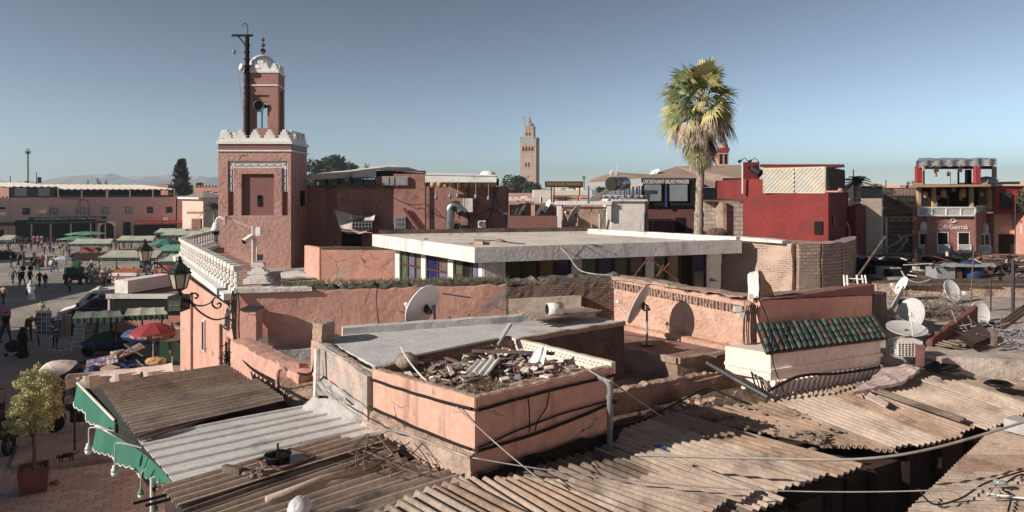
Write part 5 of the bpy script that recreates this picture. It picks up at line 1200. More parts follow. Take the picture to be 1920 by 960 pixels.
# ladder-like white rack and long leaning pole
t=thing('white_rack',w(1610,540,19.6),'white painted metal rack leaning on the top of the salmon wall','rack')
q=MB()
for x in (1582,1588,1606,1616,1622): q.tube([w(x,516,19.6),w(x+(4 if x>1600 else 2),543,19.4)],.022,5)
for y in (520,525,531,537): q.tube([w(1582,y,19.6),w(1589,y,19.6)],.015,4)
for y in (522,532): q.tube([w(1590,y,19.6),w(1619,y+2,19.5)],.018,4)
q.build('rack',M_white,t)
solo('leaning_pole',MB().tube([w(1588,547,19.2),w(1660,444,21)],.035,6),M_wood,'long rusty brown pole leaning up to the right above the white rack','pole')
t=thing('bent_pipe',w(1670,470,33),'bent pale grey pipe frame sticking up over the slatted canopy','pipe'); q=MB(); q.tube(spline([w(1641,462,33),w(1644,470,33),w(1655,469,33),w(1672,460,33),w(1688,451,33),w(1690,448,33)],4),.06,6); q.tube([w(1684,440,33),w(1690,449,33)],.06,6); q.tube([w(1690,447,33),w(1697,442,33),w(1700,440,33),w(1700,452,33),w(1694,458,33),w(1690,456,33)],.045,6); q.tube([w(1694,458,33),w(1690,467,33),w(1680,472,33)],.045,6); q.build('pipe',M_grey,t)
cable([w(1587,417,30),w(1591,425,30),w(1592,440,30),w(1590,452,28),w(1586,462,27)],.045,'bent white hose hanging beside the dark red building',M_pcable,name='hose',cat='hose')
cable([w(1588,466,25),w(1596,471,25),w(1601,474,25),w(1604,471,25)],.03,'short curled white pipe end beside the brick wall corner',M_pcable,name='pipe',cat='pipe')
t=thing('tarp_table',w(1610,520,28),'dark covered table with blue-white cloths beside the brick wall end','table'); MB().fb(1592,483,1628,522,28,1.5).build('table',M_blackc,t); q=MB(); q.ball(w(1603,482,28.2),(.5,.3,.1),10,5,.2); q.build('cloth',M_bglass,t)
# dishes on the right
FD=.42
d3=dish(w(1684,565,19.5),(-.75,.55,.42),.43,'large grey dish facing left beside the salmon wall, seen from behind',pole=(w(1686,0,19.5).x,19.5,zc))
dish(w(1692,536,23.0),(-.9,.1,.5),.30,'small white dish just above the large grey one, edge on',m=M_wdish,pole=(w(1690,0,23.2).x,23.2,zc))
dish(w(1784,547,22.5),(.35,-.85,.4),.36,'white dish with orange rust patches facing the viewer',m=M_rdish,pole=(w(1786,0,22.7).x,22.7,zc))
dish(w(1834,591,19.3),(.25,-.95,.1),.36,'clean white oval dish with a shadow on its lower half',m=M_wdish,pole=(w(1836,0,19.5).x,19.5,zc))
dish(w(1709,592,17.8),(-.95,-.3,.38),.42,'thin grey dish seen edge on beside the air conditioner',pole=(w(1708,0,18).x,18,zc))
dish(w(1700,620,16.6),(-.05,-.2,1),.44,'grey dish lying face up like a table above the air conditioner',pole=(w(1716,0,16.4).x,16.4,zc),pm=1)
t=thing('air_conditioner',w(1700,668,15.0),'old white air conditioner with a big grille behind the green tiled eave','air conditioner')
MB().fb(1677,640,1730,669,15.0,.35).build('casing',M_whited,t); MB().fb(1684.5,643,1716,668,14.98,.04).build('grille_back',M_dark,t)
q=MB()
for i in range(6): q.fb(1684+i*6.2,643,1685.2+i*6.2,668,14.94,.03)
for i in range(7): q.fb(1684,644+i*4,1716,644.7+i*4,14.93,.03)
q.build('grille',M_whited,t); q=MB(); q.tube(spline([w(1676,650,15),w(1669,652,15),w(1668,662,15),w(1676,667,15),w(1692,672,14.9),w(1698,678,14.9)],4),.035,5); q.build('hose',M_bglass,t)
solo('brick_block',MB().rprism([(w(1716,0,14.4).x,14.4),(w(1733,0,14.4).x,14.4),(w(1733,0,14.8).x,14.8),(w(1716,0,14.8).x,14.8)],zc,w(0,654,14.4).z,.1,.02),M_mind,'small red brick block right of the old air conditioner','brick')
for (x0,y0,x1,y1,D,dp,m,lab) in ((1632,500,1650,528,26.5,.8,M_dwood,'dark wooden cupboard beside the concrete trough'),(1640,489,1700,498,29,1.2,M_blackc,'dark low lean-to roof behind the concrete trough'),(1600,524,1626,541,25,.7,M_bglass,'pale plastic chest behind the white rack'),(1735,519,1752,531,25.6,.5,M_earthd,'brown crate between trough and grey cabinet'),(1700,512,1716,526,26.2,.5,M_dgrey,'small dark box left of the short concrete posts'),(1868,524,1900,534,25,.6,M_earth,'tan stone block on the broken wall'),(1752,486,1800,492,31,1,M_dwood,'dark beam bundle under the slatted canopy')): solo('roof_box',MB().rprism([(w(x0,0,D).x,D),(w(x1,0,D).x,D),(w(x1,0,D).x+.05,D+dp),(w(x0,0,D).x+.03,D+dp)],w(0,y1,D).z,w(0,y0,D).z,.25,.03),m,lab,'box')
q=MB(); rz_=random.Random(5)
for i in range(120):
    a=w(rz_.uniform(1600,1915),rz_.uniform(478,530),rz_.uniform(25,32)); a.z=max(5.8,min(a.z,7)); d_=V((rz_.gauss(0,1),rz_.gauss(0,.6),rz_.gauss(0,.35)))*.5; q.seg(a,a+d_,rz_.uniform(.02,.09),.03,rz_.randrange(3))
solo('roof_litter',q,[M_dwood,M_rust,M_whited],'scattered slats, rags and pipes all over the rear roofs before the terracotta cafe','scrap',kind='stuff')
cable([w(1690,508,24.5),w(1700,522,24.3),w(1722,530,24.2),w(1745,524,24.2)],.03,'pale hose drooping across the rear roof left of the cabinet',M_pcable,name='hose',cat='hose')
# antennas & poles right
for x,y0,y1,D,r,lab in ((1898.5,486,610,19,.05,'stout dark iron post at the right edge beside the parapet'),(1857,520,560*0+600,21,.025,'thin dark rod rising between the white dishes'),(1820,400,560,20.5,.018,'very thin tall rod in front of the grey cabinet'),(1903,372,480,25,.02,'thin rod near the red curtain')):
    if x==1820: solo('rod',MB().tube([w(1819,590,D),w(1829,400,D)],r,5),M_wood,lab,'rod')
    else: solo('rod',MB().tube([w(x,y1,D),w(x+1,y0,D)],r,5),M_dgrey,lab,'rod')
q=MB(); rr_=random.Random(3)
for i in range(260):
    a=w(1745+rr_.gauss(25,26),602+rr_.uniform(-20,14),20.5+rr_.uniform(-1.5,1)); a.z=max(zc+.02,zc+abs(rr_.gauss(0,.22))); d=V((rr_.gauss(0,1),rr_.gauss(0,1),rr_.gauss(0,.6))).normalized()*rr_.uniform(.15,.5)
    q.tube([a,a+d*.5+V((0,0,.03)),a+d],.008,3)
for i in range(40): q.ball((w(1745+rr_.gauss(20,28),0,20).x,20+rr_.uniform(-1.6,1.6),zc+.03),(.09,.08,.06),6,4,.3)
solo('scrap_wire_heap',q,M_wood,'tangled heap of wire mesh, twigs and rubble between the dishes','scrap',kind='stuff')
t=thing('tilted_steel_box',w(1835,655,16.2),'brown sheet-steel box lid tipped on its side below the white oval dish','box')
q=MB(); q.slab([w(1803,626,16.4),w(1838,606,17.0),w(1863,630,16.2),w(1828,644,15.6)],.04); q.build('lid',M_ply,t); q=MB(); q.slab([w(1801,626,16.4),w(1828,645,15.6),w(1824,652,15.5),w(1797,634,16.3)],.03); q.slab([w(1826,646,15.5),w(1863,631,16.1),w(1860,640,16.0),w(1826,654,15.4)],.03); q.build('side',M_dwood,t)
solo('rusty_parapet',MB().rwall((w(1742,0,16.2).x,16.2),(w(1828,0,18.6).x,18.6),.14,zc,(5.5,5.85),.2,.03,.03),mat('faded_red_board',0x8a4a36,0x6f3a2c,s=2,stain=0x4a3428,st=.4,bump=.3),'sloping faded red board standing behind the tipped steel box','board')
q=MB()
for i in range(9): q.box((w(1772+i*7,0,16.2).x,16.0+.05*i,zc+.05+.03*(i%3)),(.5,.35,.03),.3*i,0,.1*(i%3-1),.15)
solo('broken_sheets',q,M_corrd,'pile of broken brown roofing sheets under the tipped steel box','scrap')
q=MB(); q.corr(w(1862,612,17.5),w(1935,560,19.5),w(1945,575,19),w(1870,628,17),.18,.03,.01,3); solo('brown_roof_strip',q,M_corrd,'brown corrugated strip rising to the right edge','roof sheet')
q=MB(); 
for i in range(130):
    a=V((w(1890,0,16.5).x+rr_.uniform(-.9,1.2),16.5+rr_.uniform(-1,1.2),zc+rr_.uniform(.02,.25))); d=V((rr_.gauss(0,1),rr_.gauss(0,1),rr_.gauss(0,.4))).normalized()*rr_.uniform(.2,.6); q.tube([a,a+d],.012,4)
solo('pipe_scrap_heap',q,M_grey,'glittering heap of pipes and wire at the right edge','scrap',kind='stuff')
solo('wooden_post',MB().fb(1864,620,1870,650,15.6,.12),M_wood,'short wooden post among the pipe scrap at the right edge','post')
# ---------------------------------------------------------------- orange wall with crumbling top
t=thing('old_orange_wall',(-3,17,zf),'long orange rendered wall with a crumbling weedy top','wall')
W0=V((w(447,0,16.4).x,16.4,0)); W1=V((w(947,0,17.9).x,17.9,0)); W2=V((w(1155,0,18.4).x,18.4,0)); W3=V((5.35,15.5,0))
zt0,zt1=w(0,546,16.4).z,w(0,534,17.9).z
M_ow=mat('old_orange_render',0xd8967a,0xca866a,s=.7,stain=0xa88270,st=.3,ss=.8,bump=.5,bs=9,patch=0x9d9187,crack=1)
MB().rwall(W0,W1,.3,zf-.3,(zt0,zt1),.2,.012,.04).build('wall',M_ow,t)
wdn=(W1-W0).normalized(); wn=V((-wdn.y,wdn.x,0)); q=MB(); q.rwall(W0+wdn*1.6+wn*.32,W1+wn*.32,.8,zf,(zt0+.05,zt1+.07),.12,.04,.07); q.build('coping',mat('mossy_coping',0x6a6250,0x4b4638,s=3,stain=0x98897a,st=.3,ss=2,bump=1,bs=25),t)
q=MB(); q.rwall(W0+V((-.05,-.03,0)),W0+(W1-W0)*.26+V((0,-.03,0)),.42,zt0-.02,(zt0+.1,zt0+.04),.15,.02,.02); q.build('pale_coping',M_whited,t)
M_grass=mat('dry_weed',0x7b7045,0x5b5a34,s=4,bump=0,fine=.3)
q=MB()
for i in range(900):
    u=R.uniform(.1,1); p_=W0.lerp(W1,u)+V((R.uniform(-.1,.1),R.uniform(-.05,.65),zt0+(zt1-zt0)*u+.1)); d=V((R.gauss(0,.06),R.gauss(0,.06),R.uniform(.04,.14)))
    q.add([p_-V((.012,0,0)),p_+V((.012,0,0)),p_+d],[(0,1,2)])
q.build('weeds',M_grass,t,kind='stuff')
q=MB(); q.rwall(W0+V((.1,-.35,0)),W1+V((0,-.45,0)),.5,zf-.2,zf+.1,.3,.04,.04); q.build('cement_footing',M_cem,t)
t=thing('brick_wall',(1.3,18.1,zf),'ruined wall of thin red bricks with bare plaster patches, right of the orange wall','wall')
br=brick('thin_red_brick',0x9c6a52,0x7f5340,0x5f4c3e,math.atan2(.5,3),.24,.058,.02,0x6b5242,.35)
MB().rwall(W1,W2,.4,zf-.3,(zt1-.02,w(0,517,18.4).z),.12,.05,.07).build('wall',br,t)
q=MB(); q.rprism([(W1.x+.1,W1.y-.24),(W1.x+2.0,W1.y-.16),(W1.x+2.0,W1.y+.1),(W1.x+.1,W1.y+.02)],zf,[6.2,6.25,6.25,6.2],.15,.03); q.build('plaster_patch',mat('grey_plaster_patch',0xb39a84,0x9d8570,s=1.5,stain=0x8a7565,st=.3,bump=.4),t)
q=MB(); q.rwall(W1+V((0,.1,0)),W2+V((0,.1,0)),.6,zt1+.02,(zt1+.12,zt1+.2),.12,.05,.06); q.build('coping',MC['mossy_coping'],t)
t=thing('sunlit_wall',(4,17,zf),'sunlit eroded plaster wall running towards the viewer with a dish shadow on it','wall')
M_er=mat('eroded_pink_plaster',0xcf9a7c,0xb98468,s=1.6,stain=0x9d7258,st=.38,ss=1.3,bump=1,bs=12,bd=.06)
MB().rwall(W2,W3,.4,zf-.3,(w(0,519,18.4).z,w(0,563,15.6).z),.13,.03,.05).build('wall',M_er,t)
q=MB(); ww=(W3-W2); nn_=V((ww.y,-ww.x,0)).normalized()
for r_ in range(2):
    for i in range(44):
        u=(i+.5)/44; p_=W2+ww*u+nn_*.22; zt_=w(0,519,18.4).z*(1-u)+w(0,563,15.6).z*u; q.box((p_.x,p_.y,zt_-.12-.1*r_),(.045,.12,.07),math.atan2(ww.y,ww.x)+.5+R.uniform(-.3,.3))
q.build('herringbone_bricks',M_earth,t)
q=MB(); q.rwall(W2,W3,.5,w(0,519,18.4).z-.05,(w(0,517,18.4).z+.05,w(0,560,15.6).z+.05),.12,.04,.05); q.build('coping',M_earth,t)
q=MB(); q.rwall(W2+nn_*.3,W3+nn_*.3,.3,5.3,5.5,.2,.03,.03); q.build('base_skirt',M_er,t)
# broken pillar at the corner
zp=6.5
t=thing('broken_pillar',(5.7,15.6,zf),'ragged white-topped masonry stump where the walls meet above the tiled eave','pillar')
a=w(1424,0,15.6)
MB().rprism([(w(1408,0,15.4).x,15.4),(w(1424,0,15.2).x,15.2),(w(1452,0,15.9).x,15.9),(w(1425,0,16.3).x,16.3)],5,[w(0,512,15.4).z,w(0,505,15.2).z,w(0,552,15.9).z,w(0,520,16).z],.08,.06).build('stump',M_earth,t)
MB().rprism([(w(1402,0,15.35).x,15.35),(w(1421,0,15.12).x,15.12),(w(1423,0,15.3).x,15.3),(w(1406,0,15.6).x,15.6)],5,[w(0,516,15.3).z,w(0,507,15.1).z,w(0,508,15.3).z,w(0,512,15.5).z],.1,.03).build('white_face',M_whited,t)
MB().rprism([(w(1395,0,15.3).x,15.3),(w(1408,0,14.9).x,14.9),(w(1418,0,15.1).x,15.1),(w(1408,0,15.6).x,15.6)],4.3,[w(0,563,15.3).z]*4,.12,.03).build('corner_pier',M_er,t)
# salmon wall behind the tiles
Q0=V((w(1418,0,15.0).x,15.0,0)); Q1=V((w(1628,0,17.6).x,17.6,0))
t=thing('salmon_wall',(7,16,zf),'smooth salmon wall with a broad earthen top behind the green tiles','wall')
MB().rwall(Q0,Q1,.2,4.6,(w(0,562,15).z,w(0,553,17.6).z),.3,.006,.01).build('wall',M_ow,t)
MB().rprism([(Q0.x,Q0.y+.12),(Q1.x,Q1.y+.12),(Q1.x+.25,Q1.y+.5),(w(1590,0,20.5).x,20.5),(w(1440,0,17.8).x,17.8)],4.6,[w(0,562,15).z-.03,w(0,553,17.6).z-.03,w(0,553,17.6).z-.05,6.15,6.35],.25,.03).build('earthen_top',M_earth,t)
MB().rwall(Q1+V((.0,.05,0)),Q1+V((.75,.8,0)),.3,4.9,w(0,556,17.6).z,.15,.03,.03).build('rough_end',M_earthd,t)
MB().rwall(Q0+V((0,-.02,0)),Q1+V((0,-.02,0)),.3,w(0,562,15).z,(w(0,559,15).z,w(0,550,17.6).z),.15,.02,.02).build('coping',M_mind,t)
# tiled eave
t=thing('tiled_eave',(7,14.5,4.9),'green glazed roman-tile eave over a cream corniced wall with small dentils','tiled roof')
zE0,zE1=5.78,6.12
e0=g(1437,662,zE0); e1=g(1664,634,zE0-.0); r0=g(1417,609,zE1); r1=g(1640,594,zE1)
BASE_=(e1-e0); n_t=21
q=MB(); rw=(e1-e0).length/n_t/2
for i in range(n_t):
    u=(i+.5)/n_t; A_=r0.lerp(r1,u); B_=e0.lerp(e1,u)
    for k in range(4):
        jj=V((0,0,R.uniform(-.006,.008)))+BASE_.normalized()*R.uniform(-.008,.008); p_=A_.lerp(B_,k/4)+jj; s_=A_.lerp(B_,(k+1)/4+.03)+jj; d=(s_-p_).normalized(); sd_=BASE_.normalized(); up=sd_.cross(d); 
        if up.z<0: up=-up
        vs=[]
        for (c,rr) in ((p_+up*.015,rw*.72),(s_+up*.026,rw*.78)):
            for j in range(8):
                a=math.pi*j/7; vs.append(c+sd_*rr*math.cos(a)+up*rr*math.sin(a)*.95)
            for j in range(7,-1,-1):
                a=math.pi*j/7; vs.append(c+sd_*(rr-.012)*math.cos(a)+up*(rr-.012)*math.sin(a)*.95)
        q.add(vs,[(j,j+1,16+j+1,16+j) for j in range(15)]+[(16+j,16+j+1,31-j-1,31-j) for j in range(7)],R.choice((0,0,0,0,1,1,2)))
q.build('roof_tiles',[M_tile,mat('worn_green_tile',0x4a5e48,0x38493c,s=5,rough=.6,stain=0x7a664e,st=.45,ss=5,bump=.4,bs=12),mat('bare_clay_tile',0x6a4c3a,0x4c3a30,s=5,stain=0x2a4034,st=.3,ss=5,bump=.4)],t,True)
q=MB(); q.slab([r0,r1,e1,e0],.04); q.build('tile_bed',M_earthd,t)
q=MB()
for i in range(n_t+1):
    u=i/n_t; q.tube([r0.lerp(r1,u)-V((0,0,0.0)),e0.lerp(e1,u)],rw*.35,5)
q.build('pan_tiles',M_tile,t,True)
M_crm=mat('cream_render',0xe4ccb8,0xd8c0ac,s=.9,stain=0xb59a84,st=.2,bump=.3,bs=10)
c0=g(1436,745,4.62+.0); c0=V((w(1441,0,13.35).x,13.35,0)); c1=V((w(1656,0,15.2).x,15.2,0)); dd=(c1-c0).normalized(); nb=V((-dd.y,dd.x,0))
c0=V((e0.x+.12,e0.y+.1,0)); c1=V((e1.x-.1,e1.y+.1,0)); dd=(c1-c0).normalized(); nb=V((-dd.y,dd.x,0))
MB().prism([(x.x,x.y) for x in (c0,c1,c1+nb*.7,c0+nb*.9+dd*-.35)],5.2,zE0-.03).build('wall',M_crm,t)
MB().prism([(x.x,x.y) for x in (c0-nb*.04-dd*.03,c1-nb*.04+dd*.03,c1+nb*.7,c0+nb*.9-dd*.38)],5.36,5.43).build('cornice',M_crm,t)
MB().rprism([(x.x,x.y) for x in (c0+nb*.08,c1+nb*.08,c1+nb*.7,c0+nb*.8)],4.5,5.2,.3,.01).build('base_wall',M_crm,t)
q=MB(); nd=22; Ld=(c1-c0).length
for i in range(nd):
    p_=c0+dd*Ld*(i+.4)/nd
    for k in range(5): q.box((p_.x-nb.x*(-.02+.012*(4-k)),p_.y-nb.y*(-.02+.012*(4-k)),5.18-.062*k),(Ld/nd*.42,.14-.02*k,.06),math.atan2(dd.y,dd.x))
    p_=c0+dd*Ld*(i+.9)/nd
    for k in range(4): q.box((p_.x+nb.x*(.06+.012*k),p_.y+nb.y*(.06+.012*k),4.86-.062*k),(Ld/nd*.42,.12-.02*k,.06),math.atan2(dd.y,dd.x))
q.build('dentils',M_crm,t)
# ---------------------------------------------------------------- terrace with the second dish
zT=5.4
T0=g(1173,652,zT);T1=g(1214,661,zT);T2=g(1271,673,zT);T3=g(1400,655,zT)
t=thing('dish_terrace',(T1.x,T1.y,4.9),'small terracotta roof terrace with a stepped rough edge','terrace')
MB().rprism([(T0.x-.5,T0.y+.05),(T1.x,T1.y),(T2.x,T2.y),(T3.x+.1,T3.y),(W3.x+.1,W3.y+.1),(W2.x+.1,W2.y+.2),(1.5,18.0)],4.2,zT-.06,.2,.03).build('terrace_walls',M_earth,t)
MB().prism([(T0.x-.4,T0.y+.2),(T1.x,T1.y+.13),(T2.x,T2.y+.14),(T3.x,T3.y+.1),(W3.x,W3.y-.05),(W2.x,W2.y-.1),(1.7,17.8)],zT-.1,zT).build('floor',M_terra,t)
q=MB(); q.rwall(T0,T1,.14,zT-.1,zT+.02,.12,.02,.02); q.rwall(T1,T2,.14,zT-.1,zT+.03,.12,.02,.02); q.rwall(T2,T3,.16,zT-.1,zT+.03,.12,.02,.02); q.build('edge',M_earth,t)
solo('timber_plank',MB().seg(g(1338,668,zT+.06),g(1398,652,zT+.08),.16,.04),M_wood,'grey timber plank on the terrace edge below the wall','plank')
cD=w(1202,572,16.0)
dish(cD,(-.80,.42,.40),.47,'tall grey dish on a pole in the middle of the terracotta terrace',pole=(w(1213,0,15.9).x,15.9,zT),m=M_dish)
dish(w(796,577,14.9),(-.72,.55,.38),.47,'white dish facing left behind the blue-grey roof',pole=(w(815,0,15.1).x,15.1,zf-.1),m=M_wdish)
solo('small_antenna',MB().tube([w(1279,634,16.9),w(1276,615,16.9),w(1266,602,16.9)],.012,4).tube([w(1270,618,16.9),w(1283,611,16.9)],.01,4).tube([w(1297,641,16.7),w(1295,630,16.7)],.02,5),M_dgrey,'small broken antenna rod at the foot of the sunlit wall','antenna')
solo('floor_iron',MB().tube([w(600,1,1),w(600,1,1)+V((0,0,.001))],.001,3),M_dgrey,'','') if False else None
# lower ledge
L0=g(1150,742,5.0); L1=g(1352,694,5.0)
t=thing('earth_ledge',(3,13.5,4.3),'low crumbling earthen ledge stepping down to the corrugated roofs','ledge')
MB().rprism([(L0.x-.35,L0.y-.05),(L1.x+.4,L1.y-.1),(T3.x+.2,T3.y),(T2.x,T2.y+.1),(T1.x,T1.y+.1),(T0.x-.8,T0.y)],3.8,[4.95,4.98,4.98,4.93,4.9,4.9],.14,.05).build('ledge',M_earth,t)
MB().rprism([(L0.x-.1,L0.y-.75),(L1.x+.5,L1.y-1.0),(L1.x+.6,L1.y),(L0.x,L0.y)],3.7,[4.62,4.72,4.7,4.6],.12,.07).build('lower_ledge',M_earthd,t)
q=MB(); q.rwall((L0.x-.2,L0.y+.03),(L1.x+.1,L1.y+.03),.22,4.85,5.05,.1,.04,.04); q.build('ledge_rim',M_earth,t)
q=MB()
for i in range(70): a=L0.lerp(L1,R.random())+V((R.uniform(.1,.8),R.uniform(-1.1,-.6),0)); q.ball((a.x,a.y,4.75+R.uniform(-.05,.1)),(R.uniform(.04,.13),R.uniform(.04,.1),R.uniform(.03,.08)),6,4,.3)
solo('rubble',q,M_earth,'scattered rubble under the earthen ledge beside the corrugated roofs','rubble',kind='stuff')
# ---------------------------------------------------------------- blue-grey slab
zS=6.16
S0=g(604,638,6.2); S1=g(642,626,zS); S2=g(1112,592,zS); S3=g(1170,605,zS); S4=g(952,640,zS); S5=g(706,694,6.2)
t=thing('screed_roof',(S4.x,S4.y,5),'flat roof of pale blue-grey screed with a low lip and a dark earthen side','roof')
MB().rprism([(x.x,x.y) for x in (S0,S1,S2,S3,S4,V((-.9,12.0,0)),S5)],4.4,zS-.04,.18,.015).build('walls',M_earthd,t)
MB().rprism([(x.x,x.y) for x in (S0+V((.12,.05,0)),S1+V((.1,0,0)),S2+V((0,-.02,0)),S3+V((-.03,0,0)),S4+V((0,.03,0)),V((-.9,12.05,0)),S5+V((.1,.12,0)))],zS-.06,zS,.3,.004).build('screed',M_slab,t)
MB().rwall((S1.x,S1.y),(S2.x,S2.y),.24,zS-.1,zS+.13,.2,.015,.015).build('lip',M_slab,t)
MB().rwall((S4.x,S4.y),(S3.x,S3.y),.1,zS-.05,zS+.03,.12,.02,.02).build('rim',M_earth,t)
# sheet with rusty pot on the slab end
t=thing('roofing_sheet',g(1050,585,6.3),'loose grey corrugated sheet bridging the end of the blue-grey roof','roofing sheet'); MB().corr(g(971,584,6.36),g(1092,577,6.36),g(1129,584,6.36),g(1007,600,6.36),.19,.035,.012,3).build('sheet',M_corr,t)
# (ridges of the loose sheet cross it)
t=thing('rusty_pot',g(1040,582,6.45),'rusty white enamel pot lying on the loose corrugated sheet','pot'); c=g(1040,579,6.52)
MB().tube([c+V((-.16,-.05,0)),c+V((.16,.05,0))],.13,14).build('pot',mat('chipped_enamel',0xd6cdc6,0xc9c0b8,s=5,stain=0x74402c,st=.4,ss=7,bump=.2),t,True); MB().lathe([(.11,0),(.11,.005)],c+V((-.163,-.05,0)),12,V((-1,-.3,0)).to_track_quat('Z','Y').to_matrix()).build('opening',M_dark,t)
solo('rod',MB().tube([w(830,550,16.2),w(882,558,15.8)],.02,5),M_dgrey,'dark iron rod sticking out of the orange wall beside the white dish','rod')
cable([w(707,541,16.6),w(706,560,16.5),w(708,590,16.4),w(712,612,16.3)],.012,'thin black wire hanging down the middle of the orange wall')
# left plaster wall with pillar
t=thing('plaster_flank',(S0.x,S0.y,5.2),'low wall with grey cement smeared over peeling pink render, left of the rubble box','wall')
C1=g(890,746,6.33); C0=g(700,692,6.33); C2=g(1150,688,6.33); z_=6.33
MB().rwall((S0.x+.02,S0.y-.05),(C0.x-.02,C0.y+.03),.16,4.9,(6.2,6.22),.14,.012,.02).build('wall',mat('smeared_cement',0x9f958c,0x8b8178,s=2,stain=0xcf9f86,st=.6,ss=.9,bump=1,bs=10,bd=.06),t)
t=thing('corner_pillar',(S0.x-.1,S0.y,5),'square pink pillar with a broken brown stone cap at the corner of the screed roof','pillar')
MB().rprism([(w(583,0,12.8).x,12.8),(w(607,0,12.6).x,12.6),(w(614,0,13.0).x,13.0),(w(590,0,13.2).x,13.2)],4.9,w(0,638,12.8).z,.12,.015).build('shaft',M_pink,t)
MB().rprism([(w(584,0,12.75).x,12.75),(w(603,0,12.55).x,12.55),(w(628,0,12.9).x,12.9),(w(606,0,13.2).x,13.2)],w(0,637,12.8).z,w(0,604,12.8).z,.08,.035).build('cap',M_earth,t)
tt=thing('pole',w(592,762,11.9),'weathered vertical pipe standing against the pink corner pillar','pipe'); MB().tube([w(592,760,12),w(595,655,12.2)],.055,8).build('pole',M_whited,tt); MB().lathe([(.1,0),(.12,.1),(.06,.16)],w(592,766,11.9),8).build('foot',M_dgrey,tt)
# ---------------------------------------------------------------- rubble box
t=thing('rubble_box',(C1.x,C1.y,5.3),'square pink rendered roof box with one sunlit and one stained shaded side, filled with rubble','roof box')
C3=V((C0.x+C2.x-C1.x,C0.y+C2.y-C1.y,0)); C3=g(962,640,z_)
MB().rprism([(x.x,x.y) for x in (C0,C1,C2,C3)],4.6,z_-.14,.3,.006).build('walls',M_pinks,t)
q=MB()
for a,b_ in ((C0,C1),(C1,C2)):
    nrm=V((b_.y-a.y,-(b_.x-a.x),0)).normalized(); q.rwall(a-nrm*.05,b_-nrm*.05,.12,z_-.16,z_,.1,.012,.012)
q.build('parapet',M_pinks,t)
q=MB(); 
for a,b_ in ((C0,C1),(C1,C2)):
    nrm=V((b_.y-a.y,-(b_.x-a.x),0)).normalized(); q.rwall(a-nrm*.055,b_-nrm*.055,.1,z_-.01,z_+.012,.08,.02,.012)
q.build('parapet_top',M_earth,t)
q=MB(); q.rwall(C3,C2,.1,z_-.14,z_+.07,.15,.008,.008); f_=q.build('perforated_curb',M_cream,t)
q=MB(); dv=(C2-C3); Lc=dv.length; dv/=Lc; nv_=V((dv.y,-dv.x,0))
for r_ in range(2):
    for i in range(26): p_=C3+dv*Lc*(i+.5+.5*r_)/27+nv_*.058; q.box((p_.x,p_.y,z_-.03+.05*r_),(.012,.012,.012),math.atan2(dv.y,dv.x))
q.build('curb_holes',M_dark,f_)
q=MB(); q.rwall(C0,C3,.1,z_-.14,z_+.03,.12,.02,.02); q.build('back_curb',M_earth,t)
def inbox(u,v_): 
    a=C0.lerp(C1,u); b_=C3.lerp(C2,u); return a.lerp(b_,v_)
rr_=random.Random(9)
q=MB()
for i in range(420):
    u,v_=rr_.uniform(.06,.94),rr_.uniform(.06,.94)
    if rr_.random()>.85-abs(u-.45)*.9: continue
    p_=inbox(u,v_); q.ball((p_.x,p_.y,z_-.13+rr_.uniform(0,.09)),(rr_.uniform(.015,.09),rr_.uniform(.015,.08),rr_.uniform(.01,.05)),6,4,.28)
solo('rubble',q,M_rub,'dusty stones and crumbled plaster filling the pink roof box','rubble',kind='stuff')
q=MB(); 
for i in range(240):
    u,v_=rr_.gauss(.42,.22),rr_.gauss(.45,.25)
    if not(.05<u<.95 and .05<v_<.95): continue
    p_=inbox(u,v_); q.box((p_.x,p_.y,z_-.08+rr_.uniform(0,.11)),(rr_.uniform(.05,.24),rr_.uniform(.04,.14),rr_.uniform(.01,.03)),rr_.uniform(0,6),rr_.choice((0,0,0,1,1,2,3)),rr_.gauss(0,.28),rr_.gauss(0,.28))
solo('shard_heap',q,[mat('broken_tile_shards',0xaa9684,0x7c6757,s=3,stain=0x8d5a44,st=.3,ss=3.5,bump=.4),M_cream,M_mind,M_wood],'heap of broken tiles and board shards in the pink roof box','rubble',kind='stuff')
q=MB()
for u,v_,mi in ((.3,.3,0),(.7,.55,1),(.45,.75,2),(.25,.7,1),(.8,.35,0)):
    p_=inbox(u,v_); a=V((p_.x,p_.y,z_-.02)); q.sheet(a,a+V((.22,.05,.03)),a+V((.2,.2,.05)),a+V((-.04,.16,.02)),.008,6,6,lambda x,y,pp:V((0,0,.05*noise.noise(pp*14))),mi)
solo('rags',q,[M_bglass,M_whited,M_blue],'few crumpled rags and plastic scraps lying in the rubble of the roof box','rags',kind='stuff')
def pick(u,v_,dz=0): p_=inbox(u,v_); return V((p_.x,p_.y,z_-.05+dz))
solo('sheet_fragment',MB().corr(pick(.5,.28,.05),pick(.42,.42,.14),pick(.55,.5,.2),pick(.66,.33,.06),.11,.02,.008,3),M_metal,'bright broken piece of corrugated sheet among the rubble','sheet fragment')
solo('plank',MB().seg(pick(.18,.55,.15),pick(.62,.86,.15),.06,.04),M_wood,'long grey plank lying across the rubble from front to back','plank')
solo('plank',MB().seg(pick(.04,.12,.12),pick(.06,.93,.16),.1,.07),M_wood,'thick plank along the rear left curb of the pink box','plank')
solo('plank',MB().seg(pick(.09,.8,.1),pick(.02,.96,.38),.07,.05),M_cem,'short pale plank sticking up at the far corner of the pink box','plank')
q=MB(); q.ball(g(762,677,6.42),(.17,.14,.13),14,8,.07); solo('bundle',q,M_rub,'round dusty tied bundle on the left corner of the pink roof box','bundle',smooth=True)
solo('bent_strip',MB().tube(spline([pick(.12,.1,.38),pick(.2,.1,.22),pick(.32,.1,.06),pick(.5,.05,.02)],5),.014,4),M_cream,'bent pale strip curving up at the left of the rubble','strip')
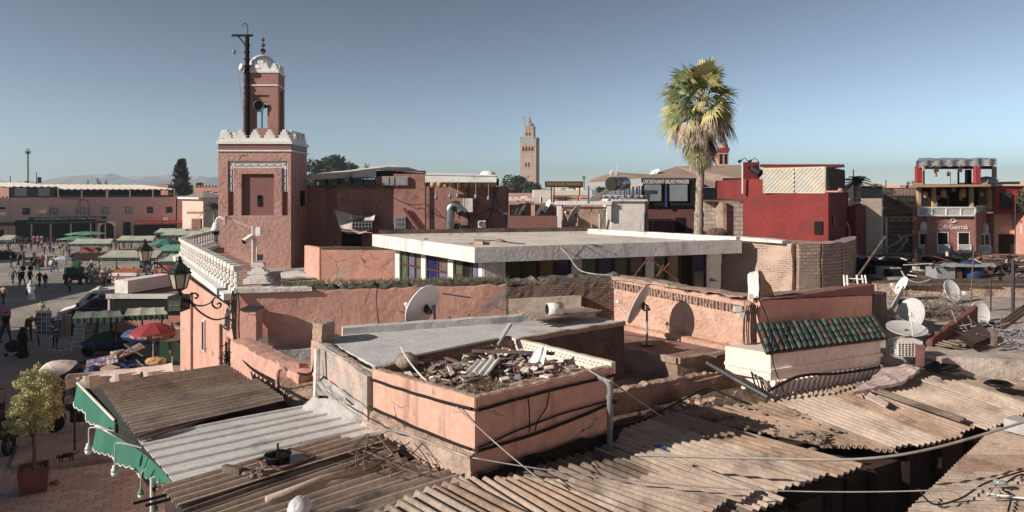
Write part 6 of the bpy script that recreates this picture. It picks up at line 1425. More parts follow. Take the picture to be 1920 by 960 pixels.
solo('torn_plastic',MB().sheet(pick(.55,.7,.02),pick(.66,.74,.04),pick(.62,.8,.28),pick(.54,.76,.2),.01,5,5,lambda u,v_,p_:V((0,.03*math.sin(u*9),.02*math.sin(v_*7)))),M_white,'torn white plastic standing upright in the rubble','plastic')
q=MB()
for i in range(330):
    p_=inbox(.75+rr_.gauss(0,.07),.25+rr_.gauss(0,.1)); a=V((p_.x,p_.y,z_-.1)); d=V((rr_.gauss(0,.08),rr_.gauss(0,.08),rr_.uniform(.03,.16))); q.add([a-V((.006,0,0)),a+V((.006,0,0)),a+d],[(0,1,2)])
solo('dry_weeds',q,mat('dry_straw',0x93785a,0x6f5a40,bump=0),'dry brown weeds at the front corner of the rubble','weeds',kind='stuff')
# flashing and pipe at the box foot
t=thing('base_flashing',(C1.x,C1.y,5),'sloping mortar apron at the foot of the sunlit side of the roof box','mortar')
def lerp2(a,b_,u,z): p_=a.lerp(b_,u); return V((p_.x,p_.y,z))
q=MB(); q.sheet(lerp2(C0,C1,0,5.72),lerp2(C0,C1,1,5.62),g(885,897,5.36),g(700,805,5.36),.08,24,7,lambda u,v_,p_:noise.noise_vector(p_*4)*.05+V((0,0,-.08*math.sin(v_*3.1)))); q.build('apron',mat('sandy_mortar',0xb2937a,0x967862,s=2,stain=0x7a6452,st=.4,ss=2,bump=1,bs=14,bd=.05),t)
t=thing('cement_apron',(-3,11,5),'rough pale grey cement fillet left of the roof box above the metal sheeting','mortar')
q=MB(); q.sheet(g(588,742,5.62),lerp2(C0,C1,.06,5.74),g(718,812,5.36),g(545,765,5.38),.08,18,10,lambda u,v_,p_:noise.noise_vector(p_*4)*.06+V((0,0,-.07*math.sin(v_*3.1)))); q.sheet(S0+V((-.12,-.1,-.55)),C0+V((-.1,-.05,-.55)),g(700,760,5.55),g(595,735,5.6),.05,12,4,lambda u,v_,p_:noise.noise_vector(p_*4)*.04); q.build('apron',M_cem,t)
t=thing('tar_flashing',(C1.x+1,C1.y+.5,5),'black dripping tar seal at the foot of the shaded side of the box','tar seal')
q=MB(); q.sheet(lerp2(C1,C2,-.02,5.42)+V((.06,-.08,0)),lerp2(C1,C2,1,5.42)+V((.06,-.08,0)),g(1150,838,5.1),g(880,905,5.3),.04,40,6,lambda u,v_,p_:noise.noise_vector(p_*5)*.05+V((0,0,-.06*math.sin(v_*3.1)+.05*v_*math.sin(u*140)))); q.build('seal',M_asp,t)
t=thing('downpipe',(C2.x,C2.y,5.1),'thick grey plastic downpipe with an elbow at the right corner of the roof box','pipe')
pc=V((w(1143,0,9.95).x,9.95,0)); MB().tube(spline([pc+V((-.22,.25,6.2)),pc+V((-.1,.12,6.24)),pc+V((0,0,6.16)),pc+V((0,0,5.9))],4)+[pc+V((0,0,5.0))],.042,12).build('pipe',M_pvc,t,True); MB().lathe([(.05,-.03),(.05,.03)],pc+V((0,0,6.0)),12).build('coupling',M_pvc,t)
# ---------------------------------------------------------------- corrugated roofs
def roof(label,a,b_,c,d,n,m,nm='corrugated_roof',pitch=.165,amp=.034,over=.06,seed=0,jz=.012,nu=6,trap=False,gr='corrugated roofs of the market'):
    # a,b_ = one eave side, ridges run a->d / b_->c ; n sheets side by side
    A,B_,C_,D_=g(*a),g(*b_),g(*c),g(*d); cen=(A+B_+C_+D_)/4; t=thing(nm,(cen.x,cen.y,min(x.z for x in (A,B_,C_,D_))),label,'roof',gr)
    rs=random.Random(seed)
    for i in range(n):
        u0,u1=max(0,i/n-over/n),(i+1)/n
        e0,e1=rs.uniform(-.02,.03),rs.uniform(-.03,.03); dz=V((0,0,jz*(i%2)+rs.uniform(-.006,.006)))
        p0,p1=A.lerp(B_,u0),A.lerp(B_,u1); q0,q1=D_.lerp(C_,u0),D_.lerp(C_,u1); dv=(q0-p0).normalized()*rs.uniform(-.1,.12)
        MB().corr(p0-dv*0+dz,q0+dv+dz,q1+dv+dz,p1+dz,pitch,amp,.009,nu,seed+i,trap).build('sheet',m if isinstance(m,bpy.types.Material) else m[rs.randrange(len(m))],t)
    return t
M_c3=mat('dusty_fibre_cement',0xb39a82,0x927b66,s=2.2,stain=0x6c5a4c,st=.3,ss=2.4,bump=.3,bs=40,fine=.4); M_c4=mat('reddish_fibre_cement',0xa98668,0x8c6d54,s=1.2,stain=0x6f5444,st=.3,ss=1.8,bump=.3,bs=40,fine=.4)
# left group (ridges run away from the plaza)
M_c2=mat('tan_fibre_cement',0xbb9f83,0xa2886f,s=1.5,stain=0x7a5f4a,st=.3,ss=1.2,bump=.25,bs=40,fine=.35)
MIXL=[M_c2,M_c3,M_corr,M_c4]; MIXD=[M_corrd,M_corr,M_c4,M_c3]
roof('brown corrugated roof nearest the plaza behind the long green valance',(187,722,5.5),(252,812,5.5),(531,750,5.5),(431,684,5.5),4,[M_corr,M_c4,M_c3],seed=1)
roof('narrow lower strip of brown corrugated sheets beside the white metal roof',(250,811,5.46),(265,826,5.45),(522,746,5.45),(500,738,5.46),1,MIXD,seed=7)
roof('pale ribbed metal roof in the middle of the left roofs',(258,823,5.4),(330,910,5.42),(742,808,5.42),(600,757,5.4),3,M_metal,pitch=.33,amp=.035,seed=3,trap=True)
roof('grey-brown corrugated roof strip with the upturned pot, below the metal roof',(302,912,5.46),(335,952,5.46),(705,836,5.46),(640,815,5.46),2,MIXL,seed=4)
roof('dark brown corrugated roof at the bottom edge left of centre',(338,950,5.43),(400,1060,5.43),(880,915,5.43),(700,822,5.43),4,MIXD,seed=5)
# right groups, sloping to the alley
cr='corrugated roofs of the market'
roof('shadowed corrugated roof directly under the tar seal of the roof box',(870,900,5.3),(1145,812,5.22),(1465,935,4.92),(1180,1040,4.95),4,MIXD,seed=11)
roof('corrugated roof falling from the downpipe past a scrap of blue plastic',(1120,826,5.25),(1262,772,5.15),(1607,867,4.88),(1440,937,4.9),3,[M_corr,M_c4,M_c3],seed=12)
roof('front corrugated roof with the rounded sheet ends at the bottom centre',(700,962,5.5),(862,893,5.46),(1100,1010,5.3),(930,1110,5.3),3,MIXL,seed=13,jz=.02)
roof('sunlit front corrugated roof right of the bottom centre',(858,897,5.48),(1140,905,5.3),(1345,962,5.1),(1060,1040,5.2),4,MIXL,seed=14,jz=.02)
roof('narrow sunlit corrugated tongue reaching over the alley',(1130,912,5.25),(1300,873,5.2),(1408,916,5.04),(1345,961,5.04),2,MIXL,seed=15)
roof('corrugated roof strewn with rubble below the tiled eave',(1250,775,5.05),(1455,752,4.95),(1676,843,4.72),(1553,836,4.78),3,[M_corr,M_c4,M_c3],seed=16)
roof('sunlit corrugated roof right of the rubble, below the dentils',(1440,756,4.92),(1570,726,4.9),(1800,817,4.66),(1672,844,4.68),3,MIXL,seed=17)
roof('corrugated roof with a long lifted sheet under the pale mortar slope',(1560,730,4.92),(1700,700,4.95),(1922,772,4.62),(1798,818,4.62),3,[M_corr,M_c4,M_c3],seed=18)
roof('corrugated roof with the round hole at the right',(1688,702,4.98),(1800,668,5.02),(2060,752,4.62),(1915,776,4.62),3,MIXD,seed=19)
roof('pale corrugated roof at the right edge under the pipe scrap',(1790,672,5.05),(1900,640,5.1),(2120,700,4.8),(2055,756,4.7),3,MIXL,seed=20)
roof('broad tan corrugated roof in the bottom right corner beyond the alley',(1660,1000,4.95),(1862,803,4.95),(2160,795,5.0),(2080,1040,5.0),6,MIXL,seed=21,pitch=.15,amp=.02)
# loose overlapped sheets
solo('roofing_sheet',MB().corr(g(1600,722,5.02),g(1800,790,4.78),g(1812,783,4.79),g(1615,716,5.03),.16,.02,.01,6),M_corrd,'long lifted corrugated sheet casting a dark line on the right roofs','roofing sheet')
solo('roofing_sheet',MB().corr(g(1500,925,5.5),g(700,925,5.5),g(700,926,5.5),g(1500,926,5.5),.2,.02,.01,2),M_corrd,'','') if False else None
solo('ridge_cap',MB().tube([g(500,937,5.5),g(602,898,5.5),g(705,872,5.5)],.042,8),M_c2,'half-round ridge piece lying along the dark brown corrugated roof','ridge piece',smooth=True)
# buildings under the roofs
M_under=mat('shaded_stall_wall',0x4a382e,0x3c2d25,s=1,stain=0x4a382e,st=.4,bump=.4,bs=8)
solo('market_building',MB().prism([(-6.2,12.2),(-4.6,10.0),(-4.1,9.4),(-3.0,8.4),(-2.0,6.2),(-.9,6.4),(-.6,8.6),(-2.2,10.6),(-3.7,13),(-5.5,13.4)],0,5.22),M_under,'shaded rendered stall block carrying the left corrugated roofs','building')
pl=[g(1407,880,4.95),g(1345,930,4.95),g(1150,1080,4.95)]
F0=V((-.6,8.6,0)); pts=[V((-.7,8.5,0)),V((.2,7.2,0)),V((1.2,7.3,0)),V((2.1,8.6,0)),V((3.0,9.2,0)),V((4.6,10.2,0)),V((5.6,11,0)),V((7.2,11.9,0)),V((9.0,12.9,0)),V((13,15,0)),V((13,17,0)),V((7,13.9,0)),V((4.6,12.9,0)),V((2,10.4,0))]
t=thing('shop_row',(5,10,0),'dark row of shop fronts under the corrugated roofs along the alley','shops')
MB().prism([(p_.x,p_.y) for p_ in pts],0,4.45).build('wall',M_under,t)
MB().prism([(p_.x,p_.y) for p_ in [V((-.6,8.7,0)),V((3.6,10.6,0)),V((7.4,13.2,0)),V((13,16,0)),V((13,16.6,0)),V((7,14.1,0)),V((4.6,13.1,0)),V((2,10.6,0))]],4.4,4.75).build('upper_wall',M_under,t)
for a,b_ in zip(pts[2:9],pts[3:10]):
    for k in range(2):
        p_=a.lerp(b_,(k+.3)/2); MB().box((p_.x,p_.y-.03,2.6),(.12,.12,3.7)).build('door_post',M_dwood,t)
q=MB()
for a,b_ in zip(pts[2:8],pts[3:9]):
    m_=a.lerp(b_,.5); d_=(b_-a).normalized(); q.box((m_.x+d_.y*.02,m_.y-d_.x*.02,1.5),((b_-a).length*.7,.06,2.6),math.atan2(d_.y,d_.x))
q.build('shutter',M_dgrey,t)
E0,E1,E2,E3=g(1690,1010,4.9),g(1868,812,4.9),g(2150,800,4.9),g(2100,1060,4.9)
t=thing('stall_block',(7,8,0),'dark stall block beneath the bottom right corrugated roof','building')
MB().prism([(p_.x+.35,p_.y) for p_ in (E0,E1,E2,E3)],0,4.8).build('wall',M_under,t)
# small things on the roofs
t=thing('upturned_pot',g(520,872,5.55),'black enamel pot and lid in a rusty square frame on the left roofs','pot')
c=g(521,866,5.52)
MB().lathe([(.15,0),(.15,.08),(.175,.1),(.16,.105),(.13,.06),(.02,.05)],c,20).build('pot',M_black,t,True); q=MB(); q.tube([c+V((0,0,.05)),c+V((0,0,.24))],.014,5)
for i in range(6): q.tube([c+V((0,0,.16)),c+V((.14*math.cos(i),.14*math.sin(i),.1))],.008,4)
q.build('handle',M_black,t)
q=MB(); fp=[g(481,864,5.52),g(527,880,5.52),g(590,858,5.52),g(545,842,5.52)]
for a,b_ in zip(fp,fp[1:]+fp[:1]): q.seg(a,b_,.03,.035)
q.build('frame',M_rust,t); MB().slab([fp[0],fp[1],fp[2],fp[3]],.015).build('board',M_bglass,t)
solo('wood_block',MB().seg(g(420,878,5.52),g(452,884,5.52),.08,.09),M_wood,'wedge-shaped wooden block on the strip roof left of the black pot','wood block')
q=MB()
for i in range(14): q.ball(g(470+R.uniform(-12,22),884+R.uniform(-8,8),5.5),(R.uniform(.02,.06),R.uniform(.02,.06),.03),6,4,.3)
for i in range(10): a=g(470+R.uniform(-12,30),882+R.uniform(-8,6),5.52); q.tube([a,a+V((R.uniform(-.15,.15),R.uniform(-.1,.1),R.uniform(0,.08)))],.01,4)
solo('debris',q,M_rub,'small litter of grey stones and chips beside the black pot','debris',kind='stuff')
c=g(562,955,5.6); q=MB(); q.ball(c,(.13,.13,.14),14,9,.04); q.ball(c+V((.15,-.02,-.06)),(.09,.08,.06),8,5,.1); solo('plastic_lump',q,mat('crumpled_clear_plastic',0xc9c6c2,0xa9a6a2,s=8,rough=.25,bump=.8,bs=15),'crumpled silvery plastic ball at the bottom edge of the roofs','plastic',smooth=True)
q=MB()
for i in range(26):
    a=g(rr_.uniform(660,760),rr_.uniform(818,880),5.5); q.tube([a,a+V((rr_.gauss(0,.12),rr_.gauss(0,.12),rr_.uniform(0,.05))),a+V((rr_.gauss(0,.2),rr_.gauss(0,.2),rr_.uniform(0,.03)))],.006,3)
for i in range(6): q.tube(spline([g(rr_.uniform(640,820),rr_.uniform(815,890),5.53) for _ in range(4)],5),.009,4)
solo('twigs',q,M_wood,'loose twigs, straw and dead vine along the mortar apron','twigs',kind='stuff')
solo('blue_plastic_bag',MB().ball(g(1238,843,5.12),(.14,.09,.05),10,6,.3),mat('blue_plastic',0x2e5f9c,rough=.4,bump=.3),'scrap of blue plastic bag on the shadowed corrugated roof','bag')
q=MB()
for i in range(60):
    a=g(rr_.gauss(1385,60),rr_.gauss(788,14),5.05); q.ball((a.x,a.y,5.0+rr_.uniform(-.03,.05)),(rr_.uniform(.02,.07),rr_.uniform(.02,.05),rr_.uniform(.01,.035)),6,4,.35)
for i in range(16): a=g(rr_.gauss(1530,18),rr_.gauss(820,9),4.9); q.ball(a,(rr_.uniform(.03,.1),.03,.03),6,4,.35)
solo('roof_rubble',q,M_rub,'rubble and torn rags strewn at the upper end of the right corrugated roofs','rubble',kind='stuff')
q=MB(); q.lathe([(.16,-.04),(.22,.0),(.17,.05),(.13,.0)],g(1872,720,5.0),16,None,0,1.3,1); q.lathe([(.13,-.03),(.13,0.0)],g(1872,720,5.0),14,None,0,1.3,1); solo('tyre',q,M_black,'old black tyre lying on the corrugated roof at the right','tyre',smooth=True)
solo('black_cloth',MB().ball(g(1765,690,5.15),(.42,.2,.08),12,6,.35).ball(g(1740,680,5.2),(.25,.1,.06),10,5,.3),M_blackc,'crumpled black cloth on the roof beside the pale mortar slope','cloth')
t=thing('pale_mortar_slope',(9,14.5,4.8),'pale pinkish mortar slope spilled over the corrugated sheets right of the dentils','mortar')
q=MB(); q.sheet(g(1600,735,5.02),g(1655,688,5.15),g(1745,676,5.2),g(1690,716,5.05),.07,18,10,lambda u,v_,p_:noise.noise_vector(p_*5)*.05); q.sheet(g(1622,742,4.96),g(1630,735,4.99),g(1668,755,4.93),g(1660,762,4.91),.03,8,3,lambda u,v_,p_:noise.noise_vector(p_*5)*.02); q.build('mortar',mat('pale_pink_mortar',0xc9b0a6,0xb59c92,s=2,stain=0x9b8377,st=.3,bump=.8,bs=14),t)
# upper earth strip between eave/ledge and roofs (rubble fillet)
solo('earth_fillet',MB().sheet(V((2.0,11.2,5.0)),V((5.0,14.2,4.95)),g(1455,765,4.9),g(1165,822,5.15),.1,24,7,lambda u,v_,p_:noise.noise_vector(p_*4)*.09),M_earthd,'dark earth and debris fillet where the right corrugated roofs meet the old walls','earth')
solo('roof_fillet',MB().sheet(V((8.2,15.6,5.05)),V((13,17.5,5.1)),g(1960,640,5.1),g(1690,705,5.0),.1,24,7,lambda u,v_,p_:noise.noise_vector(p_*4)*.05),M_cem,'grey cement strip between the air conditioner and the right corrugated roofs','mortar')
# ---------------------------------------------------------------- green valances, lamps, post
M_slate=mat('slate_canvas',0x2e3430,0x262b28,bump=.2)
def valance(label,a,b_,zA,zB,drop,nsc,back=None):
    A,B_=g(a[0],a[1],zA),g(b_[0],b_[1],zB); t=thing('green_awning',(A+B_)/2,label,'awning')
    N=nsc*5; top=[];bot=[]; mbv=MB(); d=(B_-A).normalized(); o=V((d.y,-d.x,0))*.0+V((-d.y,d.x,0))*0
    vs=[];n_=N+1
    outw=V((-abs(d.y),-abs(d.x),0))*.06
    for r_ in range(6):
        for i in range(n_):
            u=i/N; p_=A.lerp(B_,u); dr=drop*(r_/5)+(0 if r_<5 else .035*abs(math.sin(u*nsc*math.pi))-.02)
            vs.append(p_-V((0,0,dr))+outw*math.sin(u*17)*.6*(r_/5)+outw*(r_/5))
    mbv.add(vs,[(r_*n_+i,r_*n_+i+1,(r_+1)*n_+i+1,(r_+1)*n_+i) for r_ in range(5) for i in range(N)])
    va=mbv.build('valance',M_green,t)
    q=MB(); q.tube([vs[5*n_+i]-V((0,0,.005)) for i in range(n_)],.009,4); q.build('white_edging',M_white,va)
    q=MB(); q.tube([A+V((0,0,.01)),B_+V((0,0,.01))],.022,6); q.build('rail',M_cream,t)
    if back:
        q=MB(); q.sheet(A,B_,back[1],back[0],.01,12,6,lambda u,v_,p_:V((0,0,-.08*math.sin(v_*3.14)))); q.build('canopy',M_slate,t)
    return t
valance('longer green scalloped awning of the farther left stall',(145,719),(215,790),5.3,5.3,.36,14,(g(190,723,5.42),g(252,812,5.42)))
valance('green scalloped awning of the nearer left stall with a triangular side flap',(181,799),(301,860),5.2,5.2,.33,17,None)
q=MB(); A_,B_=g(301,860,5.2),g(328,908,5.42); q.slab([A_,B_,B_-V((0,0,.1)),A_-V((.05,.02,.33))],.012); q.build('x',M_green) if False else None
solo('awning_side_flap',MB().add([A_,B_,g(322,905,5.3),A_-V((.02,.02,.34)),A_+V((.01,.01,0)),B_+V((.01,.01,0)),g(322,905,5.3)+V((.01,.01,0)),A_-V((.01,.01,.34))],[(0,1,2,3),(7,6,5,4),(0,3,7,4),(3,2,6,7),(2,1,5,6),(1,0,4,5)]),M_green,'triangular green side flap closing the nearer awning','awning flap')
solo('awning_canopy',MB().sheet(g(183,800,5.19),g(300,860,5.19),g(325,905,5.36),g(262,825,5.36),.01,8,4),M_slate,'dark green sloping cloth behind the nearer green valance','awning')
t=thing('awning_arms',g(250,870,4.7),'black folding awning arms and braces beneath the nearer green valance','awning arms')  # only the arms and braces of the awning, without its cloth
q=MB(); q.seg(g(228,848,4.9),g(290,920,4.85),.035); q.seg(g(262,868,4.9),g(292,915,4.85),.03); q.seg(g(250,944,5.0),g(320,926,5.05),.03); q.seg(g(273,948,5.0),g(325,934,5.05),.03); q.seg(g(219,790,5.2),g(219,812,5.0),.035); q.seg(g(180,849,4.6),g(212,842,4.6),.02); q.build('arm',M_black,t)
solo('awning_post',MB().tube([(g(286,895,5.0).x,g(286,895,5.0).y,0),g(286,895,5.0)],.035,8),M_metal,'slim pale steel post under the end of the nearer green awning','post')
for i,(x,y,a,lab,gm) in enumerate(((166,845,[(167,828),(167,806),(171,802),(182,802),(214,808)],'hanging bulb lamp on a bent rod, furthest left and highest','w'),(215,886,[(215,868),(216,838),(220,831),(240,833),(266,840)],'hanging bulb lamp second from the left, below the middle of the valance','w'),(264,928,[(264,912),(265,890),(270,882),(276,878)],'small hanging bulb lamp with a green collar right of the second one','g'),(290,957,[(289,945),(290,925),(300,912),(315,902)],'hanging bulb lamp at the bottom edge beside the steel post','g'))):
    z=9-(y-YH)*9.7/FL; D=9.7; t=thing('hanging_lamp',w(x,y+10,D),lab,'lamp'); k=.66 if i<2 else .55
    MB().lathe([(.02,.17),(.045,.15),(.05,.1),(.072,.07),(.072,.02)],w(x,y,D),14,Matrix.Scale(k,3)).build('lamp_socket',M_metal if i<2 else M_mint,t,True)
    MB().lathe([(.07,.02),(.07,-.02),(.055,-.06),(.02,-.085)],w(x,y,D),14,Matrix.Scale(k,3)).build('bulb',mat('opal_bulb',0xe6e4e0,bump=0,rough=.3,fine=0),t,True)
    MB().tube(spline([w(x,y-14,D)]+[w(c_[0],c_[1],D) for c_ in a],4),.011,5).build('rod',M_metal if i<2 else M_pcable,t)
# ---------------------------------------------------------------- pink street wall and balustrade
B0=V((-6.66,16.4,0)); B1=V((w(338,0,26).x,26.0,0)); B2=V((w(402,0,31.5).x,31.5,0)); zb_=6.55
t=thing('street_wall',(B0.x,B0.y,0),'tall sunlit peach street wall under the white balustrade','wall')
dw=(B1-B0).normalized(); nw=V((-dw.y,dw.x,0)); 
if nw.x<0: nw=-nw
MB().rprism([(B0.x,B0.y),(B1.x,B1.y),(B1.x+nw.x*2,B1.y+nw.y*2+1),(B0.x+.6,B0.y+.35)],0,zb_-.03,.5,.008).build('wall',M_pink,t)
for u,z0,z1,wd_,nm in ((.16,3.9,5.5,.16,'window'),(.42,4.2,5.15,.22,'window'),(.68,3.0,5.6,.2,'drainpipe'),(.06,3.9,5.35,.3,'window')):
    p_=B0+dw*(B1-B0).length*u-nw*.02; o=MB().box((p_.x,p_.y,(z0+z1)/2),(wd_,.1,z1-z0),math.atan2(dw.y,dw.x)).build(nm if nm!='drainpipe' else 'pipe',M_white if u==.42 else M_brown,t)
    if nm=='window' and u!=.16: MB().box((p_.x-nw.x*.03,p_.y-nw.y*.03,(z0+z1)/2),(wd_*.5,.1,(z1-z0)*.86),math.atan2(dw.y,dw.x)).build('pane',M_dark,o)
q=MB(); q.rwall(B0,B1,.5,zb_-.16,zb_,.3,.004,.004); q.rwall(B1,B2,.5,zb_-.16,zb_,.3,.004,.004); q.build('cornice',M_white,t)
q=MB(); q.rwall(B1+V((.3,0,0)),B2+V((.3,0,0)),.3,2,zb_-.16,.4,.01,.01); q.build('return_wall',M_earth,t)
t=thing('balustrade',(B0.x,B0.y,zb_),'white balustrade of turned posts running back along the wall and turning to the tower','balustrade')
prof=[(.085,0),(.085,.07),(.055,.09),(.05,.12),(.085,.22),(.075,.28),(.045,.32),(.045,.34),(.075,.36),(.075,.39),(.045,.42),(.06,.5),(.08,.54),(.08,.6)]
pr=MB().lathe(prof,(0,0,0),8); q=MB(); q.lathe(prof,(0,0,0),8)
n1=23; b0=None
def bal(x,y,m,box=True):
    global b0
    q=MB(); q.box((x,y,zb_+.06),(.19,.19,.12),.7); q.lathe([(.085,.12),(.06,.15),(.05,.18),(.08,.26),(.07,.32),(.045,.36),(.07,.4),(.05,.44),(.06,.5),(.09,.54)],(x,y,zb_),8); q.box((x,y,zb_+.6),(.22,.22,.12),.7); return q.build('baluster',m,t)
for i in range(22):
    p_=B0.lerp(B1,(i+.1)/22)+nw*.05; bal(p_.x,p_.y,M_whited)
for i in range(13):
    p_=B1.lerp(B2,(i+.7)/13); bal(p_.x,p_.y,M_whited)
# cable along the cornice
cable([V((B1.x,B1.y,6.3))-nw*.12,V(B0.lerp(B1,.7).to_tuple()[:2]+(6.15,))-nw*.15,V(B0.lerp(B1,.35).to_tuple()[:2]+(6.2,))-nw*.15,V(B0.to_tuple()[:2]+(6.3,))-nw*.15],.035,'thick bundle of dark cables tied below the balustrade cornice')
# ---------------------------------------------------------------- wrought iron street lanterns
M_lg=mat('clouded_lantern_glass',0xb3a48e,0x9c8c76,s=4,rough=.3,bump=0,spec=.5)
M_li=mat('greened_iron',0x35342c,0x24231e,s=5,rough=.55,bump=.3)
def lantern(px,ytop,ybase,D,label,sc_=1):
    c=w(px,ybase,D); hh=(ybase-ytop)*D/FL; t=thing('street_lantern',c,label,'street lantern'); s=hh
    # six sides: post, cage, cap, finial
    MB().lathe([(.05*s,0),(.09*s,.03*s),(.05*s,.07*s),(.05*s,.1*s),(.17*s,.16*s),(.17*s,.18*s)],c,6).build('base',M_li,t)
    MB().lathe([(.16*s,.18*s),(.25*s,.54*s)],c,6).build('glass',M_lg,t)
    q=MB()
    for k in range(6):
        a=math.pi*2*(k+.5)/6; e=V((math.cos(a),math.sin(a),0)); q.seg(c+e*.165*s+V((0,0,.18*s)),c+e*.255*s+V((0,0,.55*s)),.025*s)
        a2=math.pi*2*(k+1.5)/6; e2=V((math.cos(a2),math.sin(a2),0)); m_=(e+e2)/2
        pts=[c+e.lerp(e2,u)*(.235*s)+V((0,0,s*(.46+.07*math.sin(u*math.pi)))) for u in [j/6 for j in range(7)]]; q.tube(pts,.008*s,3)
    q.build('cage_bar',M_li,t)
    MB().lathe([(.27*s,.54*s),(.29*s,.55*s),(.29*s,.57*s),(.25*s,.59*s),(.25*s,.65*s),(.27*s,.66*s),(.2*s,.69*s),(.13*s,.77*s),(.1*s,.79*s),(.06*s,.86*s),(.1*s,.87*s),(.1*s,.885*s),(.04*s,.9*s),(.05*s,.95*s),(.02*s,1.0*s)],c,6).build('cap',M_li,t)
    return t,c,s
tL,cL,sL=lantern(337,480,553,16.6,'big iron street lantern above a hanging sign box on a scrolled wall bracket')
def ipt(x,y,D=16.6): return w(x,y,D)
q=MB()
def scroll(pts,r=.022): q.tube(spline([ipt(*p_) for p_ in pts],6),r,6)
scroll([(341,560),(355,566),(375,585),(395,597),(410,599),(424,594),(433,583),(436,570),(434,560),(428,555),(420,554),(409,555),(401,560),(398,569),(401,575),(407,578),(413,575),(414,570),(410,568),(407,571)])
scroll([(342,561),(358,566),(366,572),(380,573),(392,569),(400,562)]); scroll([(366,572),(358,566),(355,558),(359,551),(366,550),(371,554),(369,559),(365,558)])
scroll([(342,567),(350,566),(355,570),(354,576),(349,579),(345,576),(347,573)],.016); scroll([(422,596),(431,598),(436,605),(434,614),(427,618),(420,614),(421,609),(425,610)],.018)
q.build('scroll_bracket',M_black,tL)
MB().tube([ipt(340,553),ipt(340,570)],.03,6).build('stem',M_li,tL)
fo=MB().fb(314,556,340,585,16.5,.45).build('sign_box',M_li,tL); MB().fb(315.5,564,338,583,16.47,.03).build('sign_face',mat('greenish_sign_glass',0x55604f,0x4a5446,bump=0,rough=.2),fo); MB().fb(308,562,314,583,16.6,.5).build('side_plate',M_black,fo)
text('Boutiques',327,573,16.46,3.2,M_pcable,fo,wpx=18)
tL,cL,sL=lantern(272,448,497,24.5,'smaller iron street lantern on a scrolled bracket further along the wall')
q=MB()
def scroll2(pts,r=.025): q.tube(spline([ipt(x,y,24.5) for x,y in pts],5),r,5)
scroll2([(272,497),(269,503),(275,506),(283,501),(287,495),(293,492),(299,495),(301,500),(297,503),(293,501)]); scroll2([(287,492),(300,497),(313,507),(335,517)]); q.tube([ipt(272,497,24.5),ipt(268,510,24.5)],.03,5); q.build('scroll_bracket',M_black,tL)
# cable tangles at the wall end
rc=random.Random(21)
for i in range(7):
    x=436+i*1.6; cable([w(x,545,16.2),w(x+rc.uniform(-3,3),575,16.1),w(x+rc.uniform(-4,4),610,16.0),w(x+rc.uniform(-4,6),650,15.8)],.014,'black cables hanging in a bunch down the end of the peach wall',n=4)
for o in [o for o in bpy.data.objects if o.get('label')=='black cables hanging in a bunch down the end of the peach wall']: o['group']='cables down the end of the peach wall'
q=MB()
for i in range(34):
    c=w(437+rc.gauss(0,9),676+rc.gauss(0,9),14.6); r=rc.uniform(.08,.24); a0=rc.uniform(0,6); q.tube([c+V((r*math.cos(a0+a*.5),rc.uniform(-.1,.1),r*1.2*math.sin(a0+a*.5))) for a in range(9)],.009,3)
solo('cable_tangle',q,M_cable,'dense tangle of black cable loops at the corner above the brown roof','cables',kind='stuff')
t=thing('pink_ledge',(w(500,0,13.6).x,13.6,4.5),'broken pink rendered ledge stepping down from the wall end to the pink corner pillar','ledge')
MB().rwall((-5.85,14.7),(-3.8,12.75),.42,4.6,(5.82,5.6),.12,.03,.03).build('ledge',M_pink,t)
MB().rprism([(w(518,0,12.75).x,12.75),(w(590,0,13.3).x,13.3),(w(592,0,12.0).x,12.0),(w(545,0,12.0).x,12.0)],3,[5.5,5.5,5.4,5.35],.1,.06).build('broken_masonry',M_earth,t)
MB().rprism([(w(520,0,13.3).x,13.3),(w(560,0,13.2).x,13.2),(w(560,0,12.9).x,12.9),(w(525,0,12.9).x,12.9)],5.4,5.72,.08,.05).build('loose_stone',M_pink,t)
solo('patio_floor',MB().rprism([(-6.4,15.4),(-.6,17.6),(1.2,17.8),(1.6,15.9),(-3.4,13.7),(-3.7,13.1),(-5.0,13.2)],0,zf-.12,.5,.02),M_earth,'sunken earthen floor between the orange wall and the screed roof','floor')
t=thing('bent_pipe',w(520,708,12.4),'short pink painted pipe bent over like a hook above the brown corrugated roof','pipe'); MB().tube(spline([w(521,726,12.3),w(521,700,12.3),w(524,692,12.3),w(532,691,12.3),w(537,697,12.3)],5),.04,8).build('pipe',M_pink,t,True)
MB
t=thing('low_annex',(w(455,0,15.8).x,15.8,zf),'small salmon box with a thin dark lid at the left end of the orange wall','box'); MB().fb(450,583,480,640,15.8,.4).build('box',M_ow,t); MB().fb(448,580,481,582.5,15.75,.5).build('lid',M_dgrey,t)
# long cable runs
cable([w(436,650,14.8),w(470,690,13.8),w(520,722,12.6),w(560,745,11.9),w(590,768,11.6),w(620,784,11.0)],.022,'thick black cable running from the wall end down behind the pink hook pipe')
cable([w(440,640,15),w(480,668,14.2),w(530,693,13.2),w(560,700,12.7),w(583,700,12.3),w(590,672,12.4)],.022,'black cable lying along the broken pink ledge')
cable([w(588,648,12.3),w(612,655,12),w(650,675,11.3),w(690,692,10.7),w(702,697,10.35)],.022,'whitewashed cable along the cement-smeared flank wall',M_pcable)
def along(a,b_,zz,off,n=9,sg=.02):
    nrm=V((b_.y-a.y,-(b_.x-a.x),0)).normalized(); return [lerp2(a,b_,i/n,zz[0]+(zz[1]-zz[0])*i/n-sg*math.sin(i/n*math.pi)+rc.uniform(-.006,.006))+nrm*off for i in range(n+1)]
cable(along(C0,C1,(6.19,6.2),.05),.022,'black cable bundle clipped under the parapet on the sunlit side of the box')
